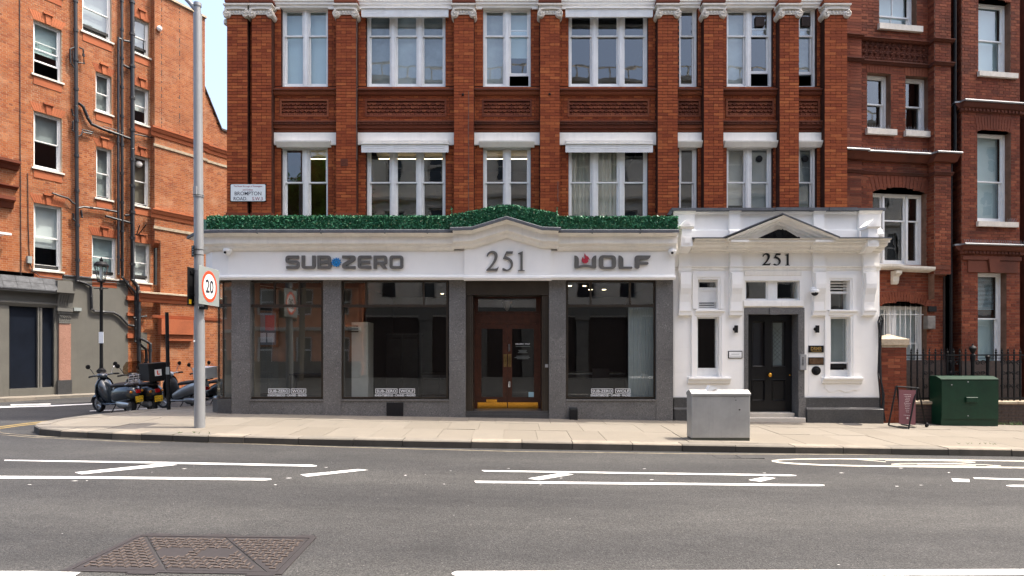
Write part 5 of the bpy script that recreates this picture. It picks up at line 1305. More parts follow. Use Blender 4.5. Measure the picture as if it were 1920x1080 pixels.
def remap(p, a0, a1, b0, b1, y0, y1): return [(b0 + (x - a0) / (a1 - a0) * (b1 - b0), y0 + (y - 640) / (876 - 640) * (y1 - y0)) for x, y in p]
signword('house_number', 'small black serif number 251 on the white porch frieze', (0, 0, 1), [('numeral', [remap(two, 455, 604, 1430, 1445, 475, 497.5)], None), ('numeral', [remap(five, 647, 775, 1451, 1464, 475, 497.5)], None), ('numeral', [remap(one, 833, 915, 1473, 1481.5, 475, 497.5)], None)], .205, .03, 'black')

def small(name, label, cat, c):
    return thing(name, label, cat, c, group={'security_camera': 'security cameras on the white fascia and porch', 'wall_lamp': 'wall lamps beside the black door', 'wall_plaque': 'plaques beside the black door'}.get(name))
# street name plate
u0, u1, z0, z1 = FM.rect(431.5, 344.5, 498.5, 378, .03)
t = small('street_name_plate', 'white street name plate reading BROMPTON ROAD SW3 on the corner pilasters', 'street sign', FM.pt((u0 + u1) / 2, .02, z0))
m = MB(); m.box(FM, u0, u1, .008, .022, z0, z1); obj('backing', m, M['iron'], t)
m = MB(); e = .014; m.prism(rp([(u0 + e, z0 + e, .03), (u1 - e, z0 + e, .03), (u1 - e, z1 - e, .03), (u0 + e, z1 - e, .03)], 3), .022, .027, lambda a, b, h: FM.pt(a, h, b)); obj('face', m, M['plate_grey'], t)
def words(s, mat, x0, x1, yb, yt, fr=FM, d=.028, par=t, nm='lettering', off=0.006):
    me = text_data(s, 1, .001, offset=off); xs = [v.co.x for v in me.vertices]; ys = [v.co.y for v in me.vertices]
    a, zb = fr.uz(x0, yb, d); b, zt = fr.uz(x1, yt, d); sx, sy = (b - a) / (max(xs) - min(xs)), (zt - zb) / (max(ys) - min(ys))
    return onto(me, nm, M[mat], fr, (a + b) / 2 - sx * (max(xs) + min(xs)) / 2, zb - sy * min(ys), d, par, sx=sx, sy=sy)
words('The Royal Borough of Kensington', 'maroon', 438, 491.5, 351.6, 347.4); words('and Chelsea', 'maroon', 455, 474, 357.2, 354)
words('BROMPTON', 'ink', 440, 490, 366.3, 359.2); words('ROAD.', 'ink', 438, 463.5, 375.7, 369.2); words('S.W.3', 'maroon', 473, 492.5, 375.7, 369.4)
# CCTV
def cctv(x, y, label, d, s=1.0, dark=False):
    u, z = FM.uz(x, y, d); t = small('security_camera', label, 'camera', FM.pt(u, d, z))
    m = MB(); c = FM.pt(u, d, z + .07 * s); m.lathe(c, [(.085 * s, 0), (.085 * s, .03), (.06 * s, .05), (.06 * s, .08)], 16, axis=FM.n)
    m.lathe(FM.pt(u, d + .09 * s, z + .02 * s), [(.055 * s, .06 * s), (.10 * s, .04 * s), (.105 * s, -.01 * s), (.09 * s, -.03 * s)], 18); obj('bracket', m, M['sign_white'], t, smooth=40)
    m = MB(); m.lathe(FM.pt(u, d + .09 * s, z - .01 * s), [(.088 * s, 0), (.075 * s, -.04 * s), (.04 * s, -.07 * s), (.005, -.08 * s)], 16); obj('dome', m, M['plastic_black' if dark else 'sign_white'], t, smooth=60)
    m = MB(); m.lathe(FM.pt(u - .02 * s, d + .16 * s, z - .03 * s), [(.03 * s, 0), (.03 * s, .02), (.012, .024)], 12, axis=FM.n); obj('lens', m, M['plastic_black'], t)
cctv(430, 473, 'small white security camera at the left end of the white fascia', .5); cctv(1258.5, 474, 'small white security camera at the right end of the white fascia', .5); cctv(1524.5, 549, 'dark domed security camera on the white porch right of the door', .29, .95, True)
# wall lamps
for x, l in ((1380, 'small black wall lamp on the white porch left of the black door'), (1532, 'small black wall lamp on the white porch right of the black door')):
    u, z = FM.uz(x, 617, .25); t = small('wall_lamp', l, 'lamp', FM.pt(u, .2, z))
    m = MB(); m.box(FM, u - .035, u + .035, .23, .30, z - .09, z + .09, ch=.006); obj('lamp_body', m, M['iron'], t); m = MB(); m.lathe(FM.pt(u - .02, .206, z), [(.045, 0), (.045, .02), (.02, .03), (.02, .05)], 12, axis=FM.n); obj('wall_mount', m, M['iron'], t)
# plaques
def plaque(x0, y0, x1, y1, label, face, frame='iron', cat='plaque', nm='wall_plaque'):
    u0, u1, z0, z1 = FM.rect(x0, y0, x1, y1, .22); t = small(nm, label, cat, FM.pt((u0 + u1) / 2, .21, z0))
    m = MB(); m.box(FM, u0, u1, .206, .222, z0, z1); obj('backing', m, M[frame], t)
    m = MB(); m.box(FM, u0 + .02, u1 - .02, .222, .227, z0 + .02, z1 - .02); obj('face', m, M[face], t); return t
t = plaque(1365.5, 658, 1392, 672, 'small white name plaque in a black frame left of the black door', 'sign_white')
m = MB(); m.box(FM, FM.u(1371, .22), FM.u(1386, .22), .227, .228, FM.z(664.5, .22), FM.z(663.6, .22)); m.box(FM, FM.u(1368, .22), FM.u(1390, .22), .227, .229, FM.z(668.3, .22), FM.z(667.6, .22)); obj('print', m, M['sign_grey'], t)
t = plaque(1516, 648, 1544.5, 661, 'black plaque with gold lettering right of the black door', 'black', 'black'); words('DRMR', 'gold', 1520.5, 1541, 657, 650.4, d=.2285, par=t, off=.01)
m = MB(); m.box(FM, FM.u(1521.5, .22), FM.u(1540, .22), .227, .2285, FM.z(659, .22), FM.z(658.2, .22)); obj('print', m, M['gold'], t)
t = plaque(1516, 670, 1544.5, 684, 'brown brass plaque below the black and gold one', 'brass_dark')
u, z = FM.uz(1530.5, 695, .22); m = MB(); m.lathe(FM.pt(u, .206, z), [(.112, 0), (.112, .02), (.09, .03), (.06, .028), (.05, .05), (.01, .06)], 24, axis=FM.n)
o = obj('alarm_bell', m, M['iron'], smooth=40); tag(o, 'round black bell fitting below the two plaques on the porch', 'bell')
u0, u1, z0, z1 = FM.rect(1501.5, 664.5, 1513, 694, .30); t = small('entry_phone', 'grey metal entry phone panel on the door frame of the black door', 'entry phone', FM.pt((u0 + u1) / 2, .25, z0))
m = MB(); m.box(FM, u0, u1, .222, .28, z0, z1, ch=.006); obj('panel', m, M['steel'], t)
m = MB()
for k in range(6): m.box(FM, u0 + .05, u0 + .075, .28, .287, z0 + .12 + k * .035, z0 + .14 + k * .035)
obj('button', m, M['iron'], t)
# uplight box on the pavement at the granite
u0, u1, z0, z1 = FM.rect(1068, 764.5, 1083, 786, .48); t = small('uplighter', 'small black box uplighter against the granite right of the shop door', 'light', FM.pt((u0 + u1) / 2, .42, -.03))
m = MB(); m.prism([(.36, -.08), (.50, -.08), (.50, z1 - .06), (.36, z1)], u0, u1, lambda a, b, h: FM.pt(h, a, b)); obj('housing', m, M['plastic_black'], t)
m = MB(); m.mesh([FM.pt(u0 + .015, .375, z1 + .001), FM.pt(u1 - .015, .375, z1 + .001), FM.pt(u1 - .015, .49, z1 - .048), FM.pt(u0 + .015, .49, z1 - .048)], [(0, 1, 2, 3)]); obj('lens', m, M['glass'], t)

# ------------------------------------------------------------ clipped artificial hedge in three lengths
def hedge(label, path, zb_fn, zt_fn, d0, d1, n, grp=None):
    """path: list of (x,y) right-to-left along the granite line; band between offsets d0..d1 outwards"""
    P = [Vector(p) for p in path]; L = [0]
    for a, b in zip(P, P[1:]): L.append(L[-1] + (b - a).length)
    def at(s, d):
        for i in range(len(P) - 1):
            if s <= L[i + 1] + 1e-6:
                f = (s - L[i]) / (L[i + 1] - L[i]); a, b = P[i], P[i + 1]; q = a * (1 - f) + b * f; t = (b - a).normalized()
                return q + Vector((-t.y, t.x)) * d
    r3 = random.Random(len(label)); S = 40
    core = MB(); vs = []
    for k in range(S + 1):
        s = L[-1] * k / S
        for d, up in ((d0 + .02, 0), (d1 - .03, 0), (d1 - .03, 1), (d0 + .02, 1)):
            q = at(s, d); zb, zt = zb_fn(q.x), zt_fn(q.x); vs.append((q.x, q.y, zt - .03 if up else zb))
    core.mesh(vs, [(k * 4 + j, k * 4 + (j + 1) % 4, (k + 1) * 4 + (j + 1) % 4, (k + 1) * 4 + j) for k in range(S) for j in range(4)] + [(0, 1, 2, 3), (S * 4, S * 4 + 1, S * 4 + 2, S * 4 + 3)], .02)
    for _ in range(n):
        s = r3.uniform(0, L[-1]); q0 = at(s, 0); zb, zt = zb_fn(q0.x), zt_fn(q0.x)
        e = r3.random()
        if e < .58: d, z = d1 - .035 + r3.uniform(-.02, .045), r3.uniform(zb, zt)
        elif e < .985: d, z = r3.uniform(d0, d1), zt - .03 + r3.uniform(-.02, .045)
        else: d, z = r3.uniform(d0, d1), r3.uniform(zb, zt); s = r3.choice([0, L[-1]])
        q = at(s, d); c = Vector((q.x, q.y, z)); a = Vector((r3.gauss(0, 1), r3.gauss(0, 1), r3.gauss(.3, 1))).normalized(); b = a.cross(Vector((r3.gauss(0, 1), r3.gauss(0, 1), r3.gauss(0, 1)))).normalized(); l = r3.uniform(.022, .042)
        tone = r3.random() ** 1.0
        core.face([c - b * l * .45, c + a * l, c + b * l * .45, c - a * l], tone)
    o = obj('clipped_hedge', core, M['leaf'], tones=True); tag(o, label, 'hedge', 'clipped green hedge along the top of the shopfront'); return o
hz0 = FM.z(430.5, .8); hzt = FM.z(404.5, .8)
hl, hr = FM.u(846, .8), FM.u(1045, .8)
def gab(x, base, apex): c = FM.u(950, .8); half = FM.u(1016, .8) - c; return base + (apex - base) * cl(1 - abs(x - c) / half, 0, 1)
hedge('long left length of clipped green hedge above the lettering with the snowflake, rounding the corner', [(hl, 14.4), P0, P1, P2 + DIRS * .3], lambda x: hz0, lambda x: hzt, .10, .44, 16000)
def ctop(x):
    pts = [(hl - .02, FM.z(405, .8)), (FM.u(885, .8), FM.z(397, .8)), (FM.u(935, .8), FM.z(386.5, .8)), (FM.u(965, .8), FM.z(386, .8)), (FM.u(1010, .8), FM.z(395, .8)), (hr + .02, FM.z(401.5, .8))]
    for (a, za), (b, zb) in zip(pts, pts[1:]):
        if x <= b: return za + (zb - za) * cl((x - a) / (b - a), 0, 1)
    return pts[-1][1]
hedge('raised gabled length of clipped green hedge above the number 251 over the shop door', [(hr, 14.4), (hl, 14.4)], lambda x: gab(x, hz0 + .02, hz0 + .30), ctop, .14, .52, 9000)
hedge('level length of clipped green hedge above the lettering with the red flame', [(FM.u(1271, .8), 14.4), (hr + .02, 14.4)], lambda x: hz0, lambda x: FM.z(405.5, .8), .10, .44, 9000)

# ------------------------------------------------------------ orange brick building across the side street
FL = Frame((-17.45, 20), (.5, .866))
B2 = thing('side_street_building', 'sunlit orange brick building with black drainpipes and grey shop base across the side street', 'building', (-17.45, 20, 0))
BL = Bricks(course=.0765, L=.235, joint=.010, proud=.006)
lu = lambda x, d=0: FL.u(x, d)
def lz(x, y, d=0): return FL.uz(x, y, d)[1]
zR = lz(150, 521); ZLT = 16.4
DWIN = -.10
wins = {'w1': (60, 36.5, 113, 139), 'w2': (60.7, 208, 113.5, 314), 'w3': (61, 380, 113.5, 505), 'w4': (152, -40, 206.5, 59), 'w5': (177, 134.5, 206.5, 208), 'w6': (178, 273.5, 206.5, 371), 'w7': (170, 440.5, 216, 519.5),
        'w8': (249, 31, 277, 99), 'w9': (249, 160, 277.5, 229.5), 'w10': (249, 290, 277.5, 384.5), 'w11': (250, 454, 279, 528.5), 'w0': (59.5, -128, 112.5, -28)}
WR = {k: FL.rect(*v, DWIN) for k, v in wins.items()}
uw0, uw1, uw2, uw3 = lu(290, .25), lu(301, .25), lu(384.5, .25), lu(384.5, .25) + 2.4
zc = lz(292, 450, .25)
holes = list(WR.values())
BL.wall(FL, -1.2, uw0 + .1, zR, ZLT, 0, holes, rev=.10)
BL.wall(FL, lu(239), uw1 + .1, -.4, zR, 0, [], rev=.1)
BL.wall(FL, uw0, uw2, zc, ZLT, .25, [], off=uw0); BL.wall(FL, uw1, uw2, -.4, zc, .25, [], off=uw0)
def gable(u, z):
    zz = 13.45 - (u - uw2) * 2.05
    return z < max(zz, 11.75)
for i in range(12):                      # backing under the slope, as narrow steps behind the coping
    a = uw2 + i * .2; top = max(13.45 - (a + .2 - uw2) * 2.05, 11.72); BL.back.quad(FL, a, a + .2, -.4, top, .13)
BL.wall(FL, uw2, uw3, -.4, 13.6, .13, [], off=uw0, clip=gable)
for a, zz0, zz1, d in ((uw0, zc, ZLT, .25), (uw1, -.4, zc, .25)):
    rf = Frame(FL.pt(a, 0, 0)[:2], (FL.n.x, FL.n.y)); rf = Frame(FL.pt(a, 0, 0)[:2], (FL.n.x, FL.n.y))
    # near return of the projecting wing
    BL.back.face([FL.pt(a, 0, zz0), FL.pt(a, d, zz0), FL.pt(a, d, zz1), FL.pt(a, 0, zz1)])
    class RF(Frame): pass
    r = Frame(FL.pt(a, 0, 0)[:2], (FL.n.x, FL.n.y)); r.n = -FL.t
    BL.wall(r, 0, d, zz0, zz1, .002, [], cols=1, reveal=False)
r = Frame(FL.pt(uw2, .13, 0)[:2], (FL.n.x, FL.n.y))
BL.finish(B2, M['brick_orange'], M['mortar_pale'])
m = MB(); m.box(FL, -1.2, uw0 + .1, -.4, -.12, ZLT - .25, ZLT); m.box(FL, -1.2, 9.5, -6, -5.8, -.4, 11); m.box(FL, uw0, uw2, -2, .24, ZLT - .3, ZLT - .02); m.box(FL, uw0 + .1, uw0 + .16, -6, -.01, 0, ZLT)
m.box(FL, -1.2, uw0, -3, -2.9, 0, ZLT); m.box(FL, uw2 - .1, uw2, -2, .24, 13, ZLT - .02)
for z in (zR + .35, lz(60, 340), lz(60, 170), lz(60, 0)): m.box(FL, -1.2, uw0, -3, -.14, z - .1, z)
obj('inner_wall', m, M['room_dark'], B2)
m = MB(); m.box(FL, -1.2, uw0 + .0, -.3, .07, ZLT, ZLT + .07); m.box(FL, uw0 - .04, uw2 + .04, -.3, .33, ZLT, ZLT + .09); obj('coping', m, M['lime'], B2)
m = MB(); m.sweep(FL, [(-.2, 0), (.2, 0), (.2, .09), (-.2, .09)], [(uw2 - .01, 13.43), (uw2 + .86, 11.72), (uw3, 11.72)]); obj('gable_coping', m, M['clay'], B2)
m = MB(); c = FL.pt(uw0 + .75, -1.4, 0); m.box(FL, uw0 + .3, uw0 + 1.1, -1.9, -.9, ZLT, ZLT + 1.3); m.box(FL, uw0 + .25, uw0 + 1.15, -1.95, -.85, ZLT + .9, ZLT + 1.0); obj('chimney', m, M['rubbed'], B2)
# windows, their rubbed-brick flat arches, keystones, sills and aprons
bl_ = {'w2': ('blind_grey', .5), 'w8': ('blind_grey', .0), 'w10': ('room_beige', .0), 'w1': ('blind_blue', .45), 'w3': ('blind', .35), 'w4': ('blind_grey', 0), 'w5': ('blind_grey', 0), 'w6': ('blind_grey', 0), 'w7': ('blind_blue', .0), 'w9': ('blind', .4), 'w11': ('blind', 0)}  # half blind in w2 is added, standing in for sky reflected in its upper pane
opn = {'w1': {0: .48}, 'w3': {0: .10}}
arches, keys, sills, apr = MB(), MB(), MB(), MB()
for k, (a, b, c, d) in WR.items():
    sash_window(B2, FL, a, b, c, d, DWIN, 1, .5, blinds={'all': bl_[k]} if k in bl_ else None, opened=opn.get(k), bottom=.08)
    n = 13; cu = (a + b) / 2; h = .30
    for i in range(n):
        if i == n // 2: continue
        f0, f1 = i / n, (i + 1) / n; sp = .14
        x0, x1 = a + (b - a) * f0 + .004, a + (b - a) * f1 - .004; X0, X1 = a - sp + (b - a + 2 * sp) * f0 + .004, a - sp + (b - a + 2 * sp) * f1 - .004
        arches.prism([(x0, d + .002), (x1, d + .002), (X1, d + h), (X0, d + h)], .004, .014, lambda p, q, hh: FL.pt(p, hh, q))
    i = n // 2; keys.prism([(cu - .06, d - .01), (cu + .06, d - .01), (cu + .085, d + h + .02), (cu - .085, d + h + .02)], .0, .05, lambda p, q, hh: FL.pt(p, hh, q))
    keys.box(FL, cu - .15, cu + .15, 0, .09, d + h + .02, d + h + .075)
    sills.box(FL, a - .07, b + .07, -.1, .07, c - .06, c + .005); apr.box(FL, a, b, .0, .025, c - .36, c - .08); [q_.cut() for q_ in (arches, keys, sills, apr)]
objs('flat_arch', arches, M['rubbed'], B2); objs('keystone', keys, M['rubbed'], B2); objs('sill', sills, M['stone'], B2); objs('apron', apr, M['rubbed'], B2)
# moulded string courses round the wing
m, m2 = MB(), MB()
def lstr(mm, px, y0, y1, prof, d=.25, a=uw0, b=uw2, ret=True):
    zt, zb = lz(px, y0, d), lz(px, y1, d); P = [(dd, zt + (zb - zt) * f) for dd, f in prof]
    mm.sweep(FL, [(d + dd, z) for dd, z in P], [(a - max(p[0] for p in P) * (1 if ret else 0), 0), (b + (.1 if ret else 0), 0)])
    mm.sweep(FL, [(.13 + dd, z) for dd, z in P], [(b + .1, 0), (uw3, 0)]); mm.cut()
big = [(0, 1), (.04, .95), (.06, .6), (.10, .5), (.14, .2), (.16, .15), (.16, 0), (0, -.1)]
lstr(m, 292, 239, 256, big); lstr(m, 292, 392, 409, big); lstr(m2, 292, 270, 275.5, [(0, 1), (.05, .8), (.06, 0), (0, 0)]); lstr(m2, 292, 424, 430, [(0, 1), (.05, .8), (.06, 0), (0, 0)])
lstr(m, 265, 549, 566, big, d=.25, a=lu(262)); lstr(m2, 265, 547, 550, [(0, 1), (.19, .9), (.19, 0), (0, -.4)], a=lu(262)); lstr(m, 285, 590, 598, [(0, 1), (.05, .7), (.07, 0), (0, 0)], a=lu(281))
m.box(FL, lu(236), lu(251), 0, .12, lz(240, 563), lz(240, 555)); m.cut(); m.box(FL, lu(237), lu(250.5), 0, .09, lz(240, 592), lz(240, 586)); m.cut(); m.box(FL, lu(237), lu(250.5), 0, .09, lz(240, 634), lz(240, 625)); m.cut()
m.prism([(0, lz(292, 449, .25)), (.25, lz(292, 449, .25)), (.22, lz(292, 455, .25)), (.10, lz(292, 461, .25)), (0, lz(292, 463, .25))], uw0, uw1 + .1, lambda a, b, h: FL.pt(h, a, b)); m.cut()
m.box(FL, lu(301, .4), lu(366, .4), .25, .48, lz(320, 627, .4), lz(320, 598, .4)); m.box(FL, lu(316, .4), lu(362, .4), .25, .40, lz(320, 639, .4), lz(320, 627.4, .4)); m.box(FL, lu(320, .4), lu(357, .4), .25, .33, lz(320, 643, .4), lz(320, 639.4, .4))
objs('string_course', m, M['rubbed'], B2); objs('stone_string', m2, M['lime'], B2)
m = MB()
for px in (302.5, 336): m.box(FL, lu(px, .26), lu(px + 1.6, .26), .25, .256, lz(292, 240, .25), ZLT - .1); m.cut()
objs('movement_joint', m, M['clay'], B2)
# old moulded cornices at the street end
m = MB()
for x1, y0, y1, dd in ((40, 297, 314, .30), (36, 344, 351, .16), (30, 367, 388, .28)):
    zt, zb = lz(10, y0, .2), lz(10, y1, .2); m.sweep(FL, [(0, zb), (dd * .3, zb + .02), (dd * .5, zb + (zt - zb) * .5), (dd, zb + (zt - zb) * .7), (dd, zt), (0, zt)], [(-1.2, 0), (lu(x1, dd), 0)]); m.cut()
objs('street_end_cornice', m, M['terracotta'], B2)
M['slate_dark'] = plain('weathered_slate', (.085, .088, .092), .85, var=.4, scale=5, streak=.3, spec=.2)
# grey painted shop base
m = MB(); zb_ = -.4
m.box(FL, lu(118), lu(239.5), -.2, .02, zb_, zR + .02); m.box(FL, -1.2, lu(118), -.2, .05, lz(0, 572, .1), lz(0, 514, .1)); m.box(FL, -1.2, lu(16.5, .02), -.2, .05, zb_, lz(0, 572, .1) - .001); m.box(FL, lu(101, .02), lu(118, .02), -.2, .05, zb_, lz(0, 572, .1) - .001); m.box(FL, lu(16.5, .02), lu(101, .02), -.2, .06, zb_, lz(16.5, 729.5, .02))
obj('painted_base', m, M['render_grey'], B2)
m = MB(); m.box(FL, lu(17, -.06), lu(101, -.06), -.1, -.05, zb_, lz(0, 572, .1)); nv = obj('shutter_panel', m, M['navy'], B2)
m = MB(); m.box(FL, lu(70, 0), lu(73, 0), -.05, .04, lz(70, 729, 0), lz(0, 572, .1)); m.box(FL, lu(74.5, 0), lu(78, 0), -.05, .04, lz(70, 729, 0), lz(0, 572, .1)); obj('mullion', m, M['render_dark'], B2)
m = MB(); m.box(FL, lu(111, .12), lu(133, .12), 0, .12, lz(111, 713, .12), lz(111, 606, .12)); obj('pilaster', m, M['granite_pink'], B2)
m = MB(); m.box(FL, lu(108.5, .16), lu(135, .16), 0, .16, zb_, lz(111, 713, .16)); obj('pilaster_base', m, M['granite_dark'], B2)
m = MB()
m.box(FL, lu(111, .14), lu(132, .14), 0, .14, lz(111, 606, .14), lz(111, 588, .14)); m.box(FL, lu(109, .18), lu(135, .18), 0, .18, lz(111, 588, .18), lz(111, 583.5, .18)); m.box(FL, lu(108, .22), lu(137, .22), 0, .22, lz(111, 583.4, .2), lz(111, 577, .2))
for k in range(5): u = lu(113 + k * 4.2, .15); m.tube([FL.pt(u, .145, lz(113, 602, .14)), FL.pt(u + .05, .16, lz(113, 596, .14)), FL.pt(u - .02, .15, lz(113, 591, .14))], .014, 5)
m.sweep(FL, [(0, lz(110, 577, .3)), (.16, lz(110, 576, .3)), (.18, lz(110, 566, .3)), (.30, lz(110, 551, .3)), (.34, lz(110, 548, .3)), (0, lz(110, 548, .3))], [(lu(109, .2), 0), (lu(137, .2), 0)])
for k in range(5): a = lu(111 + k * 4.6, .3); m.sweep(FL, [(.17, lz(110, 574, .3)), (.20, lz(110, 566, .3)), (.325, lz(110, 551.5, .3)), (.1, lz(110, 551.5, .3))], [(a, 0), (a + .035, 0)])
m.box(FL, lu(107, .4), lu(140, .4), 0, .40, lz(110, 548, .4), lz(110, 543.5, .4)); m.box(FL, lu(109, .3), lu(138, .3), 0, .26, lz(110, 543.3, .3), lz(110, 526, .3))
m.sweep(FL, [(.05, lz(0, 572, .1)), (.13, lz(0, 566, .1)), (.13, lz(0, 563, .1)), (.05, lz(0, 562, .1))], [(-1.2, 0), (lu(108, .1), 0)])
m.box(FL, -1.2, lu(109, .3), .05, .30, lz(0, 543, .3), lz(0, 538, .3))
obj('console_bracket', m, M['render_dark'], B2)
m = MB(); a = -1.2; b = lu(109, .3); zt, z2 = lz(0, 514, .05), lz(0, 537.6, .32)
for k in range(7):
    u0_, u1_ = a + (b - a) * k / 7 + .004, a + (b - a) * (k + 1) / 7 - .004
    for j in range(2): m.mesh([FL.pt(u, d, z) for u in (u0_, u1_) for d, z in ((.05 + .14 * j, zt + (z2 - zt) * j * .5), (.05 + .14 * (j + 1), zt + (z2 - zt) * (j + 1) * .5 + .008))], [(0, 1, 3, 2)])
m.box(FL, a, b, .30, .335, z2 - .03, z2 + .008); m.sweep(FL, [(.02, zR + .02), (.07, zR + .01), (.07, zR + .05), (-.02, zR + .08)], [(lu(118), 0), (lu(240), 0)])
obj('slate_weathering', m, M['slate_dark'], B2)
m = MB(); m.box(FL, lu(137, .06), lu(151, .06), .02, .14, lz(140, 583, .06), lz(140, 577, .06)); obj('alarm_box', m, M['sign_grey'], B2)
m = MB(); m.box(FL, lu(51.5, .1), lu(60, .1), 0, .12, lz(52, 493, .1), lz(52, 480, .1)); obj('junction_box', m, M['sign_grey'], B2)
m = MB(); m.box(FL, lu(-10, .3), lu(21, .3), .22, .34, lz(10, 440, .3), lz(10, 436, .3)); m.box(FL, lu(4, .2), lu(6, .2), 0, .25, lz(10, 442, .3), lz(10, 440, .3)); obj('sign_light', m, M['sign_white'], B2)
m = MB(); m.box(FL, lu(263, .26), lu(282, .26), .0, .02, lz(263, 656, .26), lz(263, 623, .26)); obj('vent_grille', m, M['render_grey'], B2)
# drainpipes
def lp(px, py, d=.12): u, z = FL.uz(px, py, d); return FL.pt(u, d, z)
def pipe(pts, r=.05, d=.12, coll=True, nm='drainpipe'):
    m = MB(); P = [Vector(lp(*p, d)) for p in pts]; m.tube(P, r, 8)
    for a, b in zip(P, P[1:]):
        L = (b - a).length
        if coll and L > .5:
            n = int(L / 1.3) + 1
            for k in range(n):
                c = a + (b - a) * ((k + .4) / n); t = (b - a).normalized(); m.tube([c - t * .05, c + t * .05], r * 1.32, 8)
        m.lathe(b, [(.01, -r), (r * .9, -r * .5), (r * 1.15, 0), (r * .9, r * .5), (.01, r)], 8)
    return obj(nm, m, M['pipe'], B2, smooth=45)
pipe([(141.5, -20), (143, 200), (145.5, 527)], .062)
pipe([(222, 70), (221.5, 300), (222, 514)], .042); pipe([(228.5, -20), (229, 250), (229.5, 520), (240, 533), (254, 548), (255, 600), (254, 640), (274, 655), (275, 705)], .052)
pipe([(248, -20), (248.5, 280), (248.5, 525), (258, 537), (260, 560), (261, 720)], .078, .16)
pipe([(147, 193), (156, 200), (165, 222), (172, 233), (195, 243), (222, 252), (246, 261)], .058); pipe([(250, 251), (270, 255), (287, 258)], .025)
pipe([(134, 204), (137, 216), (143, 220)], .03); pipe([(144, 225), (137, 228), (136, 244), (143, 250)], .03); pipe([(145, 256), (153, 253), (155, 243), (174, 248), (172, 251), (156, 248)], .026)
pipe([(131.5, 92), (132, 117), (142, 130)], .032); pipe([(131.5, 92), (139, 89)], .028); pipe([(149, 89), (156, 93), (157.5, 119), (145, 117)], .032); pipe([(136.5, 95), (138, 118)], .02)
pipe([(98, 362), (112, 367), (128, 372), (136, 380), (143, 384)], .034); pipe([(146, 390), (158, 388), (190, 392), (218, 397)], .04); pipe([(137, 400), (138, 411), (144, 417)], .035); pipe([(152, 394), (154, 407), (146, 411)], .035)
pipe([(198, 405), (222, 412), (246, 418)], .045); pipe([(234, 404), (247, 403)], .045); pipe([(222, 72), (228, 74)], .04); pipe([(232, 76), (247, 79)], .04); pipe([(231, 122), (247, 130)], .05); pipe([(193, 237), (215, 243), (228, 247)], .018)
pipe([(146, 527), (160, 531), (170, 537), (171, 556), (172, 580), (178, 584), (213, 586), (224, 592), (240, 609), (250, 611)], .048, .09)
pipe([(250, 596), (262, 594), (274, 593)], .04); pipe([(282, 645), (281, 705), ], .055, .3); pipe([(262, 634), (275, 640), (282, 645)], .055, .28)
pipe([(37, -10), (38, 280), (39.5, 515)], .012, .03, False, 'cable'); pipe([(52, 325), (53, 420), (55, 480)], .012, .03, False, 'cable'); pipe([(56, 493), (62, 508), (75, 518), (115, 523), (160, 528), (215, 530), (238, 536), (248, 552)], .016, .06, False, 'cable')
m = MB()
for pts in (((256, 441), (262, 422)), ((258, 442), (274, 421)), ((253, 440), (270, 441))): m.tube([lp(*pts[0], .1), lp(*pts[1], .5)], .02, 6)
obj('aerial_bracket', m, M['iron'], B2)
m = MB(); c = lp(299, 53, .34); m.lathe(c, [(.02, .10), (.09, .05), (.10, -.03), (.06, -.1), (.01, -.12)], 12); m.tube([lp(299, 50, .25), c], .03, 6); obj('wall_camera', m, M['sign_white'], B2, smooth=50)
m = MB(); c = FL.pt(*[(WR['w10'][0] + WR['w10'][1]) / 2, -.22, lz(262, 308, -.2)]); m.lathe(c, [(.01, .14), (.10, .10), (.14, 0), (.10, -.10), (.01, -.14)], 14); obj('globe_lamp', m, M['sign_white'], B2, smooth=60)
# left pavement
m = MB()
for (u0_, u1_, d0, d1, z0, z1) in ((-8, 12, 0.02, 1.05, -.5, .02), ):
    m.mesh([FL.pt(u, d, (.055 - .018 * u) - dz_) for dz_ in (0, .4) for u, d in ((-8, -.1), (9, -.1), (9, 1.05), (-8, 1.05))], [(0, 1, 2, 3), (3, 2, 6, 7)])
sp_ = obj('side_pavement', m, M['slab_joint'], kind='structure')
u = -2.0
while u < 9:
    ln = rnd.uniform(.7, 1.0)
    for d0, d1, mt, nm, up in ((.03, .50, 'slab', 'paving_slab', .012), (.51, .83, 'slab', 'paving_slab', .012), (.84, 1.06, 'kerb', 'kerb_stone', .016)):
        m = MB(); zf = lambda uu: .055 - .018 * uu
        m.mesh([FL.pt(a, d, zf(a) + up - q) for q in (0, .15) for a, d in ((u + .005, d0), (u + ln - .005, d0), (u + ln - .005, d1), (u + .005, d1))], [(0, 1, 2, 3), (0, 1, 5, 4), (1, 2, 6, 5), (2, 3, 7, 6), (3, 0, 4, 7)])
        obj(nm, m, M[mt], sp_)
    u += ln

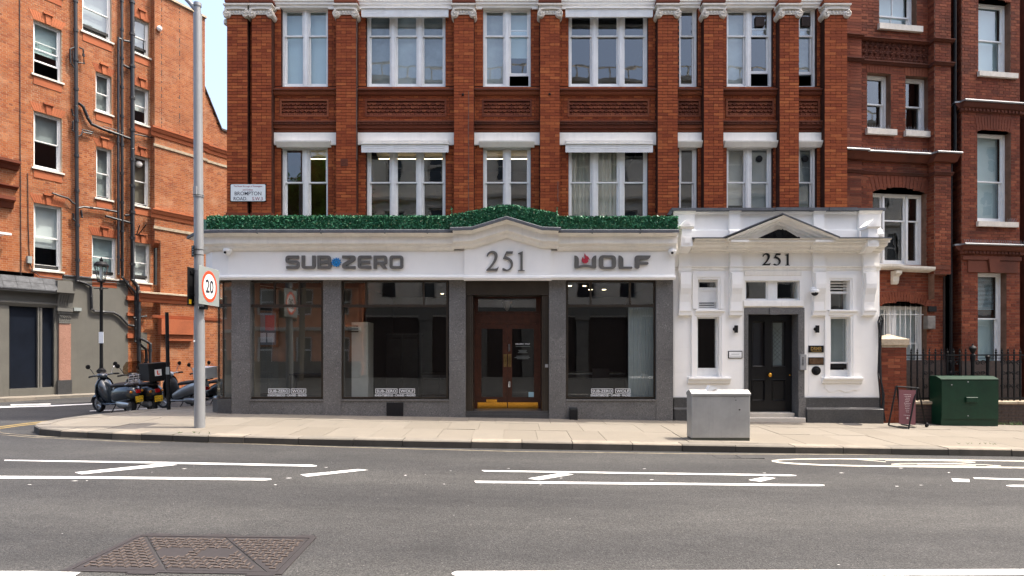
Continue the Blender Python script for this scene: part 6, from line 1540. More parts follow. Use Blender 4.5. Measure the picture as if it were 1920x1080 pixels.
# ------------------------------------------------------------ right-hand neighbours
FR = Frame((8.735, 15.25), (.990, .139))
B3 = thing('terraced_building', 'narrow dark red brick building with paired sash windows right of the white porch', 'building', (9.5, 15.4, -.1))
BK = Bricks(course=.0763, L=.235, joint=.009, proud=.007)
ru = lambda x, d=0: FR.u(x, d)
def rz(x, y, d=0): return FR.uz(x, y, d)[1]
dW = -.16
w = {'top': FR.rect(1640, -30, 1709, 52, dW), 'pl': FR.rect(1617.5, 141, 1661, 246, dW), 'pr': FR.rect(1689, 147, 1732.5, 250, dW), 'arch': FR.rect(1628, 362, 1727, 497, dW), 'low': FR.rect(1640, 574, 1728, 690, dW)}
uP, uQ, uE = ru(1615, .08), ru(1752, .2), ru(1783, .2)
tp = (uP + .01, ru(1742), rz(1615, 110), rz(1615, 73))
def archhole(h, rise):   # rect plus a few steps for the curved head
    a, b, c, d = h; hs = [(a, b, c, d)]; n = 6; cu, hw = (a + b) / 2, (b - a) / 2
    for k in range(n):
        z0_, z1_ = d + rise * k / n, d + rise * (k + 1) / n; f = max(0, 1 - (k + .5) / n) ** .5; hs.append((cu - hw * f, cu + hw * f, z0_, z1_))
    return hs
ra, rl = rz(1628, 352.5, dW) - w['arch'][3], rz(1640, 565.5, dW) - w['low'][3]
bh = [w['top'], w['pl'], w['pr'], tp] + archhole(w['arch'], ra) + archhole(w['low'], rl)
BK.wall(FR, uP - .1, uQ + .1, -.6, 11.2, 0, bh, rev=.2)
BK.wall(FR, -.35, uP, -.6, 11.2, .08, [], cols=1, reveal=False)
BK.wall(FR, uQ, uE, rz(1752, 514, .2), 11.2, .2, [], reveal=False); BK.wall(FR, uQ + .1, uE, -.6, rz(1752, 514, .2), 0, [], reveal=False)
sf = Frame(FR.pt(uQ, 0, 0)[:2], (FR.n.x, FR.n.y)); sf.n = -FR.t
BK.wall(sf, 0, .2, rz(1752, 514, .2), 11.2, .002, [], cols=1, reveal=False); BK.back.face([FR.pt(uQ, 0, 3), FR.pt(uQ, .2, 3), FR.pt(uQ, .2, 11.2), FR.pt(uQ, 0, 11.2)])
m = MB(); m.box(FR, uQ - .0, uE, -.2, .195, 11.2, 13); m.box(FR, -.35, uQ, -.2, -.01, 11.2, 13); m.box(FR, -.35, uE, -3, -2.9, -.6, 13); m.box(FR, uE - .05, uE - .001, -3, 0.03, -.6, 13); m.box(FR, -.35, -.3, -3, 0, -.6, 13); m.box(FR, -.35, uE, -3, 0.0, 13, 13.1)
obj('inner_wall', m, M['clay'], B3)
# windows
sash_window(B3, FR, *w['top'], dW, 1, .30, blinds={'all': ('blind_blue', 0)}, bars=1); sash_window(B3, FR, *w['pl'], dW, 1, .5); sash_window(B3, FR, *w['pr'], dW, 1, .5, blinds={'all': ('curtain', .0)} if False else None)
a, b, c, d = w['arch']; wo = sash_window(B3, FR, a, b, c, d, dW, 3, .63, rise=ra - .03, mull=.06, weights=[1.05, 1.9, 1.05], name='casement_window')
a, b, c, d = w['low']; wo = sash_window(B3, FR, a, b, c, d, dW, 2, .4, rise=rl - .03, mull=.22, blinds={'all': ('blind', 0)}, weights=[.5, 1])
m = MB()
for k in range(9): u_ = a + (b - a) * (k + .5) / 9; m.tube([FR.pt(u_, dW + .06, c), FR.pt(u_, dW + .06, d + rl * .8 * (1 - (2 * (k + .5) / 9 - 1) ** 2))], .011, 5)
for z in (d - .22, c + .35): m.tube([FR.pt(a, dW + .06, z), FR.pt(b, dW + .06, z)], .013, 5)
obj('window_bar', m, M['frame_white'], wo)
m = MB()
for (h, e) in ((w['top'], .06), (w['pl'], .06), (w['pr'], .06)): m.box(FR, h[0] - e, h[1] + e * 2, -.1, .09, h[2] - .15, h[2] - .0); m.cut()
uA0, uA1 = ru(1650, .2), ru(1752, .2); zA = rz(1650, 497, .2)
m.sweep(FR, [(-.1, zA - .13), (.05, zA - .13), (.22, zA - .09), (.24, zA - .05), (.24, zA), (-.1, zA + .03)], [(uA0 - .35, 0), (uA0, .01), (uA0 + .25, .035), (uA0 + .55, .03), (uA0 + .68, 0), (uA1, -.02)])
objs('sill', m, M['stone'], B3)
m = MB(); u_ = ru(1681, .2); m.prism([(0, zA - .13), (.20, zA - .13), (.19, zA - .2), (.10, zA - .27), (.09, zA - .38), (.06, zA - .46), (0, zA - .48)], u_, u_ + .17, lambda p, q, h: FR.pt(h, p, q)); obj('sill_bracket', m, M['stone'], B3)
# brick arches (voussoirs) over the windows
m = MB()
def vous(h, rise, hh, n=14, fr=FR, d=.0):
    a, b, c, e = h; cu, hw = (a + b) / 2, (b - a) / 2 + .02
    for k in range(n):
        f0, f1 = 2 * k / n - 1 + .02, 2 * (k + 1) / n - 1 - .02
        P = [(cu + hw * f0, e + rise * (1 - f0 * f0)), (cu + hw * f1, e + rise * (1 - f1 * f1)), (cu + hw * 1.13 * f1, e + rise * (1 - f1 * f1) + hh), (cu + hw * 1.13 * f0, e + rise * (1 - f0 * f0) + hh)]
        m.prism(P, d, d + .014, lambda p, q, g: fr.pt(p, g, q))
    m.cut()
vous(w['arch'], ra, .36, 15); vous(w['low'], rl, .26, 18); vous((w['pl'][0], w['pl'][1], 0, w['pl'][3]), 0, .34, 9); vous((w['pr'][0], w['pr'][1], 0, w['pr'][3]), 0, .34, 9)
objs('brick_arch', m, M['terracotta'], B3)
# diaper tile panel
m = MB(); m.box(FR, tp[0], tp[1], -.2, -.05, tp[2], tp[3]); pn = obj('diaper_panel', m, M['terracotta_dark'], B3)
nc, nr = 13, 3; cw_, ch_ = (tp[1] - tp[0]) / nc, (tp[3] - tp[2]) / nr; tme = None
for i in range(nc):
    for j in range(nr):
        t = MB(); cu, cz = tp[0] + (i + .5) * cw_, tp[2] + (j + .5) * ch_
        for sx, sz in ((1, 0), (-1, 0), (0, 1), (0, -1)):
            t.mesh([FR.pt(cu + a_ * cw_, dd, cz + b_ * ch_) for a_, b_, dd in ((0, 0, -.02), (.24 * sx + .2 * sz, .24 * sz + .2 * sx, .005), (.46 * sx, .46 * sz, -.02), (.24 * sx - .2 * sz, .24 * sz - .2 * sx, .005))], [(0, 1, 2, 3)])
            t.mesh([FR.pt(cu + (.5 * sx) * cw_ * 1.0, dd, cz + (.5 * sz) * ch_) if q == 0 else FR.pt(cu + (.5 * (sz if sz else 1)) * cw_ * (1 if q == 1 else -1) * .0 + .5 * sx * cw_, dd, cz + .5 * sz * ch_) for q, dd in ((0, -.02), (1, .01), (2, -.04))], [(0, 1, 2)])
        t.lathe(FR.pt(cu + .5 * cw_ - .001, -.05, cz + .5 * ch_), [(.035, 0), (.035, .06), (.01, .08)], 6, axis=FR.n) if i < nc - 1 and j < nr - 1 else None
        obj('tile', t, M['terracotta_dark'], pn)
# string courses
m = MB()
for x, y0, y1, dd in ((1615, 66.5, 71, .10), (1615, 110.5, 116, .10), (1600, 283, 296, .20), (1615, 319, 325, .07)):
    zt, zb2 = rz(x, y0, dd), rz(x, y1, dd); pr = lambda e: [(e - .15, zb2 - .02), (e + dd * .4, zb2), (e + dd * .7, (zt + zb2) / 2), (e + dd, zt - .02), (e + dd, zt), (e - .15, zt)]
    m.sweep(FR, pr(0), [(uP, 0), (uQ, 0)]); m.sweep(FR, pr(.08), [(-.35, 0), (uP + .03, 0)]); m.sweep(FR, pr(.2), [(uQ - dd * .5, 0), (uE + dd * .5, 0)]); m.cut()
z_, z2_ = rz(1752, 505, .2), rz(1752, 516, .2); m.prism([(0, z2_), (.1, z2_), (.22, z_), (.22, z_ + .1), (0, z_ + .1)], uQ, uE - .05, lambda p, q, h: FR.pt(h, p, q))
objs('string_course', m, M['terracotta_dark'], B3)
m = MB(); dd = .2; zt = rz(1600, 283, dd)
for a_, b_, e in ((-.35, uP + .06, .30), (uP + .06, uQ - .1, .22), (uQ - .12, uE + .12, .42)): m.box(FR, a_, b_, e - .2, e, zt, zt + .045); m.tube([FR.pt(a_, e, zt + .02), FR.pt(b_, e, zt + .02)], .028, 6); m.cut()
objs('lead_capping', m, M['steel'], B3)
m = MB(); r4 = random.Random(5)
def spikes(fr, u0_, u1_, d, z, n):
    for k in range(n):
        u_ = u0_ + (u1_ - u0_) * (k + r4.random() * .5) / n
        for s_ in (-1, 1): m.tube([fr.pt(u_, d, z), fr.pt(u_ + s_ * .025 + r4.uniform(-.01, .01), d + s_ * .02, z + .11)], .0028, 3, False)
spikes(FR, -.3, uE, .12, zt + .045, 46); spikes(FR, w['pl'][0], w['pl'][1], .03, w['pl'][2], 9); spikes(FR, w['pr'][0], w['pr'][1], .03, w['pr'][2], 9)
obj('bird_spikes', m, M['steel'], B3, kind='stuff')
M['meter'] = plain('brown_grey_meter_box', (.17, .155, .14), .5, .2, var=.3, scale=8)
m = MB(); m.box(FR, ru(1736, .1), ru(1751, .1), .02, .16, rz(1740, 617, .1), rz(1740, 592.5, .1), ch=.012); obj('meter_box', m, M['meter'], B3)
m = MB(); m.box(FR, ru(1742, .06), ru(1757, .06), .0, .05, rz(1743, 584, .05), rz(1743, 574, .05)); obj('wall_vent', m, M['iron'], B3)
m = MB(); P = [FR.pt(uE + .06, .14, -.3), FR.pt(uE + .06, .14, rz(1783, 310, .15)), FR.pt(uE + .12, .2, rz(1783, 300, .15)), FR.pt(uE + .12, .2, 11)]; m.tube(P, .035, 8); obj('drainpipe', m, M['iron'], B3)
m = MB(); m.box(FR, uP, uE, -.05, .06, -.6, 1.40); obj('basement_wall', m, M['clay'], B3)
BK.finish(B3, M['brick_dark'], M['mortar_mid'])

B4 = thing('bay_fronted_building', 'dark red brick building with projecting window bay at the right edge', 'building', (12.5, 15.6, -.2))
FY = Frame((11.83, 15.42), (.990, .139)); BY = Bricks(course=.0763, L=.235, joint=.009, proud=.007)
bu = lambda x, d=0: FY.u(x, d)
def bz(x, y, d=0): return FY.uz(x, y, d)[1]
dB = -.16; uB0, uB1 = bu(1803), bu(1912)
wv = {'t': FY.rect(1824, 6, 1883.5, 140, dB), 'm': FY.rect(1822, 250, 1884, 418, dB), 'l': FY.rect(1823, 512, 1876, 690, dB)}
rt, rm = .05, .07
hs = archhole(wv['t'], rt) + archhole(wv['m'], rm) + [wv['l']]
BY.wall(FY, uB0, uB1, -.6, 11.4, 0, hs, rev=.22)
pA = Vector(FY.pt(uB0, 0, 0)[:2]); pB = Vector((11.98, 16.05)); cf = Frame(pB, (pA - pB).normalized()[:] )
BY.wall(cf, 0, (pA - pB).length, -.6, 11.4, 0.002, [], cols=2, reveal=False)
pC = Vector(FY.pt(uB1, 0, 0)[:2]); BY.wall(FY, uB1 - .05, uB1 + 1.5, -.6, 11.4, -.75, [], reveal=False)
BY.wall(FY, uB0 - .2, uB0 + .2, -.6, 11.4, -.7, [], reveal=False)
m = MB(); m.box(FY, uB0 - .02, uB1 + .02, -.05, .03, -.6, 1.38); obj('basement_wall', m, M['clay'], B4)
BY.finish(B4, M['brick_dark'], M['mortar_mid'])
m = MB(); m.box(FY, uB0 + .1, uB1 + 1.5, -3, -2.9, -.6, 13); m.box(FY, uB0 + .01, uB1, -.7, -.02, 11.4, 12.4); m.box(FY, uB1 - .02, uB1 - .001, -.75, -.02, -.6, 11.4); m.box(FY, uB0 - .2, uB1 + 1.5, -3, -.76, 12.4, 12.5); m.box(FY, uB1 + 1.5, uB1 + 1.6, -3, -.74, -.6, 12.5); m.box(FY, uB0, uB1, -.75, -.03, 11.38, 11.4); obj('inner_wall', m, M['clay'], B4)
sash_window(B4, FY, *wv['t'], dB, 1, .5, blinds={'all': ('blind_blue', 0)}, rise=rt); sash_window(B4, FY, *wv['m'], dB, 1, .47, blinds={'all': ('blind_blue', 0)}, rise=rm)
wo = sash_window(B4, FY, *wv['l'], dB, 1, .52); a, b, c, d = wv['l']
m = MB(); m.box(FY, a + .03, b - .03, dB - .2, dB - .19, c, c + (d - c) * .52); obj('window_film', m, M['blind_blue'], wo)
for k in range(26):
    z = d - .06 - k * .035; m = MB(); m.mesh([FY.pt(x, dd, zz) for x in (a + .05, b - .05) for dd, zz in ((dB - .17, z), (dB - .145, z - .022))], [(0, 1, 3, 2)]); obj('slat', m, M['blind_blue'], wo)
m = MB()
for h in (wv['t'], wv['m']): m.box(FY, h[0] - .04, h[1] + .16, -.1, .08, h[2] - .13, h[2]); m.cut()
objs('sill', m, M['stone'], B4)
m = MB()
for x, y0, y1 in ((1803, 190, 207), (1803, 459, 476)):
    zt, zb2 = bz(x, y0, .1), bz(x, y1, .1); P = [(0, zb2), (.05, zb2 + .03), (.05, zb2 + .09), (.10, zb2 + .12), (.15, zt - .03), (.15, zt), (0, zt)]
    m.sweep(FY, P, [(uB0 - .06, 0), (uB1 + .08, 0)]); m.sweep(cf, P, [(0, 0), ((pA - pB).length + .05, 0)]); m.sweep(FY, [(d_ - .75, z__) for d_, z__ in P], [(uB1, 0), (uB1 + 1.5, 0)])
    m.cut()
    dm = MB()
    for k in range(16): u_ = uB0 + (uB1 - uB0) * (k + .25) / 16; dm.box(FY, u_, u_ + .05, 0, .075, zb2 + .03, zb2 + .09)
    obj('dentil', dm, M['terracotta_dark'], B4, kind='stuff')
m.cut()
zk = bz(1823, 512, 0); m.box(FY, uB0, uB1, 0, .05, bz(1803, 487), bz(1803, 480)); ck = (wv['l'][0] + wv['l'][1]) / 2
m.prism([(ck - .12, zk + .02), (ck + .12, zk + .02), (ck + .17, bz(1803, 484)), (ck - .17, bz(1803, 484))], 0, .07, lambda p, q, h: FY.pt(p, h, q))
for s_ in (-1, 1): m.prism([(ck + s_ * .13, zk + .02), (ck + s_ * .75, zk + .02), (ck + s_ * .75, bz(1803, 488)), (ck + s_ * .19, bz(1803, 488))], 0, .03, lambda p, q, h: FY.pt(p, h, q))
objs('string_course', m, M['terracotta_dark'], B4)
m = MB(); vous((wv['t'][0], wv['t'][1], 0, wv['t'][3]), rt, .30, 12, FY); vous((wv['m'][0], wv['m'][1], 0, wv['m'][3]), rm, .36, 13, FY); objs('brick_arch', m, M['terracotta'], B4)
m = MB()
for y in (190, 459):
    zt = bz(1803, y, .1); m.box(FY, uB0 - .08, uB1 + .1, .0, .18, zt, zt + .04); m.tube([FY.pt(uB0 - .08, .17, zt + .02), FY.pt(uB1 + .1, .17, zt + .02)], .028, 6); m.box(cf, 0, (pA - pB).length + .06, 0, .18, zt, zt + .04); m.cut()
objs('lead_capping', m, M['steel'], B4)
m = MB(); spikes(FY, uB0, uB1, .1, bz(1803, 459, .1) + .04, 30); spikes(FY, wv['m'][1] - .1, wv['m'][1] + .15, .04, wv['m'][2], 5); obj('bird_spikes', m, M['steel'], B4, kind='stuff')

# ------------------------------------------------------------ railings, gate pier and dwarf wall on the right
YF = 14.72
FF = Frame((0, YF), (1, 0)); fu = lambda x: FF.u(x); fz = lambda y: FF.z(y)
x0_, x1_ = fu(1699), 25.0
dw = thing('dwarf_wall', 'low dark brick wall with worn coping under the black railings', 'wall', (11.8, YF, -.2))
BD = Bricks(course=.0763, L=.235, joint=.009); BD.wall(FF, x0_, x1_, -.42, fz(757), .14, [], reveal=False); BD.finish(dw, M['clay'], M['mortar_mid'])
m = MB(); u = x0_
while u < x1_:
    ln = rnd.uniform(.7, 1.0); m.box(FF, u + .003, min(u + ln, x1_) - .003, -.18, .17 + rnd.uniform(-.006, .006), fz(757) + .001, fz(751.5) + rnd.uniform(-.006, .004), ch=.012); u += ln
obj('coping_stone', m, M['lime'], dw)
m = MB(); m.box(FF, x0_, x1_, -.16, .135, -.45, fz(757)); obj('core', m, M['clay'], dw)
rl_ = thing('railings', 'black spiked iron railings on the low wall before the dark red brick buildings', 'railings', (11.8, YF, .38))
m = MB(); m.box(FF, x0_, x1_, -.02, .02, fz(667), fz(664.5)); obj('top_rail', m, M['iron'], rl_)
m = MB(); m.box(FF, x0_, x1_, -.02, .02, fz(748), fz(745)); obj('bottom_rail', m, M['iron'], rl_)
m = MB(); m.box(FF, x0_, x1_, -.02, .02, fz(672), fz(671)); obj('middle_rail', m, M['iron'], rl_)
k = 0; px = 1708.5
bar = MB(); zb_, zt_ = fz(751), fz(656)
bar.lathe((0, 0, 0), [(.021, zb_), (.021, fz(664)), (.012, fz(663.5)), (.026, fz(662)), (.026, fz(660)), (.012, fz(659)), (.022, fz(657.5)), (.002, fz(652.5))], 6)
bar.lathe((0, 0, 0), [(.018, fz(712)), (.03, fz(711)), (.03, fz(709)), (.018, fz(708))], 6)
bme = bar.data('bar', M['iron'], 40)
while px < 2820:
    if not (1819 < px < 1858):
        o = link('bar', bme, rl_); o.location = (fu(px), YF, 0)
    px += 11.35
m = MB()
m.lathe((fu(1824), YF, 0), [(.045, zb_), (.04, fz(680)), (.06, fz(672)), (.06, fz(665)), (.03, fz(663)), (.05, fz(660)), (.085, fz(653)), (.06, fz(649.5)), (.02, fz(648)), (.012, fz(645)), (.002, fz(644))], 10); obj('urn_post', m, M['iron'], rl_, smooth=40)
m = MB(); m.lathe((fu(1852), YF, 0), [(.05, zb_), (.035, fz(700)), (.04, fz(672)), (.055, fz(668)), (.02, fz(666))], 10); obj('gate_post', m, M['iron'], rl_, smooth=40)
m = MB()   # scrolled cast panels
for cx in (1740, 1789, 1838, 1886, 1905):
    m.cut()
    for yy, rr in ((680, .07), (700, .06), (725, .07)):
        m.cut()
        for sgn in (-1, 1):
            m.cut(); c = (fu(cx) + sgn * rr, fz(yy)); m.tube([(c[0] + rr * (1 - j / 16) * math.cos(j * .62) * sgn, YF, c[1] + rr * (1 - j / 16) * math.sin(j * .62)) for j in range(14)], .013, 5)
objs('scroll', m, M['iron'], rl_)
# gate pier
FP = Frame((0, 14.62), (1, 0)); pu = lambda x: FP.u(x); pz = lambda y: FP.z(y)
gp_ = thing('gate_pier', 'square red brick gate pier with weathered stone cap beside the white porch', 'gate pier', (pu(1676), 14.8, -.2))
BG = Bricks(course=.0763, L=.235, joint=.009); BG.wall(FP, pu(1653), pu(1699.5), -.4, pz(645), 0, [], reveal=False, cols=2)
lf = Frame((pu(1653), 15.1), (0, -1)); BG.wall(lf, 0, .48, -.4, pz(645), .0, [], reveal=False, cols=2); BG.finish(gp_, M['brick_dark'], M['mortar_mid'])
m = MB(); a, b = pu(1653) + .002, pu(1699.5); m.box(FP, a, b, -.5, -.003, -.4, pz(645)); obj('core', m, M['clay'], gp_)
a, b, e = pu(1651), pu(1703), .06
m = MB(); m.box(FP, a, b, -.54, .05, pz(647), pz(636)); m.box(FP, a + .03, b - .03, -.51, .02, pz(647) - .06, pz(647)); P = [FP.pt(u, d, pz(636)) for u, d in ((a, -.54), (b, -.54), (b, .05), (a, .05))] + [FP.pt((a + b) / 2, -.25, pz(626))]
m.mesh(P, [(0, 1, 4), (1, 2, 4), (2, 3, 4), (3, 0, 4)]); obj('cap', m, M['lime'], gp_)
# bundle of black cables
cb = thing('cable_bundle', 'looped bundle of black cables hanging down the porch edge beside the gate pier', 'cables', (FM.u(1652, .3), 14.45, -.15))
FC = Frame((0, 14.48), (1, 0))
def cpt(x, y, o=0): u, z = FC.uz(x, y); return FC.pt(u, o, z)
for k, pts in enumerate((((1651, 788), (1650, 740), (1646.5, 700), (1648, 650), (1648, 620), (1646.5, 603), (1649, 594), (1652.5, 592), (1655.5, 600), (1653.5, 615), (1650, 640)),
                         ((1655, 790), (1657, 752), (1652, 725), (1648, 690), (1650, 655), (1651, 630), (1649, 606), (1651, 599), (1653, 603), (1652, 620), (1649.5, 660)), ((1650, 786), (1654, 750), (1651, 705), (1649, 670), (1650.5, 640)), ((1658, 790), (1654, 764), (1656, 740), (1650, 712), (1649, 690)))):
    m = MB(); m.tube([cpt(x, y, .012 * k) for x, y in pts], .019, 6); obj('cable', m, M['rubber'], cb, smooth=60)

# ------------------------------------------------------------ cabinets and board
GC = thing('street_cabinet', 'grey steel street cabinet with sloping lid standing at the kerb', 'utility cabinet', (0, 0, 0)); ROOT.pop(GC.name)
Yc = 11.46; FG = Frame((0, Yc), (1, 0)); a, b = FG.u(1297), FG.u(1406.5); zb_ = FG.z(827.5); zt_ = FG.z(738.5); dp = .32
GC.location = ((a + b) / 2, Yc + dp / 2, zb_); ROOT[GC.name] = Matrix.Translation(GC.location).inverted()
m = MB(); m.box(FG, a + .006, b - .006, -dp + .006, -.006, zb_ - .05, zb_ + .065); obj('base', m, M['olive_base'], GC)
m = MB(); m.box(FG, a, b, -dp, 0, zb_ + .065, zt_ - .012, ch=.008); obj('body', m, M['cabinet_grey'], GC)
m = MB(); m.sweep(FG, [(-dp - .01, zt_ - .035), (-dp - .01, zt_ + .01), (-.13, zt_ + .075), (.014, zt_ + .006), (.014, zt_ - .028), (.0, zt_ - .028)], [(a - .012, 0), (b + .012, 0)]); obj('lid', m, M['cabinet_grey'], GC)
m = MB()
for px, py, s_ in ((1380, 750, .012), (1387, 768, .018), (1378, 745, .008)): u, z = FG.uz(px, py); m.box(FG, u - s_, u + s_ * .6, -.004, .003, z - s_ * .8, z + s_ * .5)
obj('scuff', m, M['iron'], GC)
m = MB(); m.box(FG, a + .02, b - .02, -.004, .0015, zt_ - .055, zt_ - .05); obj('door_seam', m, M['olive_base'], GC)
lt = thing('carton', 'small pale folded carton left behind the top of the grey cabinet', 'litter', (FG.u(1338), Yc + .2, zt_ + .03))
m = MB(); u0, u1 = FG.u(1327), FG.u(1346); z0 = zt_ + .045; m.mesh([FG.pt(u, d, z) for d in (-.20, -.06) for u, z in ((u0, z0), (u1, z0), (u1 + .03, z0 + .06), (u0 + .06, z0 + .115))], [(0, 1, 2, 3), (4, 5, 6, 7), (0, 1, 5, 4), (1, 2, 6, 5), (2, 3, 7, 6), (3, 0, 4, 7)]); obj('box', m, M['sign_white'], lt)
m = MB(); m.mesh([FG.pt(u, -.058, z) for u, z in ((u0 + .10, z0 + .01), (u1 - .03, z0 + .02), (u1 - .01, z0 + .05))], [(0, 1, 2)]); obj('flap', m, M['lime'], lt)
Yg = 14.24; FG2 = Frame((0, Yg), (1, 0)); a, b = FG2.u(1765), FG2.u(1872); zb_ = FG2.z(798.5); zt_ = FG2.z(712); dp = .40
gc = thing('street_cabinet', 'dark green street cabinet standing before the black railings', 'utility cabinet', ((a + b) / 2, Yg + .2, zb_))
m = MB(); m.box(FG2, a - .0, b, -dp, -.012, zb_ - .06, zb_ + .165); obj('plinth', m, M['green'], gc)
m = MB(); m.prism([(-dp, zb_ + .165), (-.0, zb_ + .165), (0, zt_), (-.16, zt_ + .065), (-dp, zt_ + .065)], a, b, lambda p, q, h: FG2.pt(h, p, q)); obj('body', m, M['green'], gc)
m = MB(); m.mesh([FG2.pt(u, d, z) for u in (a - .012, b + .012) for d, z in ((.012, zt_ - .002), (.012, zt_ + .012), (-.16, zt_ + .082), (-dp - .01, zt_ + .082), (-dp - .01, zt_ + .06))], [(0, 1, 6, 5), (1, 2, 7, 6), (2, 3, 8, 7), (3, 4, 9, 8), (0, 1, 2, 3, 4), (5, 6, 7, 8, 9)]); obj('lid', m, M['green'], gc)
m = MB(); m.box(FG2, a + .004, b - .004, 0, .008, zb_ + .17, zt_ - .03); obj('door', m, M['green'], gc)
m = MB(); m.box(FG2, FG2.u(1809.5), FG2.u(1831), .008, .05, FG2.z(754.5), FG2.z(744.5), ch=.008); obj('handle', m, M['green'], gc)
m = MB()
for px, py in ((1814.5, 716), (1814.5, 779.5), (1784, 721.5)): u, z = FG2.uz(px, py); m.lathe(FG2.pt(u, .008, z), [(.016, 0), (.016, .006), (.004, .008)], 10, axis=FG2.n)
obj('lock', m, M['steel'], gc)
m = MB(); u, z = FG2.uz(1768, 727); m.box(FG2, a - .004, a + .012, -.04, .015, z - .05, z + .05); u, z = FG2.uz(1768, 776); m.box(FG2, a - .004, a + .012, -.04, .015, z - .05, z + .05); obj('hinge', m, M['green'], gc)
# pavement board
Yb = 13.75; FA = Frame((0, Yb), (1, 0))
ab = thing('pavement_sign', 'dusty pink hanging board in a black tubular stand on the pavement', 'sign', (FA.u(1702), Yb, FA.z(803)))
def ap(x, y, d=0): u, z = FA.uz(x, y, d); return FA.pt(u, d, z)
for pts, nm in (([ap(1666, 797.5, .10), ap(1680.5, 724.5, .0), ap(1682, 723, 0)], 'leg'), ([ap(1703.5, 804.5, .22), ap(1718.5, 727, .05)], 'leg'), ([ap(1737, 804.5, -.15), ap(1722.5, 728, 0)], 'leg'), ([ap(1690, 795.5, -.3), ap(1682, 724, 0)], 'leg')):
    m = MB(); m.tube(pts, .019, 6); obj(nm, m, M['iron'], ab)
m = MB(); m.tube([ap(1666, 797.5, .10), ap(1703.5, 804.5, .22)], .019, 6); m.tube([ap(1690, 795.5, -.3), ap(1737, 804.5, -.15)], .019, 6); m.tube([ap(1685, 799.8, .12), ap(1737, 804.5, -.15)], .016, 6); m.tube([ap(1680.5, 724.5, 0), ap(1722, 727.5, 0)], .02, 6); m.lathe(ap(1712, 803, -.0), [(.07, -.01), (.06, .02), (.02, .03)], 8); m.lathe(ap(1738, 798, -.1), [(.02, -.03), (.045, 0), (.03, .05), (.01, .07)], 8); obj('stand', m, M['iron'], ab)
bd_ = [ap(1685.8, 730.5, .03), ap(1717, 732, .09), ap(1716.5, 797, .11), ap(1686, 794.5, .05)]
m = MB(); q = Vector((0, .014, 0)); m.mesh(bd_ + [tuple(Vector(p) + q) for p in bd_], [(0, 1, 2, 3), (4, 5, 6, 7), (0, 1, 5, 4), (1, 2, 6, 5), (2, 3, 7, 6), (3, 0, 4, 7)]); pb = obj('board', m, M['aboard'], ab)
m = MB()
def bpt(s_, t_): return Vector(bd_[0]) * (1 - s_) * (1 - t_) + Vector(bd_[1]) * s_ * (1 - t_) + Vector(bd_[2]) * s_ * t_ + Vector(bd_[3]) * (1 - s_) * t_ + Vector((0, -.003, 0))
for t_, a, b in ((.13, .28, .72), (.18, .34, .7), (.23, .40, .64), (.28, .36, .64), (.33, .38, .62), (.38, .30, .7), (.43, .33, .68), (.48, .37, .62), (.53, .36, .64), (.58, .40, .6), (.63, .42, .6), (.73, .28, .70)):
    x = a
    while x < b - .02: e = min(b, x + rnd.uniform(.03, .1)); m.face([bpt(x, t_), bpt(e, t_), bpt(e, t_ + .014), bpt(x, t_ + .014)]); x = e + .025
m.face([bpt(.45, .79), bpt(.56, .79), bpt(.56, .84), bpt(.45, .84)]); obj('print', m, M['print_pale'], pb)

# ------------------------------------------------------------ lamp post with the speed limit sign
bx, by = -6.43, 12.1; bz_ = zp(bx, by)
def pp(x, y): return ((x - 960) / F * by, by, CAMZ + (HZ - y) / F * by)
lp_ = thing('lamp_post', 'tall pale grey steel lamp post standing near the kerb at the corner', 'lamp post', (bx, by, bz_))
bt, mid, tp_ = Vector(pp(374.6, 806)), Vector(pp(373.6, 600)), Vector(pp(370.6, 26))
m = MB(); m.tube([bt, Vector(pp(374.2, 700)), mid], .104, 20); obj('base_tube', m, M['pole'], lp_, smooth=40)
m = MB(); m.tube([mid, Vector(pp(371.8, 300)), tp_], .094, 20, r1=.082); obj('shaft', m, M['pole'], lp_, smooth=40)
m = MB(); m.tube([tp_, Vector(pp(370.5, 10))], .06, 14); m.tube([Vector(pp(370.5, 12)), Vector(pp(370.4, 6))], .075, 12); m.tube([Vector(pp(370, 22)), Vector(pp(357, 6)), Vector(pp(325, -28)), Vector(pp(280, -60))], .048, 10); obj('bracket_arm', m, M['pole'], lp_, smooth=40)
m = MB(); c = Vector(pp(262, -66)); m.loft([(c.x - .4, c.y, c.z, .06, .03), (c.x - .2, c.y, c.z, .16, .07), (c.x + .25, c.y, c.z, .13, .07), (c.x + .4, c.y, c.z, .05, .04)]); obj('lantern', m, M['pole'], lp_, smooth=50)
m = MB()
for y in (364.5, 368, 506, 566): m.tube([Vector(pp(372.3, y)), Vector(pp(372.3, y + 1.6))], .102, 20)
m.box(W0, pp(368, 0)[0], pp(374, 0)[0], by - .125, by - .08, pp(0, 367)[2], pp(0, 352)[2]); obj('strap', m, M['steel'], lp_)
m = MB(); c = Vector(pp(381, 578)); m.box(W0, c.x - .03, c.x + .10, by - .11, by + .0, c.z - .03, c.z + .03); obj('clamp', m, M['iron'], lp_)
m = MB(); c = Vector(pp(369, 640)); m.lathe((c.x, c.y - .10, c.z), [(.02, 0), (.018, .01), (.004, .014)], 8, axis=(0, -1, 0)); m.box(W0, pp(377, 0)[0], pp(381, 0)[0], by - .106, by - .09, pp(0, 579)[2], pp(0, 575)[2]); obj('sticker', m, M['sign_white'], lp_)
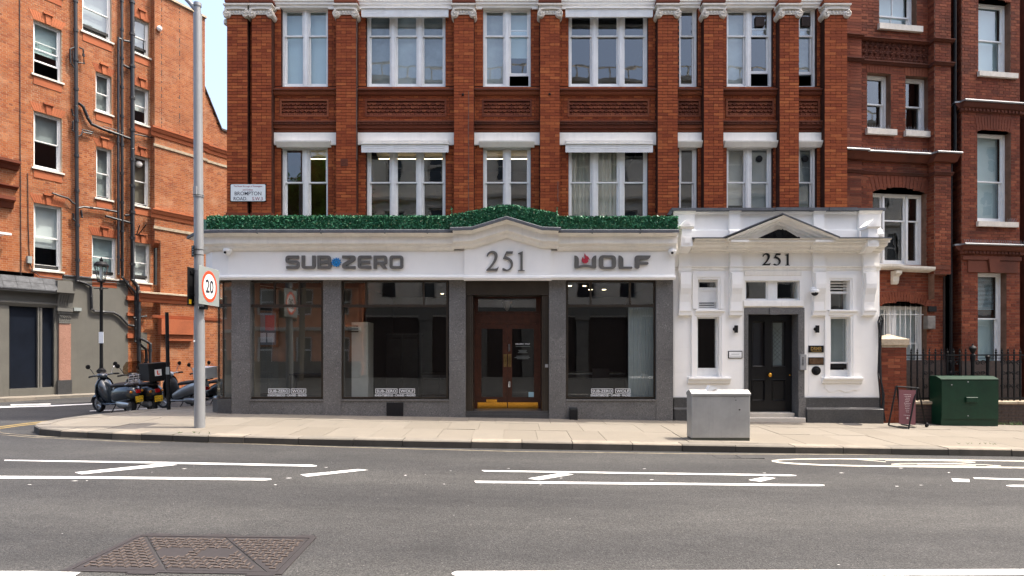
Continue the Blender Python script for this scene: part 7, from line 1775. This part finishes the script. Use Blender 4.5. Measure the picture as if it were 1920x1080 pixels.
# small black number plate strapped to the post
nb = thing('post_plate', 'small black plate with pale figures strapped to the lamp post above the speed sign', 'plate', pp(367.5, 472))
fn = Frame((pp(363.5, 0)[0], by - .085), (.88, -.47)); m = MB(); z0, z1 = pp(0, 483)[2], pp(0, 462)[2]; m.box(fn, 0, .09, -.004, .004, z0, z1); obj('plate', m, M['iron'], nb)
m = MB()
for k in range(4): m.box(fn, .025, .065, .004, .007, z1 - .035 - k * .05, z1 - .02 - k * .05); m.box(fn, .025 + (k % 2) * .03, .035 + (k % 2) * .03, .004, .007, z1 - .055 - k * .05, z1 - .035 - k * .05)
obj('figure', m, M['sign_grey'], nb)
m = MB()
for y in (468, 478): m.tube([Vector(pp(372.4, y)), Vector(pp(372.4, y + 1.0))], .100, 18)
obj('strap', m, M['iron'], nb)
# the 20 sign, facing up the road
FS = Frame((-6.318, 11.84), (-.035, 1)); 
def su(px): return FS.u(px)
zs0, zs1 = FS.uz(373, 569.5)[1], FS.uz(373, 496.5)[1]; ws = FS.u(411)
sg = thing('speed_limit_sign', 'square grey plate with red ringed white circle reading 20 on the lamp post', 'road sign', FS.pt(ws / 2, 0, zs0))
m = MB(); m.box(FS, 0, ws, -.012, 0, zs0, zs1, ch=.003); obj('plate', m, M['sign_grey'], sg)
cu, cz = ws * .50, (zs0 + zs1) / 2 + .0; rr = min(ws, zs1 - zs0) * .415
def disc(r0, d0, d1, nm, mt, r1=None):
    m = MB(); n = 40
    if r1: 
        for k in range(n):
            t0, t1 = 2 * math.pi * k / n, 2 * math.pi * (k + 1) / n; m.face([FS.pt(cu + r_ * math.cos(t_), d1, cz + r_ * math.sin(t_)) for r_, t_ in ((r0, t0), (r1, t0), (r1, t1), (r0, t1))])
    else: m.prism([(cu + r0 * math.cos(2 * math.pi * k / n), cz + r0 * math.sin(2 * math.pi * k / n)) for k in range(n)], d0, d1, lambda p, q, h: FS.pt(p, h, q))
    return obj(nm, m, M[mt], sg)
disc(rr * .82, 0, .003, 'white_disc', 'sign_white'); disc(rr * .80, 0, .005, 'red_ring', 'sign_red', rr)
t = text_data('20', 1, .002, offset=.018); xs = [v.co.x for v in t.vertices]; ys = [v.co.y for v in t.vertices]; hh = rr * .86
onto(t, 'numeral', M['ink'], FS, cu - (max(xs) + min(xs)) / 2 * hh / (max(ys) - min(ys)) * .92, cz - hh / 2 - min(ys) * hh / (max(ys) - min(ys)), .006, sg, sx=hh / (max(ys) - min(ys)) * .92, sy=hh / (max(ys) - min(ys)))
FS2 = Frame((-6.535, 12.0), (0, 1)); m = MB(); z0, z1 = FS2.uz(353, 572)[1], FS2.uz(353, 500)[1]; m.box(FS2, -.16, .60, -.02, 0, z0, z1, ch=.004)
bk = thing('sign_back', 'black back of a second square sign on the far side of the lamp post', 'road sign', FS2.pt(.2, 0, z0)); obj('plate', m, M['iron'], bk)
m = MB(); m.box(FS2, -.13, -.05, 0, .003, z0 + .03, z0 + .12); obj('sticker', m, M['yellow_plate'], bk); m = MB(); m.box(FS2, -.1, .5, 0, .025, z1 - .12, z1 - .08); m.box(FS2, -.1, .5, 0, .025, z0 + .2, z0 + .24); obj('rail', m, M['iron'], bk)

# black post with a notice, old lamp standard
Yq = 15.2; fq = Frame((0, Yq), (1, 0)); q = lambda x, y: fq.pt(fq.uz(x, y)[0], 0, fq.uz(x, y)[1])
t = thing('bollard_post', 'plain slim black post with a small white notice behind the scooters', 'post', (fq.u(316), Yq, zp(-8.9, Yq)))
m = MB(); m.tube([q(316.5, 774), q(312.8, 585.5)], .043, 12); obj('post', m, M['iron'], t, smooth=40)
m = MB(); a, b = fq.u(313), fq.u(319.5); m.box(fq, a, b, .046, .052, fq.z(702), fq.z(688)); obj('notice', m, M['sign_grey'], t)
Yl = 19.2; fo = Frame((0, Yl), (1, 0)); ou = lambda x: fo.u(x); oz = lambda y: fo.z(y); lx = ou(190)
ls_ = thing('street_lamp', 'old style black street lamp with tapering glass lantern across the side street', 'street lamp', (lx, Yl, .03))
m = MB(); m.lathe((lx, Yl, 0), [(.13, 0), (.13, .12), (.10, .2), (.10, oz(700)), (.13, oz(697)), (.13, oz(694)), (.06, oz(690)), (.05, oz(680)), (.045, oz(545)), (.06, oz(543)), (.04, oz(541)), (.035, oz(530))], 14); obj('column', m, M['iron'], ls_, smooth=40)
m = MB(); m.tube([(ou(176), Yl, oz(541)), (ou(203), Yl, oz(541))], .014, 6); m.lathe((lx, Yl, oz(697)), [(.09, -.05), (.15, 0), (.09, .06)], 12); obj('ladder_bar', m, M['iron'], ls_)
m = MB()
def ring6(r, z, n=8): return [(lx + r * math.cos(k * 2 * math.pi / n), Yl + r * math.sin(k * 2 * math.pi / n), z) for k in range(n)]
A, Bq = ring6(.20, oz(498)), ring6(.10, oz(528))
for k in range(8): m.face([Bq[k], Bq[(k + 1) % 8], A[(k + 1) % 8], A[k]])
obj('lantern_glass', m, M['glass'], ls_)
m = MB()
for k in range(8): m.tube([A[k], Bq[k]], .010, 4)
m.lathe((lx, Yl, 0), [(.02, oz(531)), (.11, oz(529)), (.11, oz(527.5)), (.02, oz(527))], 12); m.lathe((lx, Yl, 0), [(.205, oz(499)), (.21, oz(497)), (.19, oz(495)), (.14, oz(491.5)), (.05, oz(490)), (.05, oz(488)), (.07, oz(487)), (.02, oz(485.5)), (.025, oz(484)), (.004, oz(482))], 14); obj('lantern_frame', m, M['iron'], ls_, smooth=40)
m = MB(); m.lathe((lx, Yl, 0), [(.02, oz(525)), (.05, oz(518)), (.05, oz(505)), (.02, oz(501))], 10); obj('mantle', m, M['sign_white'], ls_)
m = MB(); m.box(fo, ou(187.5), ou(196.2), .05, .06, oz(643.5), oz(622.5)); obj('notice', m, M['sign_white'], ls_)

# ------------------------------------------------------------ parked scooters
M['rack_chrome'] = plain('bright_chrome_rack', (.62, .63, .65), .35, .6, var=.05)
def scooter(label, pos_, head, body='scooter_grey', screen=False, box=None, plate=None, maxi=False, rack=False, apron=False, lplate=False, lean=0.0):
    t = thing('parked_scooter', label, 'scooter', pos_, head, 'scooters parked in the side street bay', world=False)
    t.rotation_euler = (lean, 0, head)
    fx, rx_ = .66, -.62; wr = .235 if not maxi else .27
    for x, fr_ in ((fx, True), (rx_, False)):
        m = MB(); prof = [(wr - .075, -.035), (wr - .07, -.05), (wr - .03, -.055), (wr - .005, -.03), (wr, 0), (wr - .005, .03), (wr - .03, .055), (wr - .07, .05), (wr - .075, .035), (wr - .075, -.035)]
        m.lathe((x, 0, wr), prof, 24, axis=(0, 1, 0)); wl = obj('wheel', m, M['rubber'], t, smooth=45)
        m = MB(); m.lathe((x, 0, wr), [(wr - .072, -.03), (wr - .085, -.02), (wr - .10, -.02), (.05, -.045), (.02, -.05)], 20, axis=(0, 1, 0)); m.lathe((x, 0, wr), [(wr - .072, .03), (wr - .085, .02), (wr - .10, .02), (.05, .045), (.02, .05)], 20, axis=(0, 1, 0))
        for k in range(5):
            a = k * 2 * math.pi / 5; m.tube([(x + .04 * math.cos(a), .05, wr + .04 * math.sin(a)), (x + (wr - .09) * math.cos(a), .03, wr + (wr - .09) * math.sin(a))], .014, 5)
        obj('rim', m, M['alu'], wl, smooth=40)
    # front mudguard
    m = MB(); n = 10; vs = []; 
    for k in range(n + 1):
        a = R(8 + 150 * k / n); rr = wr + .045
        for j in range(7):
            y = -.085 + .17 * j / 6; dr = -.07 * (abs(y) / .085) ** 2.5; vs.append((fx + (rr + dr) * math.cos(a), y, wr + (rr + dr) * math.sin(a)))
    m.mesh(vs, [(k * 7 + j, k * 7 + j + 1, (k + 1) * 7 + j + 1, (k + 1) * 7 + j) for k in range(n) for j in range(6)]); obj('front_mudguard', m, M[body], t, smooth=60)
    m = MB(); m.tube([(fx, .07, wr), (fx - .10, .065, .48), (fx - .2, 0, .80)], .022, 8); obj('fork', m, M['alu'], t)
    # leg shield with its curled edges, floor
    m = MB(); vs = []; prof = [(.08, .27, .17), (.26, .265, .17), (.36, .31, .19), (.42, .42, .23), (.43, .60, .245), (.41, .78, .235), (.40, .90, .17), (.40, .97, .09)]; J = 10
    for th in (0, 1):
        for x, z, hw in prof:
            for j in range(J + 1):
                f = 2 * j / J - 1; vs.append((x + .07 - .11 * abs(f) ** 2.2 - (.035 if th else 0), hw * f, z - (.03 if th and z < .3 else 0)))
    nr = len(prof); q = lambda th, i, j: th * nr * (J + 1) + i * (J + 1) + j
    fs = [(q(th, i, j), q(th, i, j + 1), q(th, i + 1, j + 1), q(th, i + 1, j)) for th in (0, 1) for i in range(nr - 1) for j in range(J)]
    fs += [(q(0, i, j), q(0, i + 1, j), q(1, i + 1, j), q(1, i, j)) for i in range(nr - 1) for j in (0, J)]
    m.mesh(vs, fs); obj('leg_shield', m, M['seat' if apron else body], t, smooth=50)
    m = MB(); m.loft([(-.30, 0, .29, .13, .05), (-.1, 0, .275, .17, .04), (.2, 0, .27, .18, .035), (.34, 0, .31, .16, .04)]); obj('floorboard', m, M[body], t, smooth=50)
    m = MB(); m.loft([(.10, 0, .40, .10, .12), (.2, 0, .52, .17, .24), (.3, 0, .64, .20, .28), (.38, 0, .70, .19, .26)], 14); obj('knee_panel', m, M['plastic_black' if apron else body], t, smooth=60)
    # rear body and side cowls
    m = MB()
    if maxi: m.loft([(-1.02, 0, .80, .07, .05), (-.88, 0, .74, .16, .12), (-.6, 0, .66, .2, .17), (-.3, 0, .55, .21, .17), (-.05, 0, .46, .2, .15), (.12, 0, .40, .18, .11)], 18)
    else: m.loft([(-1.0, 0, .57, .09, .08), (-.93, 0, .59, .16, .17), (-.75, 0, .585, .215, .215), (-.5, 0, .56, .235, .225), (-.25, 0, .52, .215, .22), (-.08, 0, .47, .16, .20), (.0, 0, .40, .10, .13)], 18)
    obj('rear_body', m, M[body], t, smooth=60)
    m = MB(); m.loft([(-.95, 0, .80 if not maxi else .88, .08, .02), (-.8, 0, .81 if not maxi else .86, .15, .05), (-.5, 0, .80, .165, .055), (-.3, 0, .785, .15, .06), (-.05, 0, .75, .11, .05), (.02, 0, .72, .05, .03)], 16); obj('seat', m, M['seat'], t, smooth=60)
    m = MB(); m.loft([(-.78, .10, .27, .05, .06), (-.6, .10, .27, .08, .10), (-.35, .06, .28, .11, .11), (-.2, .02, .3, .09, .08)], 12); m.loft([(-.9, -.15, .30, .04, .04), (-.6, -.15, .28, .055, .06), (-.3, -.13, .25, .035, .04)], 10); obj('engine', m, M['alu'], t, smooth=50)
    # headset
    m = MB(); m.loft([(.26, 0, 1.0, .05, .04), (.34, 0, 1.02, .12, .07), (.43, 0, 1.03, .12, .075), (.50, 0, 1.02, .08, .06)], 14); m.tube([(.34, -.28, 1.04), (.38, 0, 1.03), (.34, .28, 1.04)], .022, 8); obj('headset', m, M[body], t, smooth=60)
    m = MB(); m.lathe((.50, 0, 1.02), [(.075, -.02), (.07, .012), (.02, .02)], 16, axis=(1, 0, .1)); obj('headlight', m, M['chrome'], t, smooth=60)
    for sg in (-1, 1):
        m = MB(); m.tube([(.34, sg * .27, 1.04), (.30, sg * .40, 1.03)], .024, 8); obj('grip', m, M['rubber'], t)
        m = MB(); m.tube([(.36, sg * .22, 1.06), (.36, sg * .30, 1.22), (.37, sg * .34, 1.27)], .008, 5); mi = obj('mirror', m, M['chrome'], t); m = MB(); m.lathe((.37, sg * .36, 1.30), [(.01, -.02), (.055, -.012), (.062, .005), (.05, .012), (.01, .014)], 14, axis=(-1, 0, 0)); obj('mirror_head', m, M['iron'], mi, smooth=50)
    m = MB(); m.box(W0, -1.02, -.97, -.06, .06, .585, .68, ch=.01); obj('tail_light', m, M['tail'], t)
    m = MB()
    for sg in (-1, 1): m.lathe((-.95, sg * .15, .62), [(.03, -.03), (.035, 0), (.01, .03)], 10, axis=(-1, sg * .4, 0))
    obj('indicator', m, M['amber'], t, smooth=40)
    m = MB(); m.loft([(-1.02, 0, .42, .05, .01), (-.98, 0, .48, .07, .012), (-.86, 0, .52, .08, .02)], 8); obj('rear_mudguard', m, M['plastic_black'], t)
    if plate:
        fp = Frame((-1.045, .10), (0, -1)); m = MB(); m.box(fp, 0, .20, -.006, 0, .34, .50); pl = obj('number_plate', m, M['yellow_plate'], t)
        for s_, zz in ((plate[0], .43), (plate[1], .355)):
            tx = text_data(s_, .085, .002, offset=0); onto(tx, 'lettering', M['ink'], fp, .10, zz, .002, pl)
    m = MB(); m.tube([(-.2, .10, .24), (-.12, .20, .02), (-.06, .22, .01)], .014, 6); m.tube([(-.22, -.1, .2), (-.3, -.16, .01)], .014, 6); obj('stand', m, M['iron'], t)
    if rack:
        m = MB()
        for k in range(4): x = -.93 - .02 * k; z = .86 + .065 * k; m.tube([(x, -.19, z), (x, .19, z)], .013, 5)
        for y in (-.17, -.06, .06, .17): m.tube([(-.80, y * 1.12, .82), (-.93, y * 1.12, .86), (-1.0, y * 1.12, 1.06)], .013, 5)
        obj('rack', m, M['rack_chrome'], t)
    if screen:
        m = MB(); vs = []
        for z, x, hw in ((1.02, .46, .20), (1.12, .47, .24), (1.28, .42, .23), (1.40, .36, .17)):
            for j in range(9): f = 2 * j / 8 - 1; vs.append((x - .07 * f * f, hw * f, z))
        m.mesh(vs, [(i * 9 + j, i * 9 + j + 1, (i + 1) * 9 + j + 1, (i + 1) * 9 + j) for i in range(3) for j in range(8)]); obj('windscreen', m, M['glass_smoke'], t, smooth=60)
    if box:
        m = MB(); bx0, bx1, hw, z0, z1 = box; m.box(W0, bx0, bx1, -hw, hw, z0, z1, ch=0); m.box(W0, bx0 - .008, bx1 + .008, -hw - .008, hw + .008, z1 - .06, z1 + .015); m.box(W0, bx0 - .004, bx0, -hw * .8, hw * .8, z0 + .04, z1 - .1)
        bo = obj('top_box', m, M['plastic_black' if not maxi else 'sign_white'], t)
        m = MB(); m.box(W0, bx1 - .2, bx1, -.05, .05, z0 - .12, z0); m.box(W0, bx0 + .05, bx1 - .03, -.12, .12, z0 - .03, z0 - .001); obj('carrier', m, M['iron'], t)
        if lplate:
            fp = Frame((bx0 - .01, .13), (0, -1)); m = MB(); m.box(fp, 0, .17, 0, .003, z0 + .12, z0 + .29); lp2 = obj('learner_plate', m, M['sign_white'], bo)
            m = MB(); m.box(fp, .055, .08, .003, .006, z0 + .15, z0 + .26); m.box(fp, .08, .125, .003, .0055, z0 + .15, z0 + .175); obj('learner_letter', m, M['sign_red'], lp2)
    return t
hd = math.atan2(.50, -1.17)
def zs_(x, y): return zr(x, y)
scooter('slate grey scooter with chrome rear rack and yellow plate, nearest the road corner', (-10.80, 15.98, zs_(-10.8, 15.98)), hd, 'scooter_grey', plate=('LD73', 'WDM'), rack=True, lean=-.10)
scooter('black scooter with big square top box and red L plate', (-10.28, 16.30, zs_(-10.1, 16.3)), math.atan2(.62, -.90), 'scooter_black', screen=True, box=(-1.22, -.70, .27, .92, 1.36), plate=('KF21', 'WVB'), lplate=True, lean=-.08)
scooter('silver scooter with black leg apron and pale top box beside the black post', (-9.55, 16.95, zs_(-9.5, 16.9)), math.atan2(.40, -1.15), 'scooter_silver', box=(-1.20, -.78, .22, .92, 1.22), maxi=True, apron=True, lean=-.08)
scooter('dark scooter half hidden behind the lamp post at the building corner', (-9.1, 17.75, zs_(-9.0, 17.7)), math.atan2(.40, -1.1), 'scooter_black', screen=False, maxi=True, apron=True, lean=-.08)


# ------------------------------------------------------------ the far side of the road, seen only in the windows
M['far_brick'] = plain('dark_far_brick', (.16, .042, .02), .85, var=.35, scale=6)
M['opp_pier'] = plain('opposite_pier', (.16, .15, .13), .8, var=.3)
def opposite(name, label, x0, x1, y, h, wall, nw, nf, white, face=-1):
    t = thing(name, label, 'building', ((x0 + x1) / 2, y, -.2)); FO = Frame((x1, y), (-1, 0)) if face < 0 else Frame((x0, y), (1, 0)); L = x1 - x0
    fh = h / nf; ww = L / nw; hs = []
    for i in range(nw):
        for j in range(nf): hs.append((ww * (i + .3), ww * (i + .7), fh * j + fh * .25, fh * j + fh * .8))
    m = MB()
    for a, b, c, d in cells(0, L, -.3, h, hs): m.quad(FO, a, b, c, d, 0)
    m.box(FO, 0, L, -8, -7.9, 0, h); m.box(FO, 0, L, -8, -.01, h, h + .1); m.box(FO, -.1, -.0, -8, 0, 0, h); m.box(FO, L, L + .1, -8, 0, 0, h); obj('wall', m, M[wall], t)
    m = MB(); sh = 4.5 if not white else .9
    m.box(FO, 0, L, -.1, .2, -.3, sh); obj('shop_row', m, M['clay'], t)
    if not white:
        for k in range(int(L / 3.4)): q = MB(); q.box(FO, k * 3.4, k * 3.4 + .8, .201, .34, -.3, sh - .6); q.box(FO, k * 3.4 - .06, k * 3.4 + .86, .341, .40, sh - .9, sh - .6); obj('shop_pier', q, M['opp_pier'], t)
        q = MB(); q.box(FO, 0, L, .201, .30, sh - .6, sh); obj('shop_fascia', q, M['render_dark'], t)
    m = MB()
    for j in range(1, nf + 1): m.sweep(FO, [(0, fh * j - .25), (.25, fh * j - .2), (.3, fh * j), (0, fh * j + .02)], [(0, 0), (L, 0)])
    for i in range(nw * 3): m.box(FO, L * i / (nw * 3), L * i / (nw * 3) + .1, .05, .12, h, h + .8)
    m.box(FO, 0, L, .03, .14, h + .8, h + .9); obj('cornice', m, M['opp_stone'], t)
    wm = MB(); fw = MB(); a, b, c, d = 0, ww * .4, 0, fh * .55
    for q in ((a, a + .1, c, d), (b - .1, b, c, d), (a, b, c, c + .12), (a, b, d - .1, d), (a, b, (c + d) / 2 - .05, (c + d) / 2 + .05)): fw.box(FO, q[0], q[1], -.2, -.12, q[2], q[3])
    wm.box(FO, a, b, -.25, -.18, c, d); f_me = fw.data('window', M['frame_white' if white else 'opp_stone']); p_me = wm.data('pane', M['opp_dark'])
    for h_ in hs:
        o = link('window', f_me, t); o.location = (face * h_[0], 0, h_[2]); p = link('pane', p_me, o)
opposite('stone_terrace', 'tall cream stone terrace with balustraded roof across the main road, behind the camera', -9.5, 90, -9.5, 20.0, 'opp_stone', 38, 5, False)
opposite('brick_terrace', 'red brick terrace with white sash windows across the main road, behind the camera', -30, -9.8, -9.0, 12.5, 'opp_brick', 8, 4, True)
opposite('brick_terrace', 'plain dark red brick terrace continuing the row beyond the right edge of the picture', 14.35, 30, 15.9, 12.0, 'far_brick', 6, 4, True, 1)
def street_tree(label, x, y, h, cr, n):
    t = thing('street_tree', label, 'tree', (x, y, -.2)); r5 = random.Random(int(abs(x) * 10))
    m = MB(); m.tube([(x, y, -.2), (x + .1, y, h * .3), (x, y + .1, h * .6)], .2, 8, r1=.1)
    for k in range(7): a = k * .9; m.tube([(x, y, h * (.35 + .04 * k)), (x + cr * .6 * math.cos(a), y + cr * .6 * math.sin(a), h * (.6 + .05 * k))], .08, 6, r1=.02)
    obj('trunk', m, M['bark'], t); m = MB()
    cs = [(Vector((x, y, h * .7)) + Vector((r5.gauss(0, cr * .45), r5.gauss(0, cr * .45), r5.gauss(0, cr * .5))), r5.uniform(.5, 1.0)) for _ in range(26)]
    for _ in range(n):
        c, s_ = r5.choice(cs); p = c + Vector((r5.gauss(0, s_ * .5), r5.gauss(0, s_ * .5), r5.gauss(0, s_ * .45))); a = Vector((r5.gauss(0, 1), r5.gauss(0, 1), r5.gauss(0, 1))).normalized(); b = a.orthogonal().normalized(); l = r5.uniform(.06, .14); m.face([p - b * l * .5, p + a * l, p + b * l * .5, p - a * l], r5.random())
    obj('crown', m, M['tree_leaf'], t, tones=True)
street_tree('leafy green street tree across the main road, before the brick terrace', -12.4, -5.2, 15.2, 2.9, 42000)
street_tree('leafy green street tree across the main road, before the right part of the stone terrace', 23, -5.0, 11.5, 2.6, 7000)
